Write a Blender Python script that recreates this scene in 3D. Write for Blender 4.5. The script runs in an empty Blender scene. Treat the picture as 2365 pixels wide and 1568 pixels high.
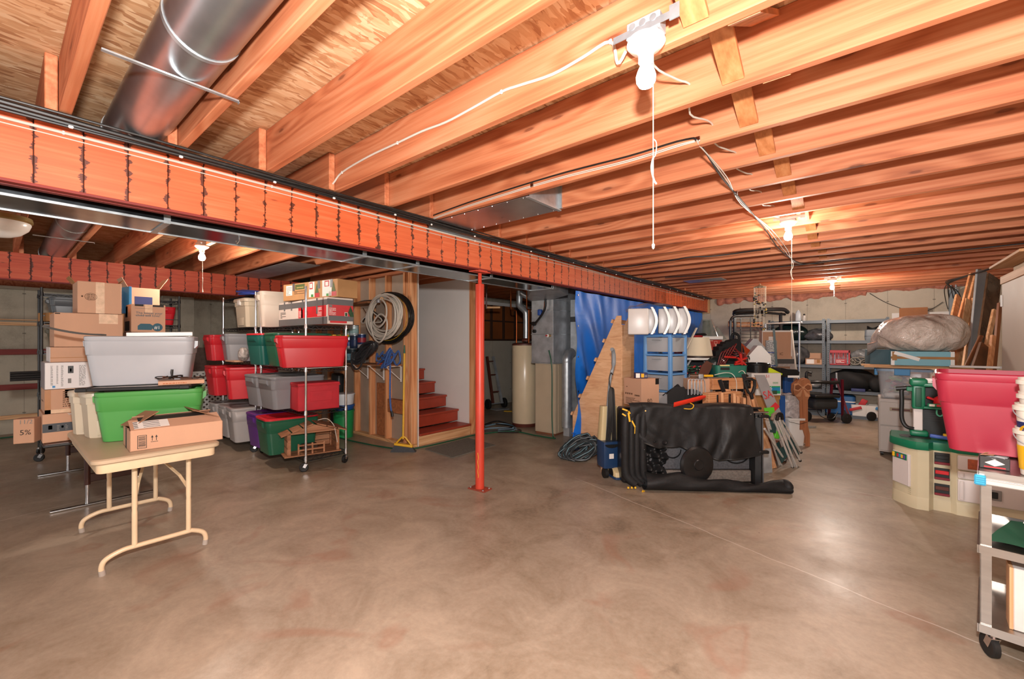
import bpy, bmesh, math, random
from math import sin, cos, pi, radians, sqrt, atan2
from mathutils import Vector, Matrix, Euler
random.seed(7)
S = bpy.context.scene
COL = S.collection
# ---------------------------------------------------------------- camera, world, flash, exposure
EYE = 1.39
cam_d = bpy.data.cameras.new('camera'); cam = bpy.data.objects.new('camera', cam_d); COL.objects.link(cam)
cam_d.sensor_width = 36; cam_d.lens = 990.0/2365*36; cam_d.shift_y = 6.0/2365; cam_d.clip_start = .02
YAW = radians(39.56)
cam.location = (0, 0, EYE); cam.rotation_euler = (radians(90), 0, YAW)
S.camera = cam
W = bpy.data.worlds.new('world'); S.world = W; W.use_nodes = True
W.node_tree.nodes['Background'].inputs[0].default_value = (1.0, .96, .93, 1)
W.node_tree.nodes['Background'].inputs[1].default_value = 1.25
S.view_settings.view_transform = 'Standard'; S.view_settings.look = 'None'
S.view_settings.gamma = 1; S.view_settings.use_curve_mapping = False
S.view_settings.exposure = 0.0
def lamp(name, loc, energy, radius, col=(1, 1, 1)):
    l = bpy.data.lights.new(name, 'POINT'); l.energy = energy; l.shadow_soft_size = radius; l.color = col
    o = bpy.data.objects.new(name, l); o.location = loc; COL.objects.link(o); return o
FLASH = lamp('camera_flash', (.03, 0, 1.73), 475, .045, (1, .97, .95))
# ---------------------------------------------------------------- placing: a picture ray meets a plane
_f = 990.0; _ca, _sa = cos(YAW), sin(YAW)
def _ray(u, v):
    r = (u-1182.5)/_f
    return Vector((_ca*r-_sa, _sa*r+_ca, (790-v)/_f))
def atZ(u, v, z=0.0):
    d = _ray(u, v); return Vector((0, 0, EYE)) + d*((z-EYE)/d.z)
def atX(u, v, x):
    d = _ray(u, v); return Vector((0, 0, EYE)) + d*(x/d.x)
def atY(u, v, y):
    d = _ray(u, v); return Vector((0, 0, EYE)) + d*(y/d.y)
def atD(u, v, t):
    return Vector((0, 0, EYE)) + _ray(u, v)*t
# ---------------------------------------------------------------- colours and materials
def C(h):
    h = h.lstrip('#'); o = []
    for i in (0, 2, 4):
        c = int(h[i:i+2], 16)/255; o.append(c/12.92 if c <= .04045 else ((c+.055)/1.055)**2.4)
    return (o[0], o[1], o[2], 1)
MATS = {}
class NT:
    def __init__(s, name):
        s.m = bpy.data.materials.new(name); s.m.use_nodes = True; s.t = s.m.node_tree; s.b = s.t.nodes['Principled BSDF']
        s.co = None
    def n(s, ty, ins=None, **kw):
        o = s.t.nodes.new(ty)
        for k, v in kw.items(): setattr(o, k, v)
        for k, v in (ins or {}).items():
            if isinstance(v, bpy.types.NodeSocket): s.t.links.new(v, o.inputs[k])
            else: o.inputs[k].default_value = v
        return o
    def set(s, k, v):
        if isinstance(v, bpy.types.NodeSocket): s.t.links.new(v, s.b.inputs[k])
        else: s.b.inputs[k].default_value = v
    def coords(s, scale=(1, 1, 1), rnd=True, rot=(0, 0, 0)):
        tc = s.n('ShaderNodeTexCoord').outputs['Object']
        if rnd:
            oi = s.n('ShaderNodeObjectInfo').outputs['Random']
            mu = s.n('ShaderNodeMath', {0: oi, 1: 37.0}, operation='MULTIPLY').outputs[0]
            cb = s.n('ShaderNodeCombineXYZ', {0: mu, 1: mu, 2: mu}).outputs[0]
            tc = s.n('ShaderNodeVectorMath', {0: tc, 1: cb}, operation='ADD').outputs[0]
        return s.n('ShaderNodeMapping', {'Vector': tc, 'Scale': scale, 'Rotation': rot}).outputs[0]
    def noise(s, vec, scale, detail=3, rough=.55, dist=0.0):
        return s.n('ShaderNodeTexNoise', {'Vector': vec, 'Scale': scale, 'Detail': detail, 'Roughness': rough, 'Distortion': dist}).outputs[0]
    def ramp(s, fac, stops, interp='LINEAR'):
        r = s.n('ShaderNodeValToRGB', {0: fac}); e = r.color_ramp.elements; r.color_ramp.interpolation = interp
        while len(e) < len(stops): e.new(.5)
        for x, (p, c) in zip(e, stops): x.position = p; x.color = c if not isinstance(c, (int, float)) else (c, c, c, 1)
        return r.outputs[0]
    def mix(s, fac, a, b, mode='MIX'):
        m = s.n('ShaderNodeMix', data_type='RGBA', blend_type=mode)
        for i, v in ((0, fac), (6, a), (7, b)):
            if isinstance(v, bpy.types.NodeSocket): s.t.links.new(v, m.inputs[i])
            else: m.inputs[i].default_value = v
        return m.outputs[2]
    def math(s, op, a, b=0.0, cl=False):
        return s.n('ShaderNodeMath', {0: a, 1: b}, operation=op, use_clamp=cl).outputs[0]
    def bump(s, h, strength=.3, dist=.01):
        s.set('Normal', s.n('ShaderNodeBump', {'Height': h, 'Strength': strength, 'Distance': dist}).outputs[0])
def mat(name, col, rough=.5, metal=0.0, var=.12, vscale=6.0, bump=0.0, bscale=60.0, alpha=1.0, trans=0.0, emit=0.0, coat=0.0, stretch=(1, 1, 1), sheen=0.0, spec=.5, sss=0.0):
    if name in MATS: return MATS[name]
    k = NT(name); c = C(col) if isinstance(col, str) else col
    v = k.coords(stretch)
    n = k.noise(v, vscale, 4)
    lo = tuple(x*(1-var) for x in c[:3])+(1,); hi = tuple(min(1, x*(1+var)) for x in c[:3])+(1,)
    k.set('Base Color', k.ramp(n, [(.3, lo), (.7, hi)]))
    k.set('Roughness', rough); k.set('Metallic', metal); k.set('Specular IOR Level', spec)
    if rough < .9 and var > 0: k.set('Roughness', k.math('ADD', rough-.06, k.math('MULTIPLY', n, .12)))
    if bump: k.bump(k.noise(v, bscale, 3), bump, .01)
    if alpha < 1: k.set('Alpha', alpha)
    if trans: k.set('Transmission Weight', trans); k.set('IOR', 1.35)
    if coat: k.set('Coat Weight', coat); k.set('Coat Roughness', .15)
    if emit: k.set('Emission Color', c); k.set('Emission Strength', emit)
    MATS[name] = k.m; return k.m
def wood(name, base, dark, knot=None, grain=1.0, ax=0, rough=.6, knots=.0, light=None, ring=14.0, seam=0.0):
    """softwood: grain runs along local axis ax, growth lines from a warped wave, knots from sparse cells"""
    if name in MATS: return MATS[name]
    k = NT(name)
    sc = [9.0, 9.0, 9.0]; sc[ax] = .55
    v = k.coords(tuple(sc))
    warp = k.noise(v, .55, 2); kd = None
    if knots:
        sk = [7.0, 7.0, 7.0]; sk[ax] = 1.7
        sp = k.n('ShaderNodeSeparateXYZ', {0: k.coords(tuple(sk))}).outputs
        cv = k.n('ShaderNodeCombineXYZ', {0: sp[ax], 1: sp[2 if ax != 2 else 0], 2: 0.0}).outputs[0]
        kd = k.n('ShaderNodeTexVoronoi', {'Vector': cv, 'Scale': .52, 'Randomness': 1.0}, voronoi_dimensions='2D').outputs['Distance']
        warp = k.math('ADD', warp, k.math('MULTIPLY', k.ramp(kd, [(0, 1.0), (.35, 0.0)], 'EASE'), .2))
    wv = k.math('MULTIPLY', k.math('ADD', k.n('ShaderNodeSeparateXYZ', {0: v}).outputs[2 if ax != 2 else 0], k.math('MULTIPLY', warp, 9.0)), ring*.35)
    ringv = k.math('SINE', wv)
    fine = k.noise(k.coords(tuple(x*(7 if i != ax else 3) for i, x in enumerate(sc))), 1.3, 3)
    big = k.noise(k.coords((.9, .9, .9)), 1.5, 2)
    f = k.math('ADD', k.math('MULTIPLY', ringv, .11*grain), k.math('ADD', k.math('MULTIPLY', fine, .55), k.math('MULTIPLY', big, .45)))
    col = k.ramp(f, [(.22, C(dark)), (.52, C(base)), (.8, C(light or base))])
    if knots:
        vo = k.math('ADD', kd, k.math('MULTIPLY', k.math('SUBTRACT', fine, .5), .05))
        kn = k.ramp(vo, [(.0, .9), (.014*knots, 1.0), (.024*knots, 0.35), (.07*knots, 0.0)])
        col = k.mix(k.math('MULTIPLY', kn, .75), col, C(knot or dark))
    if seam:     # black stain bleeding from the joint at both edges of a strip
        y = k.math('ABSOLUTE', k.n('ShaderNodeSeparateXYZ', {0: k.n('ShaderNodeTexCoord').outputs['Object']}).outputs[1])
        st = k.math('MULTIPLY', k.math('SUBTRACT', k.noise(k.coords((30, 3, 26)), 1.0, 4, .7), .46), .10)
        col = k.mix(k.math('MULTIPLY', k.math('GREATER_THAN', k.math('ADD', y, st), seam), .85), col, C('#2a130b'))
    k.set('Base Color', col); k.set('Roughness', rough); k.bump(f, .12, .003)
    MATS[name] = k.m; return k.m
# ---------------------------------------------------------------- mesh building
class MB:
    def __init__(s): s.v = []; s.f = []; s.m = Matrix()
    def add(s, vs, fs):
        o = len(s.v); s.v += [tuple(s.m @ Vector(p)) for p in vs]; s.f += [tuple(i+o for i in f) for f in fs]; return s
    def bx(s, x0, x1, y0, y1, z0, z1, bev=0.0, M=None):
        if bev <= 0:
            vs = [Vector((x, y, z)) for z in (z0, z1) for y in (y0, y1) for x in (x0, x1)]
            fs = [(0, 2, 3, 1), (4, 5, 7, 6), (0, 1, 5, 4), (2, 6, 7, 3), (0, 4, 6, 2), (1, 3, 7, 5)]
        else:
            b = bmesh.new(); bmesh.ops.create_cube(b, size=1)
            for q in b.verts: q.co = Vector(((x0+x1)/2+q.co.x*(x1-x0), (y0+y1)/2+q.co.y*(y1-y0), (z0+z1)/2+q.co.z*(z1-z0)))
            bmesh.ops.bevel(b, geom=b.edges[:], offset=min(bev, .49*min(abs(x1-x0), abs(y1-y0), abs(z1-z0))), segments=1 if bev < .006 else 3, profile=.5, affect='EDGES')
            b.verts.index_update(); vs = [q.co.copy() for q in b.verts]; fs = [tuple(q.index for q in f.verts) for f in b.faces]; b.free()
        if M: vs = [M @ p for p in vs]
        return s.add(vs, fs)
    def box(s, c, sz, bev=0.0, rot=(0, 0, 0)):
        M = Matrix.Translation(c) @ Euler(rot).to_matrix().to_4x4()
        return s.bx(-sz[0]/2, sz[0]/2, -sz[1]/2, sz[1]/2, -sz[2]/2, sz[2]/2, bev, M)
    def bar(s, a, b, w, h, up=(0, 0, 1), bev=0.0):
        """rectangular bar from a to b, w wide sideways and h along up"""
        a, b = Vector(a), Vector(b); d = b-a; L = d.length; d.normalize(); up = Vector(up)
        sd = d.cross(up)
        if sd.length < 1e-4: sd = d.cross(Vector((0, 1, 0)))
        sd.normalize(); u2 = sd.cross(d)
        M = Matrix((d, sd, u2)).transposed().to_4x4(); M.translation = a
        return s.bx(0, L, -w/2, w/2, -h/2, h/2, bev, M)
    def loft(s, rings, cap0=True, cap1=True, closed=True):
        n = len(rings[0]); vs = [p for r in rings for p in r]; fs = []
        for i in range(len(rings)-1):
            for j in range(n if closed else n-1):
                a = i*n+j; b = i*n+(j+1) % n; fs.append((a, b, b+n, a+n))
        if cap0: fs.append(tuple(range(n-1, -1, -1)))
        if cap1: fs.append(tuple((len(rings)-1)*n+j for j in range(n)))
        return s.add(vs, fs)
    def cyl(s, a, b, r, r2=None, n=12, caps=True):
        a, b = Vector(a), Vector(b); r2 = r if r2 is None else r2; d = (b-a).normalized()
        q = d.orthogonal().normalized(); w = d.cross(q)
        R = [[p+(q*cos(2*pi*i/n)+w*sin(2*pi*i/n))*rr for i in range(n)] for p, rr in ((a, r), (b, r2))]
        return s.loft(R, caps, caps)
    def tube(s, pts, r, n=8, closed=False, caps=True, flat=1.0):
        P = [Vector(p) for p in pts]; m = len(P); rings = []; q = None
        for i, p in enumerate(P):
            if closed: d = P[(i+1) % m]-P[i-1]
            else: d = P[min(i+1, m-1)]-P[max(i-1, 0)]
            if d.length < 1e-9: d = Vector((0, 0, 1))
            d.normalize()
            if q is None: q = d.orthogonal().normalized()
            q = (q-d*q.dot(d));
            if q.length < 1e-6: q = d.orthogonal()
            q.normalize(); w = d.cross(q)
            rr = r[i] if isinstance(r, (list, tuple)) else r
            rings.append([p+(q*cos(2*pi*j/n)+w*sin(2*pi*j/n)*flat)*rr for j in range(n)])
        if closed: rings.append(rings[0]); caps = False
        return s.loft(rings, caps, caps)
    def lathe(s, prof, c=(0, 0, 0), n=24, M=None, cap=True):
        R = []
        for r, z in prof:
            ring = [Vector((r*cos(2*pi*j/n), r*sin(2*pi*j/n), z)) for j in range(n)]
            if M: ring = [M @ p for p in ring]
            R.append([p+Vector(c) for p in ring])
        return s.loft(R, cap, cap)
    def prism(s, poly, z0, z1, M=None):
        n = len(poly); vs = [Vector((x, y, z)) for z in (z0, z1) for x, y in poly]
        if M: vs = [M @ p for p in vs]
        fs = [tuple(range(n-1, -1, -1)), tuple(range(n, 2*n))]+[(i, (i+1) % n, (i+1) % n+n, i+n) for i in range(n)]
        return s.add(vs, fs)
    def grid(s, fn, nu, nv):
        vs = [fn(i/nu, j/nv) for j in range(nv+1) for i in range(nu+1)]
        fs = [(j*(nu+1)+i, j*(nu+1)+i+1, (j+1)*(nu+1)+i+1, (j+1)*(nu+1)+i) for j in range(nv) for i in range(nu)]
        return s.add(vs, fs)
    def sph(s, c, r, n=12, sz=(1, 1, 1)):
        R = []
        for i in range(1, n):
            a = pi*i/n; R.append([Vector(c)+Vector((sz[0]*r*sin(a)*cos(2*pi*j/(2*n)), sz[1]*r*sin(a)*sin(2*pi*j/(2*n)), -sz[2]*r*cos(a))) for j in range(2*n)])
        return s.loft(R)
def smooth_path(P, sub=6):
    P = [Vector(p) for p in P]; out = []
    for i in range(len(P)-1):
        a = P[max(i-1, 0)]; b = P[i]; c = P[i+1]; d = P[min(i+2, len(P)-1)]
        for k in range(sub):
            t = k/sub; out.append(.5*((2*b)+(c-a)*t+(2*a-5*b+4*c-d)*t*t+(3*b-a-3*c+d)*t**3))
    out.append(P[-1]); return out
def mesh(name, mb, m, smooth=35):
    me = bpy.data.meshes.new(name); me.from_pydata(mb.v, [], mb.f)
    b = bmesh.new(); b.from_mesh(me); bmesh.ops.recalc_face_normals(b, faces=b.faces[:]); b.to_mesh(me); b.free()
    if m: me.materials.append(m)
    if smooth:
        me.polygons.foreach_set('use_smooth', [True]*len(me.polygons)); me.set_sharp_from_angle(angle=radians(smooth))
    return me
def part(name, mb, m, parent=None, label=None, loc=None, rot=None, smooth=35, kind=None):
    me = mb if isinstance(mb, bpy.types.Mesh) else mesh(name, mb, m, smooth)
    o = bpy.data.objects.new(name, me); COL.objects.link(o)
    if parent: o.parent = parent
    if loc is not None: o.location = loc
    if rot is not None: o.rotation_euler = rot
    if label: o['label'] = label
    if kind: o['kind'] = kind
    return o
def many(name, me, m, parent, places):
    if not isinstance(me, bpy.types.Mesh): me = mesh(name, me, m)
    for p in places: part(name, me, None, parent, loc=p)
def tag(o, label, cat, group=None):
    o['label'] = label; o['category'] = cat
    if group: o['group'] = group
    return o
def thing(name, label, cat, loc=(0, 0, 0), rz=0.0, group=None, rot=None):
    o = bpy.data.objects.new(name, None); COL.objects.link(o); o.empty_display_size = .1
    o.location = loc; o.rotation_euler = rot or (0, 0, rz); return tag(o, label, cat, group)
def struct(name, mb, m, smooth=0, loc=None):
    o = part(name, mb, m, None, None, loc, smooth=smooth); o['kind'] = 'structure'; return o
def dup(o, parent=None, loc=None, rot=None, label=None, mats=None):
    c = o.copy(); COL.objects.link(c); c.parent = parent
    if loc is not None: c.location = loc
    if rot is not None: c.rotation_euler = rot
    if label: c['label'] = label
    for ch in [x for x in KIDS.get(o.name, [])]: pass
    for ch in list(o.children): dup(ch, c)
    return c
KIDS = {}
def text(body, size, m, parent, origin, xd, yd, name='lettering', align='LEFT', ext=.0008, sx=1.0, label=None):
    """flat print lying on a surface: xd along the line, yd up the letters"""
    cu = bpy.data.curves.new('t', 'FONT'); cu.body = body; cu.size = size; cu.extrude = ext; cu.align_x = align
    cu.resolution_u = 2; cu.space_line = .85
    t = bpy.data.objects.new('t', cu); COL.objects.link(t)
    bpy.context.view_layer.update()
    me = bpy.data.meshes.new_from_object(t.evaluated_get(bpy.context.evaluated_depsgraph_get())); me.name = name
    bpy.data.objects.remove(t); me.materials.clear(); me.materials.append(m)
    xd, yd = Vector(xd).normalized(), Vector(yd).normalized(); zd = xd.cross(yd)
    M = Matrix((xd*sx, yd, zd)).transposed().to_4x4(); M.translation = Vector(origin)
    me.transform(M)
    o = bpy.data.objects.new(name, me); COL.objects.link(o); o.parent = parent
    if label: o['label'] = label
    return o
def rr(w, d, r, z, n=4, cx=0.0, cy=0.0):
    """rounded rectangle ring"""
    r = min(r, w/2-.001, d/2-.001); out = []
    for sx, sy, a0 in ((1, 1, 0), (-1, 1, pi/2), (-1, -1, pi), (1, -1, 3*pi/2)):
        for i in range(n+1):
            a = a0+pi/2*i/n; out.append(Vector((cx+sx*(w/2-r)+r*cos(a), cy+sy*(d/2-r)+r*sin(a), z)))
    return out
# ================================================================ surface materials
def m_floor():
    k = NT('floor_concrete'); v = k.coords((1, 1, 1), rnd=False)
    a = k.noise(v, .55, 5, .6, .4); b = k.noise(v, 2.6, 6, .68, .8); g = k.noise(v, 34, 4, .7)
    f = k.math('ADD', k.math('MULTIPLY', a, .55), k.math('ADD', k.math('MULTIPLY', b, .52), k.math('MULTIPLY', g, .20)))
    f = k.math('SUBTRACT', f, .09)
    col = k.ramp(f, [(.36, C('#6a5c4c')), (.47, C('#8d7d6a')), (.56, C('#9b8c7a')), (.68, C('#ad9d8a'))])
    st = k.ramp(k.noise(k.coords((1.3, 1.3, 1.3), rnd=False), 1.1, 3, .5, 1.2), [(.6, 0.0), (.68, .38), (.74, .12)])
    col = k.mix(st, col, C('#8f5f48'))
    col = k.mix(k.ramp(k.noise(v, 1.9, 5, .75, 1.4), [(.64, 0.0), (.74, .35)]), col, C('#6f6a64'))
    px = k.n('ShaderNodeSeparateXYZ', {0: v}); x, y = px.outputs[0], px.outputs[1]
    wob = k.math('MULTIPLY', k.math('SUBTRACT', k.noise(v, 1.6, 3), .5), .09)
    lines = None
    for (x0, y0, x1, y1) in ((-2.3, 3.79, .7, 2.80), (-5.18, .0, -5.86, 2.45), (-.78, 5.16, 1.3, 4.98)):
        dx, dy = x1-x0, y1-y0; L = sqrt(dx*dx+dy*dy); nx, ny = -dy/L, dx/L
        d = k.math('ADD', k.math('ADD', k.math('MULTIPLY', x, nx), k.math('MULTIPLY', y, ny)), -(nx*x0+ny*y0))
        d = k.math('ABSOLUTE', k.math('ADD', d, wob))
        t = k.math('ADD', k.math('MULTIPLY', x, dx/L), k.math('MULTIPLY', y, dy/L)); t0 = (dx*x0+dy*y0)/L
        t = k.math('ABSOLUTE', k.math('ADD', t, -(t0+L/2)))
        ln = k.math('MULTIPLY', k.math('LESS_THAN', d, .0045), k.math('LESS_THAN', t, L/2))
        lines = ln if lines is None else k.math('MAXIMUM', lines, ln)
    col = k.mix(k.math('MULTIPLY', lines, .6), col, C('#cfc5ba'))
    sp = k.n('ShaderNodeTexVoronoi', {'Vector': v, 'Scale': 2.6}).outputs['Distance']
    col = k.mix(k.math('MULTIPLY', k.math('LESS_THAN', sp, .014), .8), col, C('#3a2d26'))
    sc = k.n('ShaderNodeTexVoronoi', {'Vector': k.coords((3.2, .25, 1), False, (0, 0, .8)), 'Scale': 1.0, 'Distance': 0} if 0 else {'Vector': k.coords((3.2, .35, 1), False, (0, 0, .8)), 'Scale': 1.0}).outputs['Distance']
    col = k.mix(k.math('MULTIPLY', k.math('LESS_THAN', sc, .016), .45), col, C('#5a483c'))
    k.set('Base Color', col)
    k.set('Roughness', k.ramp(k.noise(v, 1.4, 4, .6), [(.3, .3), (.75, .5)])); k.set('Specular IOR Level', .55)
    k.bump(k.math('ADD', k.math('MULTIPLY', b, .6), k.math('MULTIPLY', g, .25)), .10, .02)
    return k.m
def m_osb():
    k = NT('strand_board')
    v1 = k.coords((1, 1, 1), rnd=False)
    w = k.n('ShaderNodeVectorMath', {0: v1, 1: k.n('ShaderNodeVectorMath', {0: k.n('ShaderNodeTexNoise', {'Vector': v1, 'Scale': 5.0, 'Detail': 2}).outputs['Color'], 1: (.07, .07, .0)}, operation='MULTIPLY').outputs[0]}, operation='ADD').outputs[0]
    def fl(scale, rot):
        mp = k.n('ShaderNodeMapping', {'Vector': w, 'Scale': scale, 'Rotation': (0, 0, rot)}).outputs[0]
        o = k.n('ShaderNodeTexVoronoi', {'Vector': mp, 'Scale': 1.0}); c = k.n('ShaderNodeSeparateColor', {0: o.outputs['Color']})
        return c.outputs[0], c.outputs[1], o.outputs['Distance']
    a, a2, ad = fl((52, 11, 1), .12); b, b2, bd = fl((60, 14, 1), -.45); c_, c2, cd = fl((44, 10, 1), .5)
    f = k.mix(k.math('GREATER_THAN', b2, .62), a, b); f = k.mix(k.math('GREATER_THAN', c2, .7), f, c_)
    grain = k.noise(k.n('ShaderNodeMapping', {'Vector': w, 'Scale': (150, 9, 1)}).outputs[0], 1.0, 3)
    f = k.math('ADD', k.math('MULTIPLY', f, .75), k.math('MULTIPLY', grain, .3))
    col = k.ramp(f, [(.08, C('#9a6440')), (.3, C('#ba8a60')), (.55, C('#cda076')), (.8, C('#d8b189')), (1, C('#e2c4a0'))])
    col = k.mix(k.math('MULTIPLY', k.math('LESS_THAN', k.noise(v1, 16, 4), .36), .5), col, C('#a8734a'))
    k.set('Base Color', col); k.set('Roughness', .75); k.bump(f, .35, .004); return k.m
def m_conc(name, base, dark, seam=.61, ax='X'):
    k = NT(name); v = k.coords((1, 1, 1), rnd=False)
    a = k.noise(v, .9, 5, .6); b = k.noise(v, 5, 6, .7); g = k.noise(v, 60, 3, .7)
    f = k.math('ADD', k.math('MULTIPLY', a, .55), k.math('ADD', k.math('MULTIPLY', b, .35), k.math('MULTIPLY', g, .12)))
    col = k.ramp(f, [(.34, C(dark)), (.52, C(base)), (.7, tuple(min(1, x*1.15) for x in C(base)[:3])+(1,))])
    sp = k.n('ShaderNodeSeparateXYZ', {0: v}); x = sp.outputs[0 if ax == 'X' else 1]; z = sp.outputs[2]
    u = k.math('ABSOLUTE', k.math('SUBTRACT', k.math('FRACT', k.math('DIVIDE', x, seam)), .5))
    line = k.math('LESS_THAN', u, .007)
    zz = k.math('ABSOLUTE', k.math('SUBTRACT', k.math('FRACT', k.math('DIVIDE', z, .61)), .5))
    tie = k.math('MULTIPLY', k.math('LESS_THAN', u, .03), k.math('LESS_THAN', zz, .014))
    col = k.mix(k.math('MULTIPLY', line, .45), col, C('#6e675c')); col = k.mix(k.math('MULTIPLY', tie, .7), col, C('#5a544a'))
    k.set('Base Color', col); k.set('Roughness', .85); k.bump(k.math('ADD', f, k.math('MULTIPLY', line, .4)), .25, .01); return k.m
FLOOR = m_floor(); OSB = m_osb()
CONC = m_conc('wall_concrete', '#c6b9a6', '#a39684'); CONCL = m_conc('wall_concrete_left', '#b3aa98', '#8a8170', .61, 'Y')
JOIST = wood('joist_fir', '#c4774f', '#a25533', '#5e2812', ax=0, knots=1.5, light='#d39069', rough=.62)
JOISTY = wood('joist_fir_cross', '#b5673f', '#8c4526', '#682c16', ax=1, knots=1.0, light='#c47f58')
BRIDGE = wood('bridging_fir', '#bd7646', '#98592f', '#7d2f12', ax=1, knots=.6, light='#cc8a5a')
BEAMR = wood('beam_ply', '#cf6034', '#b84a22', '#7e2a10', ax=1, grain=.35, light='#da7a50', rough=.5, knots=.35, seam=.0745)
BEAMD = mat('beam_edge_stain', '#7a1d12', .6, var=.25, vscale=20, stretch=(1, .1, 6))
BEAMBLK = mat('beam_seam_dark', '#3a1408', .8)
STUD = wood('stud_pine', '#dd9a68', '#b86f42', '#7c3f1e', ax=2, knots=.9, light='#ecb98a')
PINE = wood('pine_x', '#e0ad7a', '#bf8450', '#8a522a', ax=0, knots=.7, light='#f0c99a')
PINEY = wood('pine_y', '#d9a878', '#b47a4c', '#8a522a', ax=1, knots=.7, light='#eac295')
PINEZ = wood('pine_z', '#d3a274', '#ae764a', '#7c4826', ax=2, knots=.7, light='#e6bd90')
DRYB = mat('drywall_back', '#a99684', .9, var=.06)
WHITEW = mat('white_paint', '#e6e2dd', .7, var=.03, vscale=2)
STAIR = mat('stair_red', '#9c3b26', .45, var=.15, vscale=4)
GALV = mat('galvanised', '#b4babd', .34, .7, var=.18, vscale=14)
GALVD = mat('galvanised_dull', '#a9adb0', .42, .4, var=.25, vscale=7)
DUCTB = mat('duct_shiny', '#b4b9bd', .3, .9, var=.12, vscale=5)
TRUNK = mat('trunk_metal', '#868b8f', .17, 1.0, var=.3, vscale=7)
CHROME = mat('chrome', '#d5d7da', .14, 1.0, var=.04)
BLK = mat('black_plastic', '#171717', .45, var=.2)
BLKM = mat('black_metal', '#1b1b1c', .35, var=.2)
RUB = mat('rubber', '#141414', .6)
REDP = mat('column_red', '#c4402c', .38, var=.12, vscale=3)
WHITE = mat('white_plastic', '#e9e6e0', .4, var=.03)
WIREW = mat('white_cable', '#cbc3b6', .5, var=.05)
WIREB = mat('black_cable', '#1e1c1b', .42, var=.3, vscale=30)
# ================================================================ the setting
XL, XR, YN, YB = -10.0, 1.72, -3.2, 10.45
CJ, CT = 2.36, 2.595           # joist underside, subfloor underside
struct('floor', MB().bx(XL, XR, YN, YB, -.1, 0), FLOOR)
ceil = struct('ceiling', MB().bx(XL, XR, YN, YB, CT, CT+.02), OSB)
wb = struct('wall_back', MB().bx(XL, XR, YB, YB+.2, 0, CT), CONC)
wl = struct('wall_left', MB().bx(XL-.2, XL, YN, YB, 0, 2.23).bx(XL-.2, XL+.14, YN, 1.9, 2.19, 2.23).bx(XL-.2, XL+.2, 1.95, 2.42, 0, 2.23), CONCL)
struct('wall_right', MB().bx(XR, XR+.2, YN, YB, 0, CT), CONC)
struct('trim_1', MB().bx(XL-.2, XL-.02, YN, YB, 2.23, CT), JOIST)
# joists, three spans lapped over the two beams
rj = random.Random(3)
spans = [(-2.86, XR-.01, 0.0), (-7.19, -2.62, -.041), (XL+.01, -7.1, 0.0)]
for si, (x0, x1, off) in enumerate(spans):
    L = x1-x0
    me = mesh('joist', MB().bx(-L/2, L/2, -.019, .019, 0, CT-CJ-.002, .003), JOIST, 0)
    for k in range(-11, 23):
        y = 1.821+.4064*(k-1)+off
        if y < YN+.1 or (si == 2 and y > 3.4) or (si == 1 and 4.75 < y and False): continue
        part('joist', me, None, ceil, loc=((x0+x1)/2, y, CJ+rj.uniform(-.002, .002)))
bl = mesh('bridging', MB().bar((0, .02, .01), (0, .385, .215), .088, .019), BRIDGE, 0)
bl2 = mesh('bridging', MB().bar((0, .02, .215), (0, .385, .03), .075, .019), BRIDGE, 0)
for k in range(-3, 21):
    y = 1.821+.4064*(k-1)
    part('bridging', bl2, None, ceil, loc=(-.395+rj.uniform(-.02, .02), y, CJ))
    part('bridging', bl, None, ceil, loc=(-.27+rj.uniform(-.02, .02), y, CJ))
me = mesh('blocking', MB().bx(-.019, .019, -.17, .17, 0, .22), JOISTY, 0)
for k in range(3, 21):
    part('blocking', me, None, ceil, loc=(-2.83, 1.821+.4064*(k-.5)+.03, CJ))
# beams built of laminated strips: every strip is a face panel of its own
def beam(name, label, xf, th, y0, y1, z0, z1, mface):
    t = thing(name, label, 'beam', (xf, y0, z0))
    part('core', MB().bx(-th, -.012, 0, y1-y0, 0.012, z1-z0), BEAMBLK, t)
    part('bottom_edge', MB().bx(-th, 0, 0, y1-y0, 0, .012).bx(-th*.55, -th*.5, 0, y1-y0, -.003, 0), BEAMD, t)
    pm = mesh('panel', MB().bx(-.012, .0, -.0753, .0753, 0.012, z1-z0, .0012), mface, 0)
    n = 0; y = .108-.154*30
    while y < y1:
        if y >= y0: part('panel', pm, None, t, loc=(0, y+.077-y0, 0))
        y += .1541
    return t
main = beam('support_beam', 'long orange-red stained wooden beam carrying the ceiling joists on the red steel column', -2.77, .09, -3.1, YB, 2.064, CJ, BEAMR)
part('end_post', MB().bx(-.11, .015, YB+3.1-.14, YB+3.1-.002, -.02, .3), PINEZ, main)
BEAM2 = wood('beam_ply_dark', '#b8492c', '#8f2f18', '#5b1808', ax=1, grain=.5, light='#c86a48', rough=.6, knots=.5, seam=.0735)
beam('support_beam', 'far dull red wooden beam with dark seams above the left shelving', -7.1, .09, -3.1, 3.5, 2.064, CJ, BEAM2)
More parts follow.
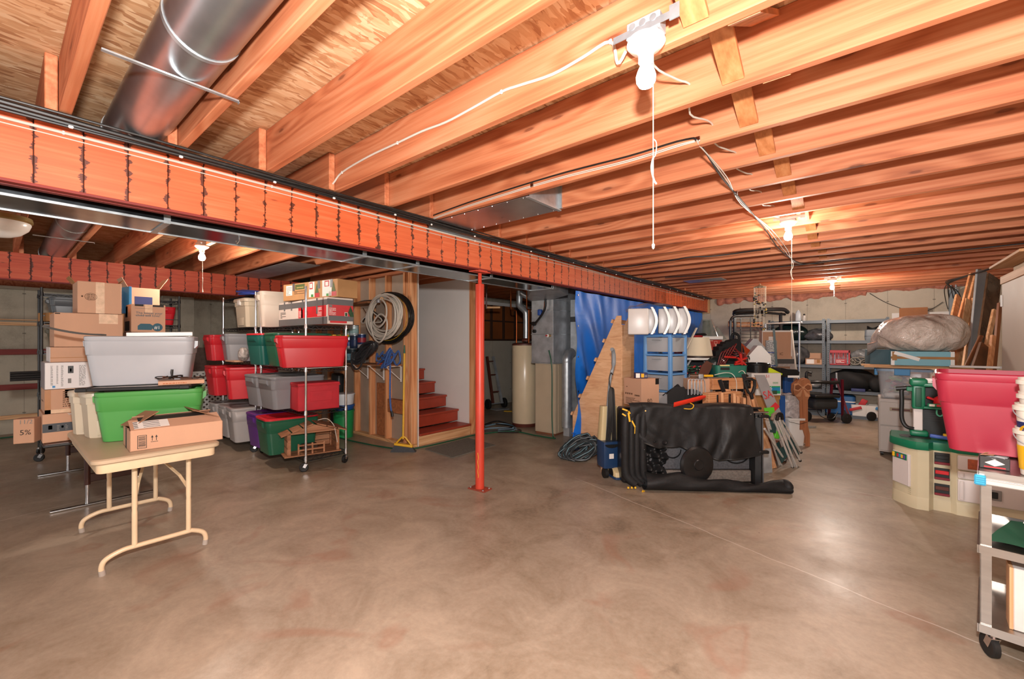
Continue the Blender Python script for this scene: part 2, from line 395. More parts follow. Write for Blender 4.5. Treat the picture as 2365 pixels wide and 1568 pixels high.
# partition with bare studs, stairs behind it
part_w = struct('wall_partition', MB().bx(-9.98, -4.60, 3.59, 3.602, .0, CJ), DRYB)
sm = mesh('stud', MB().bx(-.019, .019, -.089, 0, .04, CJ-.04, .002), STUD, 0)
for x in [-4.622, -4.665, -4.77]+[-5.185-.4064*i for i in range(8)]: part('stud', sm, None, part_w, loc=(x, 3.589, 0))
part('sill_plate', MB().bx(-9.9, -4.60, 3.50, 3.589, .0, .038), PINE, part_w)
part('top_plate', MB().bx(-9.9, -4.60, 3.50, 3.589, CJ-.04, CJ-.001), JOIST, part_w)
for q in ((-5.14, -4.80, 3.5, 3.58, .42, .60), (-5.5, -5.22, 3.56, 3.589, .05, .8)): part('blocking', MB().bx(*q), mat('strand_patch', '#a8663c', .8, var=.3, vscale=30), part_w)
sw = struct('wall_stairwell', MB().bx(-6.35, -4.64, 4.6, 4.7, 0, CJ).bx(-6.35, -4.6, 3.602, 3.612, 0, CJ), WHITEW)
part('stud', MB().bx(-4.64, -4.6, 4.6, 4.70, 0, CJ), STUD, sw)
part('drywall_edge', MB().bx(-4.6, -4.594, 3.60, 3.612, 0, CJ), WHITE, sw)
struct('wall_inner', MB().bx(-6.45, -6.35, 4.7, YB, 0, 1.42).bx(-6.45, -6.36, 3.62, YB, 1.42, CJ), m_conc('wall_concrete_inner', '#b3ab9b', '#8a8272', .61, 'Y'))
pan = mat('insulation_brown', '#8a4a1c', .75, var=.2, vscale=3)
trm = mat('framing_dark', '#3d2415', .8)
ws = struct('wall_upper', MB().bx(-6.36, -6.352, 4.7, 9.4, 1.44, 2.2), pan)
part('bottom_plate', MB().bx(-6.352, -6.30, 4.7, 9.4, 1.42, 1.46), trm, ws)
part('rail', MB().bx(-6.352, -6.32, 4.7, 9.4, 1.84, 1.87), trm, ws)
part('top_plate', MB().bx(-6.352, -6.30, 4.7, 9.4, 2.2, 2.27), WHITEW, ws)
me = mesh('stud', MB().bx(-.035, .015, -.019, .019, 1.46, 2.2), trm, 0)
for i in range(11): part('stud', me, None, ws, loc=(-6.32, 4.9+.41*i, 0))
st = thing('staircase', 'brick-red painted wooden stairs climbing left behind the stud partition', 'stairs', (-4.6, 3.6, 0))
tm = mesh('tread', MB().bx(-.30, .03, .02, .975, -.03, 0, .006), STAIR, 0); rm = mesh('riser', MB().bx(-.02, 0, .02, .975, -.175, -.03), STAIR, 0)
for i in range(8):
    z = .165+.197*i; x = -.27*i
    part('tread', tm, None, st, loc=(x, 0, z))
    if i == 0: part('riser', MB().bx(-.03, 0, .0, .98, 0, z-.03, .003), PINEY, st, label='bare wood bottom riser')
    else: part('riser', rm, None, st, loc=(x, 0, z))
part('stringer', MB().prism([(-2.2, 1.55), (-.0, .0), (-.4, .0), (-2.2, 1.3)], .012, .04, Matrix(((1, 0, 0, 0), (0, 0, 1, 0), (0, 1, 0, 0), (0, 0, 0, 1)))), STAIR, st)
hr = part('handrail', MB().bar((-.42, .03, .93), (-.05, .03, .70), .035, .09, bev=.01), WHITE, None)
hr.location = (-4.72, 3.62, .42); tag(hr, 'short white board handrail sloping beside the red stairs', 'handrail')
# pink insulation fluff along the top of the back wall
rp = random.Random(5)
def fluff(u, w):
    x = -2.6+u*4.2; z = CJ+.02-w*(.13+.03*sin(u*37)+.02*sin(u*71+1)+.012*sin(u*133)) if w > 0 else CJ+.05
    if u > .62: z = CJ+.05-w*(.09+.015*sin(u*60))
    return Vector((x, YB-.01-.05*sin(w*pi)-.02*sin(u*140), z))
part_fl = part('insulation', MB().grid(fluff, 220, 6), mat('insulation_pink', '#c07a64', .95, var=.25, vscale=18, bump=.6, bscale=30), wb)
# galvanised trunk duct beside the main beam
du = thing('trunk_duct', 'long rectangular galvanised duct running beside the orange-red beam', 'duct', (-3.0, 0, 2.055))
ys = [-3.0, -1.8, -.6, .62, 1.84, 2.35, 3.3, 4.42]
for a, b in zip(ys, ys[1:]):
    part('duct_section', MB().bx(-.33, 0, a+.004, b-.004, 0, .22, .002), TRUNK, du)
    part('seam_band', MB().bx(-.336, .006, b-.018, b+.012, -.006, .226), GALV, du)
part('duct_flange', MB().bx(-.002, .010, -3, 4.4, -.004, .008), GALV, du)
part('duct_flange', MB().bx(-.340, -.328, -3, 4.4, -.004, .008), GALV, du)
part('hanger_clip', MB().tube([(-.02, .98, .0), (-.02, .98, -.03), (-.03, .97, -.05), (-.01, .96, -.04)], .004, 6), CHROME, du)
# lamps: box on the joist, porcelain holder, bare bulb and cord
BULB = mat('bulb_glow', '#fff1dc', .3, var=0, emit=9.0)
PORC = mat('porcelain', '#f1ede6', .25, var=.02)
CORD = mat('cord_white', '#c9bfb0', .7)
def bulb_light(label, x, y, cord, shine, up=CJ+.005):
    t = thing('ceiling_light', label, 'light', (x, y, up), group='bare bulb lights on the joists')
    part('junction_box', MB().bx(-.055, .055, -.028, .028, -.0, .055, .004).bx(-.05, .05, -.04, .04, -.008, 0, .002), GALVD, t)
    many('knockout', MB().cyl((0, -.0285, .03), (0, -.030, .03), .011, n=14), GALV, t, [(i, 0, .006) for i in (-.034, 0, .034)])
    part('bracket', MB().bx(-.10, .10, -.0285, -.0265, .008, .03).bx(.085, .115, -.030, -.026, .0, .045), GALV, t)
    part('lamp_holder', MB().lathe([(.058, -.008), (.06, -.018), (.05, -.03), (.028, -.045), (.024, -.055), (.024, -.075)], n=28), PORC, t)
    part('bulb', MB().lathe([(.014, -.075), (.017, -.085), (.026, -.105), (.031, -.122), (.030, -.138), (.022, -.152), (.008, -.158)], n=24), BULB, t)
    c = MB(); c.tube([(.022, .0, -.03), (.024, 0, -.07), (.024, 0, -cord)], .0016, 6)
    c.lathe([(.001, .0), (.005, -.006), (.004, -.016), (.001, -.02)], (.024, 0, -cord), n=8)
    if cord > .3:
        c.tube(smooth_path([(.024, 0, -.33), (.034, 0, -.345), (.032, 0, -.38), (.024, 0, -.39)], 4), .0016, 6)
        c.tube(smooth_path([(.024, 0, -.39), (.018, 0, -.42), (.026, 0, -.46), (.034, 0, -.475)], 4), .003, 6)
    part('pull_cord', c, CORD, t)
    l = lamp('bulb_lamp', (x, y, up-.175), shine, .05, (1, .88, .76)); l.data.specular_factor = .25
    return t
bulb_light('largest bare bulb light, nearest, on a galvanised box with a long knotted cord', -.545, 1.335, .66, 1.6)
bulb_light('middle bare bulb light, its cord hanging down in front of the cardboard panel', -.483, 4.07, .88, 50)
bulb_light('farthest small bare bulb light in front of the concrete back wall', -.408, 8.33, .25, 110)
bulb_light('bare bulb light beyond the orange beam above the open cardboard boxes', -5.14, 1.335, .46, 50)
# dome lamp at the very left edge
t = thing('dome_light', 'white dome ceiling light cut by the left edge of the photo', 'light', atD(2, 478, 3.2))
t.location.z = 2.30
part('dome', MB().lathe([(.15, 0), (.155, -.02), (.14, -.06), (.10, -.10), (.05, -.122), (.004, -.13)], n=32), PORC, t)
part('rim', MB().lathe([(.16, .03), (.165, .0), (.15, -.012)], n=32), mat('brass_dull', '#a78c5a', .4, .7), t)
# steel column
co = thing('steel_column', 'red painted steel post standing under the orange-red beam', 'column', (-2.815, 2.93, 0))
part('base_plate', MB().bx(-.1, .1, -.06, .06, 0, .012, .002), mat('rusty_red', '#8c3b28', .6, var=.35, vscale=20), co, rot=(0, 0, .1))
many('bolt', MB().cyl((0, 0, .012), (0, 0, .018), .008, n=6), GALVD, co, [(a*.08, b*.042, 0) for a in (-1, 1) for b in (-1, 1)])
part('pipe', MB().lathe([(.042, .012), (.042, 1.93), (.040, 1.936), (.02, 1.937)], n=32), REDP, co)
part('jack_screw', MB().lathe([(.017, 1.93)]+[(.017+.002*(i % 2), 1.935+i*.005) for i in range(22)], n=16), REDP, co)
part('top_plate', MB().bx(-.045, .045, -.1, .1, 2.046, 2.056).bx(-.045, .045, -.06, .06, 2.056, 2.063), REDP, co)
rg = random.Random(8); dr = MB(); P = []
for i in range(14): P.append((.0425*cos(-1.2+.07*sin(i*1.3)), .0425*sin(-1.2+.13*sin(i*1.3+1)), .12+.018*i))
dr.tube(smooth_path(P, 3), .003, 5); part('paint_drip', dr, mat('yellow_paint', '#c9a23a', .5), co)
# round duct between two joists, crossing both beams
rd = thing('round_duct', 'shiny round galvanised duct hung between the two leftmost joists', 'duct', (0, .455, 2.465))
for a, b in ((1.2, -.55), (-.55, -1.75), (-1.75, -2.95), (-2.95, -4.2), (-4.2, -5.4), (-5.4, -7.6)):
    part('pipe_section', MB().cyl((a, 0, 0), (b+.004, 0, 0), .112, n=40), DUCTB, rd)
    part('seam', MB().cyl((b+.02, 0, 0), (b, 0, 0), .1155, n=40), GALV, rd)
for x in (-1.93, -5.75):
    h = part('hanger_strip', MB().bx(-.008, .008, -.23, .17, -.006, 0).bx(-.008, .008, .168, .17, -.012, .0), GALV, rd, loc=(x, 0, -.113))
# sheet-metal panned joist bay right of the beam
t = thing('joist_pan', 'galvanised sheet closing a joist bay beside the beam', 'duct', (-2.25, 2.44, CJ-.004))
part('pan_sheet', MB().bx(-.55, .53, -.195, .195, -.003, 0), DUCTB, t)
part('end_cap', MB().bx(.53, .535, -.18, .18, -.01, .16).bx(.44, .56, .165, .182, 0, .18), GALV, t)
part('end_flange', MB().bx(-.55, -.53, -.19, .19, -.01, -.003), GALV, t); part('end_flange', MB().bx(.515, .54, -.195, .195, -.012, -.003), GALV, t)
many('screw', MB().cyl((0, 0, -.003), (0, 0, -.006), .005, n=6), CHROME, t, [(-.5+i*.14, y, 0) for i in range(8) for y in (-.18, .18)])
t = part('joist_pan', MB().bx(-.28, .28, -.17, .17, -.003, 0), DUCTB, None, loc=(-1.95, 7.1, CJ-.003)); tag(t, 'small galvanised sheet under the joists near the far end of the beam', 'duct')
t = part('joist_pan', MB().bx(-.9, .9, -.19, .19, -.003, 0, ), GALVD, None, loc=(-6.2, 2.44, CJ-.003)); tag(t, 'galvanised joist bay sheet above the far red beam', 'duct')
t = part('metal_shim', MB().bx(0, .004, 0, .62, 0, .035), GALV, None, loc=(-2.768, atX(990, 510, -2.77).y, 2.322)); tag(t, 'small galvanised plate on top of the orange-red beam where the joist bay duct crosses', 'plate')
# cables
cb = thing('cable_bundle', 'thick black pipes and cables clipped along the top of the orange-red beam', 'cable', (-2.66, 0, 2.335))
for j, (dx, dz, r) in enumerate(((0, 0, .014), (.028, .006, .010), (-.022, .01, .010), (.012, -.014, .007), (.05, .012, .006), (-.045, .016, .007))):
    P = [(dx+.006*sin(i*1.7+j*2), -3+.45*i, dz+.005*sin(i*1.3+j)) for i in range(30)]
    part('pipe' if j == 0 else 'cable', MB().tube(smooth_path(P, 3), r, 8), WIREB, cb)
ck = MB().bx(-.05, -.035, -.006, .006, .0, .02).bx(.0, .012, -.008, .008, -.024, -.012, .003)
cm = mesh('clip', ck, WHITE)
for i in range(26): part('clip', cm, None, cb, loc=(.012, -.2+.4064*i+.05*sin(i*3), 0))
def clipped(name, label, pts, r, m, clipz=None, sub=4, clips=(), cs=.009):
    t = thing(name, label, 'cable', (0, 0, 0)); part('wire', MB().tube(smooth_path(pts, sub), r, 7), m, t)
    me = mesh('clip', MB().box((0, 0, 0), (cs*1.2, cs, cs*1.8), .002), WHITE)
    for c in clips: part('clip', me, None, t, loc=c)
    return t
yy = [-3+.5*i for i in range(28)]
clipped('cable', 'thick white cable clipped along the face of the orange-red beam', [(-2.762, y, 2.322+.006*sin(y*1.9)) for y in yy if y < 10.3], .0065, WIREW, clips=[(-2.762, .2+.87*i, 2.322+.006*sin((.2+.87*i)*1.9)) for i in range(12)])
clipped('cable', 'thin white wire sagging below the thick cable on the orange-red beam', [(-2.766, y, 2.296+.008*sin(y*1.3+1)) for y in yy if y < 10.3], .0028, WIREW)
yj = 1.821-.4064-.019-.006
cp = [(-.62, yj-.04, 2.365), (-.66, yj-.02, 2.35)]+[tuple(atY(u, v, yj)) for u, v in ((1410, 96), (1345, 133), (1275, 172), (1200, 197), (1158, 212), (1090, 250), (1030, 282), (975, 303), (918, 330), (850, 362), (790, 398))]+[(-2.62, yj-.01, 2.40), (-2.72, yj-.03, 2.36)]
clipped('cable', 'white cable clipped along the joist from the beam to the nearest bulb', cp, .0055, WIREW, clips=[cp[2], cp[6], cp[10], cp[12]])
yk = 1.821+.4064-.019-.006
e = atY(1612, 322, yk)
t = thing('cable_run', 'black and white cables along a joist that turn away across the joist undersides', 'cable', (0, 0, 0))
for j, (dz, m, r) in enumerate(((.022, WIREB, .005), (0, WIREW, .0029), (-.0085, WIREW, .0029))):
    P = [(-2.68, yk, 2.36+dz), (-2.2, yk, 2.385+dz), (-1.5, yk, 2.395+dz), (-1.0, yk, e.z-.004+dz), (e.x-.06+.02*j, yk, e.z+dz*.8), (e.x, yk+.03, e.z-.02+dz*.3)]
    P += [(-.645+.012*j, 2.7, 2.345), (-.65-.01*j, 3.3, 2.348), (-.64+.02*(j-1), 4.2, 2.345), (-.66+.03*(j-1), 5.2, 2.35), (-.64-.02*(j-1), 6.2, 2.348), (-.4, 6.5, 2.352)]
    part('wire', MB().tube(smooth_path(P, 5), r, 7), m, t)
me = mesh('clip', MB().bx(-.012, .012, -.01, .01, -.012, .012, .003), CHROME)
for p in ((e.x, yk-.003, e.z), (-1.65, yk, 2.395), (-.645, 3.03, 2.345), (-.65, 4.62, 2.345)): part('clip', me, None, t, loc=p)
P = []
for k in range(0, 16):
    y = 1.821+.4064*(k-1); P += [(-.565+.012*sin(k*2.2)+.002*k, y, 2.437), (-.60+.02*sin(k*3.1)+.002*k, y+.13, 2.405-.012*sin(k*1.7)), (-.575+.002*k, y+.3, 2.425)]
t = part('cable', MB().tube(smooth_path([(-.53, 1.37, 2.33)]+P, 4), .0042, 7), WIREW, None); tag(t, 'white cable threaded through holes in the joists behind the nearest bulb', 'cable')
for lab, Y, m, x0, x1 in (('black cable strung under the joists from the beam end toward the right wall', 5.05, WIREB, -2.5, -.75), ('long thin black cable strung under the far joists to the right wall', 6.35, WIREB, -2.3, 1.6)):
    P = [(x0+(x1-x0)*i/9, Y+.04*sin(i*1.1), 2.352-.012*abs(sin(i*1.9))) for i in range(10)]
    t = part('cable', MB().tube(smooth_path(P, 4), .007, 6), m, None); tag(t, lab, 'cable')
t = thing('cable_tangle', 'dark cables fanning along the ceiling down to the electrical panel', 'cable', (0, 0, 0))
for j in range(5):
    P = [(1.62, 6.5+.1*j, 2.36), (1.45-.02*j, 7.3, 2.33), (1.2-.03*j, 8.4+.1*j, 2.33), (1.05-.02*j, 9.6, 2.34), (1.02+.04*j, 10.2, 2.30-.02*j), (1.05+.05*j, 10.38, 2.1-.03*j), (1.08+.03*j, 10.40, 1.95)]
    part('wire', MB().tube(smooth_path(P, 5), .006+.002*(j % 2), 6), WIREB, t)
t = part('cable', MB().tube(smooth_path([(.05, 10.42, 2.3), (.3, 10.42, 2.1), (.65, 10.42, 1.93), (.85, 10.42, 1.95), (1.02, 10.42, 2.08)], 5), .005, 6), WIREB, None); tag(t, 'thin cable drooping across the concrete back wall', 'cable')
# ================================================================ generators for repeated goods
CARD = mat('cardboard', '#c2977a', .8, var=.07, vscale=3, bump=.05, bscale=200, stretch=(1, 1, .2))
CARDD = mat('cardboard_dark', '#a3713f', .8, var=.1, vscale=4)
CARDI = mat('cardboard_inner', '#9a6f50', .85, var=.1)
TAPE = mat('clear_tape', '#d9b594', .22, var=.12, vscale=30)
TAPEB = mat('brown_tape', '#a9713f', .25, var=.1)
TAPEG = mat('grey_tape', '#5f5f60', .4, var=.08)
INK = mat('ink_black', '#26211e', .7, var=0)
INKB = mat('ink_brown', '#5d3f2a', .8, var=0)
INKW = mat('ink_white', '#e8e4de', .6, var=0)
INKR = mat('ink_red', '#b8262c', .5, var=.04)
INKG = mat('ink_green', '#2f8f3e', .5, var=.04)
INKBL = mat('ink_blue', '#2f7fb5', .5, var=.04)
INKT = mat('ink_teal', '#235464', .6, var=.04)
INKGR = mat('ink_grey', '#7f7c78', .7, var=0)
NAVY = mat('ink_navy', '#23295a', .5, var=.05)
PAPER = mat('label_paper', '#e8e3dc', .6, var=.03)
YEL = mat('yellow_plastic', '#e2b023', .4, var=.06)
FACES = {'+x': lambda a, b, c: ((a/2, -b/2, 0), (0, 1, 0), (0, 0, 1), b, c), '-x': lambda a, b, c: ((-a/2, b/2, 0), (0, -1, 0), (0, 0, 1), b, c),
         '-y': lambda a, b, c: ((-a/2, -b/2, 0), (1, 0, 0), (0, 0, 1), a, c), '+y': lambda a, b, c: ((a/2, b/2, 0), (-1, 0, 0), (0, 0, 1), a, c),
         'top': lambda a, b, c: ((-a/2, -b/2, c), (1, 0, 0), (0, 1, 0), a, b)}
def decal(t, dims, face, u0, u1, v0, v1, m, name='print', th=.0012):
    o, xd, yd, w, h = FACES[face](*dims); o, xd, yd = Vector(o), Vector(xd), Vector(yd); zd = xd.cross(yd)
    M = Matrix((xd, yd, zd)).transposed().to_4x4(); M.translation = o
    return part(name, MB().bx(u0*w, u1*w, v0*h, v1*h, -.0002, th, 0, M), m, t, smooth=0)
def words(t, dims, face, s, size, u, v, m, name='lettering', align='LEFT', sx=1, turn=0, z=.0014):
    o, xd, yd, w, h = FACES[face](*dims); xd, yd = Vector(xd), Vector(yd); zd = xd.cross(yd)
    p = Vector(o)+xd*u*w+yd*v*h+zd*z
    if turn: xd, yd = xd*cos(turn)+yd*sin(turn), yd*cos(turn)-xd*sin(turn)
    return text(s, size, m, t, p, xd, yd, name, align, .0004, sx)
def scribble(t, dims, face, u0, u1, v0, v1, n, m, seed=0, name='small_print'):
    """lines of print too small to read, as short bars"""
    o, xd, yd, w, h = FACES[face](*dims); o, xd, yd = Vector(o), Vector(xd), Vector(yd); zd = xd.cross(yd)
    M = Matrix((xd, yd, zd)).transposed().to_4x4(); M.translation = o
    r = random.Random(seed); mb = MB(); dh = (v1-v0)*h/n
    for i in range(n):
        x = u0*w
        while x < u1*w:
            L = r.uniform(.008, .03)*(.5+h); mb.bx(x, min(x+L, u1*w), v0*h+i*dh, v0*h+i*dh+dh*.45, .0004, .0015, 0, M); x += L+.004
            if r.random() < .08: break
    return part(name, mb, m, t, smooth=0, kind='stuff')
def carton(name, label, c, dims, rz=0.0, m=None, cat='box', group=None, tape='top', rot=None, flaps=None):
    a, b, h = dims; m = m or CARD
    t = thing(name, label, cat, c, rz, group, rot); t['dims'] = dims
    part('body', MB().bx(-a/2, a/2, -b/2, b/2, 0, h, .003), m, t)
    if tape == 'x':      # tape runs along x over the top
        part('tape', MB().bx(-a/2-.001, a/2+.001, -.026, .026, h, h+.001).bx(a/2, a/2+.0012, -.026, .026, h-.07, h).bx(-a/2-.0012, -a/2, -.026, .026, h-.07, h), TAPE, t)
    if tape == 'y': part('tape', MB().bx(-.026, .026, -b/2-.001, b/2+.001, h, h+.001).bx(-.026, .026, -b/2-.0012, -b/2, h-.07, h), TAPE, t)
    return t
def open_carton(name, label, c, dims, rz, flaps, m=None, rot=None, cat='box'):
    """flaps: dict side -> opening angle in degrees from upright"""
    a, b, h = dims; m = m or CARD; t = thing(name, label, cat, c, rz, None, rot); w = .004
    part('body', MB().bx(-a/2, a/2, -b/2, b/2, 0, w).bx(-a/2, -a/2+w, -b/2, b/2, 0, h).bx(a/2-w, a/2, -b/2, b/2, 0, h).bx(-a/2, a/2, -b/2, -b/2+w, 0, h).bx(-a/2, a/2, b/2-w, b/2, 0, h), m, t)
    for s, (ang, ln) in flaps.items():
        an = radians(ang); mb = MB()
        if s == '+x': mb.bar((a/2-w/2, 0, h), (a/2-w/2+ln*sin(an), 0, h+ln*cos(an)), b-.01, w, (0, 1, 0) if 0 else (cos(an), 0, -sin(an)))
        if s == '-x': mb.bar((-a/2+w/2, 0, h), (-a/2-ln*sin(an), 0, h+ln*cos(an)), b-.01, w, (cos(an), 0, sin(an)))
        if s == '-y': mb.bar((0, -b/2+w/2, h), (0, -b/2-ln*sin(an), h+ln*cos(an)), a-.01, w, (0, cos(an), sin(an)))
        if s == '+y': mb.bar((0, b/2-w/2, h), (0, b/2+ln*sin(an), h+ln*cos(an)), a-.01, w, (0, cos(an), -sin(an)))
        part('flap', mb, m, t)
    return t
def plast(name, col, rough=.35, **k): return mat('tote_'+name, col, rough, var=.05, vscale=2.5, **k)
T_RED = plast('red', '#c9202c'); T_GREY = plast('grey', '#86888c'); T_GREEN = plast('green', '#1d5a41'); T_LIME = plast('lime', '#4a9448')
T_PURP = plast('purple', '#5d2f80'); T_TAN = plast('tan', '#c9bdae'); T_LGREY = plast('light_grey', '#aaa5a3'); T_BLUE = plast('blue', '#3f57b0')
T_SILV = plast('silver', '#a5a8ad', .3); T_ROSE = plast('rose', '#a3293d', .36); T_TEAL = plast('teal', '#15584f')
LATCH = mat('latch_white', '#d9d6d0', .4)
def tote(label, c, L, W, H, m, rz=0.0, lid=None, group='storage totes', style='rib', rot=None, handles=True):
    """L along local x (handles on the two short ends), W along y"""
    t = thing('storage_tote', label, 'tote', c, rz, group, rot)
    k = .865; R = []
    prof = [(0, k-.03), (.012, k), (.60, k+.085), (.615, k+.085)]
    if style == 'rib': prof += [(.63, k+.102), (.90, k+.128)]
    else: prof += [(.90, k+.115)]
    for f, s in prof: R.append(rr(L*s-(1-s)*0, W*s, .045, f*H, 5))
    R.append(rr(L*.985, W*.985, .05, H*.905, 5)); R.append(rr(L, W, .055, H*.925, 5)); R.append(rr(L, W, .055, H*.985, 5)); R.append(rr(L-.012, W-.012, .05, H, 5))
    mb = MB()
    if not lid:
        R.append(rr(L-.03, W-.03, .045, H, 5)); R.append(rr(L*(k+.10)-.012, W*(k+.10)-.012, .04, H*.88, 5)); R.append(rr(L*k-.01, W*k-.01, .04, .008, 5))
    mb.loft(R, True, True); part('body', mb, m, t, smooth=40)
    if handles:
        for s in (-1, 1):
            hm = MB(); w2 = W*.24
            hm.loft([[Vector((s*(L*.47+q*.034), y*w2, H*zz)) for q, zz in ((0, .905), (1, .905), (.95, .80), (.45, .74), (0, .76))] for y in (-1, 1)])
            part('handle', hm, m, t)
    if lid:
        b = MB(); b.loft([rr(L*1.005, W*1.005, .055, H*.95, 5), rr(L*1.02, W*1.02, .06, H*.955, 5), rr(L*1.02, W*1.02, .06, H*.995, 5), rr(L*.98, W*.98, .055, H*1.01, 5), rr(L*.9, W*.88, .05, H*1.012, 5), rr(L*.88, W*.86, .05, H*1.005, 5)])
        part('lid', b, lid, t, smooth=40)
    return t
def label_patch(t, p, w, h, rz, m=None, tilt=0):
    return part('sticker', MB().bx(-.0006, .0006, -w/2, w/2, -h/2, h/2), m or PAPER, t, loc=p, rot=(0, tilt, rz), smooth=0)
def caster(t, x, y, ztop, r=.042, a=0.0, wmat=None):
    dx, dy = cos(a), sin(a); ox, oy = x-dx*.02, y-dy*.02
    part('caster_fork', MB().cyl((x, y, ztop-.018), (x, y, ztop+.02), .011, n=10).bar((x-dy*.014, y+dx*.014, ztop-.015), (ox-dy*.014, oy+dx*.014, r), .03, .003, (-dy, dx, 0)).bar((x+dy*.014, y-dx*.014, ztop-.015), (ox+dy*.014, oy-dx*.014, r), .03, .003, (-dy, dx, 0)).bar((x-dx*.016, y-dy*.016, ztop-.016), (x+dx*.016, y+dy*.016, ztop-.016), .034, .004), CHROME, t)
    w = MB(); n = Vector((-dy, dx, 0))
    w.lathe([(.004, -.011), (r*.5, -.012), (r*.86, -.014), (r, -.010), (r, .010), (r*.86, .014), (r*.5, .012), (.004, .011)], (ox, oy, r), 22, Matrix.Rotation(atan2(n.y, n.x), 4, 'Z') @ Matrix.Rotation(pi/2, 4, 'Y'))
    part('caster_wheel', w, wmat or RUB, t)
def wire_shelf_unit(label, x0, x1, y0, y1, zs, top, mpost, mshelf, board=(), casters=True, base=.095):
    t = thing('wire_shelving', label, 'shelf', (0, 0, 0), group='wire shelving units'); t.location = ((x0+x1)/2, (y0+y1)/2, 0)
    a, b = (x1-x0)/2, (y1-y0)/2
    for sx in (-1, 1):
        for sy in (-1, 1):
            x, y = sx*a, sy*b
            part('post', MB().cyl((x, y, base if casters else 0), (x, y, top), .0125, n=12), mpost, t)
            many('shelf_collar', MB().cyl((0, 0, -.03), (0, 0, .018), .019, .016, n=12), mpost, t, [(x, y, z) for z in zs])
            if casters: caster(t, x, y, base, .046, .6+sx+sy*.4)
    sh = MB(); q = .004
    for z in (0, -.034):
        for y in (-b, b): sh.bar((-a, y, z), (a, y, z), .008, .007)
        for x in (-a, a): sh.bar((x, -b, z), (x, b, z), .008, .007)
    for y in (-b, b):
        n = int(2*a/.05)
        for i in range(n): sh.bar((-a+2*a*i/n, y, -.034 if i % 2 else 0), (-a+2*a*(i+1)/n, y, 0 if i % 2 else -.034), .004, .004)
    for x in (-a, a):
        n = int(2*b/.05)
        for i in range(n): sh.bar((x, -b+2*b*i/n, -.034 if i % 2 else 0), (x, -b+2*b*(i+1)/n, 0 if i % 2 else -.034), .004, .004)
    n = int(2*a/.028)
    for i in range(1, n): sh.bar((-a+2*a*i/n, -b, .001), (-a+2*a*i/n, b, .001), .003, .003)
    for y in (-b*.33, b*.33): sh.bar((-a, y, -.004), (a, y, -.004), .006, .006)
    me = mesh('wire_shelf', sh, mshelf, 0)
    for z in zs: part('wire_shelf', me, None, t, loc=(0, 0, z))
    for z in board: part('shelf_liner', MB().bx(-a-.02, a+.02, -b-.012, b+.012, .006, .011), WHITE, t, loc=(0, 0, z))
    return t
# ================================================================ cream folding table and what stands on it
CREAM = mat('cream_enamel', '#dcc3a0', .35, var=.07, vscale=9)
CREAMW = mat('cream_enamel_worn', '#d9bd97', .4, var=.12, vscale=16)
TOPB = mat('table_laminate', '#b9a488', .42, var=.08, vscale=2.2)
GREYT = mat('grey_tip', '#a59a90', .6)
tb = thing('folding_table', 'cream folding table with bent tube legs at the left, holding the green tote', 'table', (-3.92, .70, 0))
part('tabletop', MB().loft([*[rr(a_, b_, r_, z_, 6, 0, -.045) for a_, b_, r_, z_ in ((1.24, .61, .05, .700), (1.25, .62, .055, .705), (1.25, .62, .055, .722), (1.235, .605, .05, .729), (1.22, .59, .045, .730))]]), TOPB, tb)
part('apron', MB().loft([*[rr(a_, b_, r_, z_, 6, 0, -.045) for a_, b_, r_, z_ in ((1.20, .57, .04, .645), (1.205, .575, .042, .65), (1.205, .575, .042, .700), (1.10, .47, .03, .700), (1.10, .47, .03, .66), (1.17, .54, .03, .646))]], False, False), CREAM, tb)
for x in (.415, -.62+.12):
    P = smooth_path([(x+.09*0, -.285, .0), (x, -.29, .05), (x, -.27, .09), (x, -.20, .118), (x, -.12, .122), (x, .12, .122), (x, .16, .12), (x, .215, .09), (x, .232, .05), (x, .228, .0)], 5)
    part('foot_tube', MB().tube(P, .0145, 12), CREAM, tb)
    for y in (-.14, .135): part('leg', MB().tube([(x, y, .118), (x, y, .33), (x, y, .35), (x, y, .37), (x, y, .66)], [.0145, .0145, .013, .0145, .0145], 12), CREAM, tb)
    for y0, y1 in ((-.285, -.289), (.228, .2315)): part('foot_tip', MB().cyl((x, y0, 0), (x, y1, .032), .0165, n=12), GREYT, tb)
part('brace_catch', MB().bx(.06, .12, -.035, .035, .585, .655, .003).bx(.05, .13, -.042, .042, .575, .592, .002), CREAMW, tb, label='clamp-like metal catch under the table top')
for y in (-.135, .13): part('brace', MB().bar((.10, y*.26, .59), (.335, y*.81, .488), .016, .008).bar((.33, y*.8, .49), (.412, y, .42), .016, .008), CREAMW, tb)
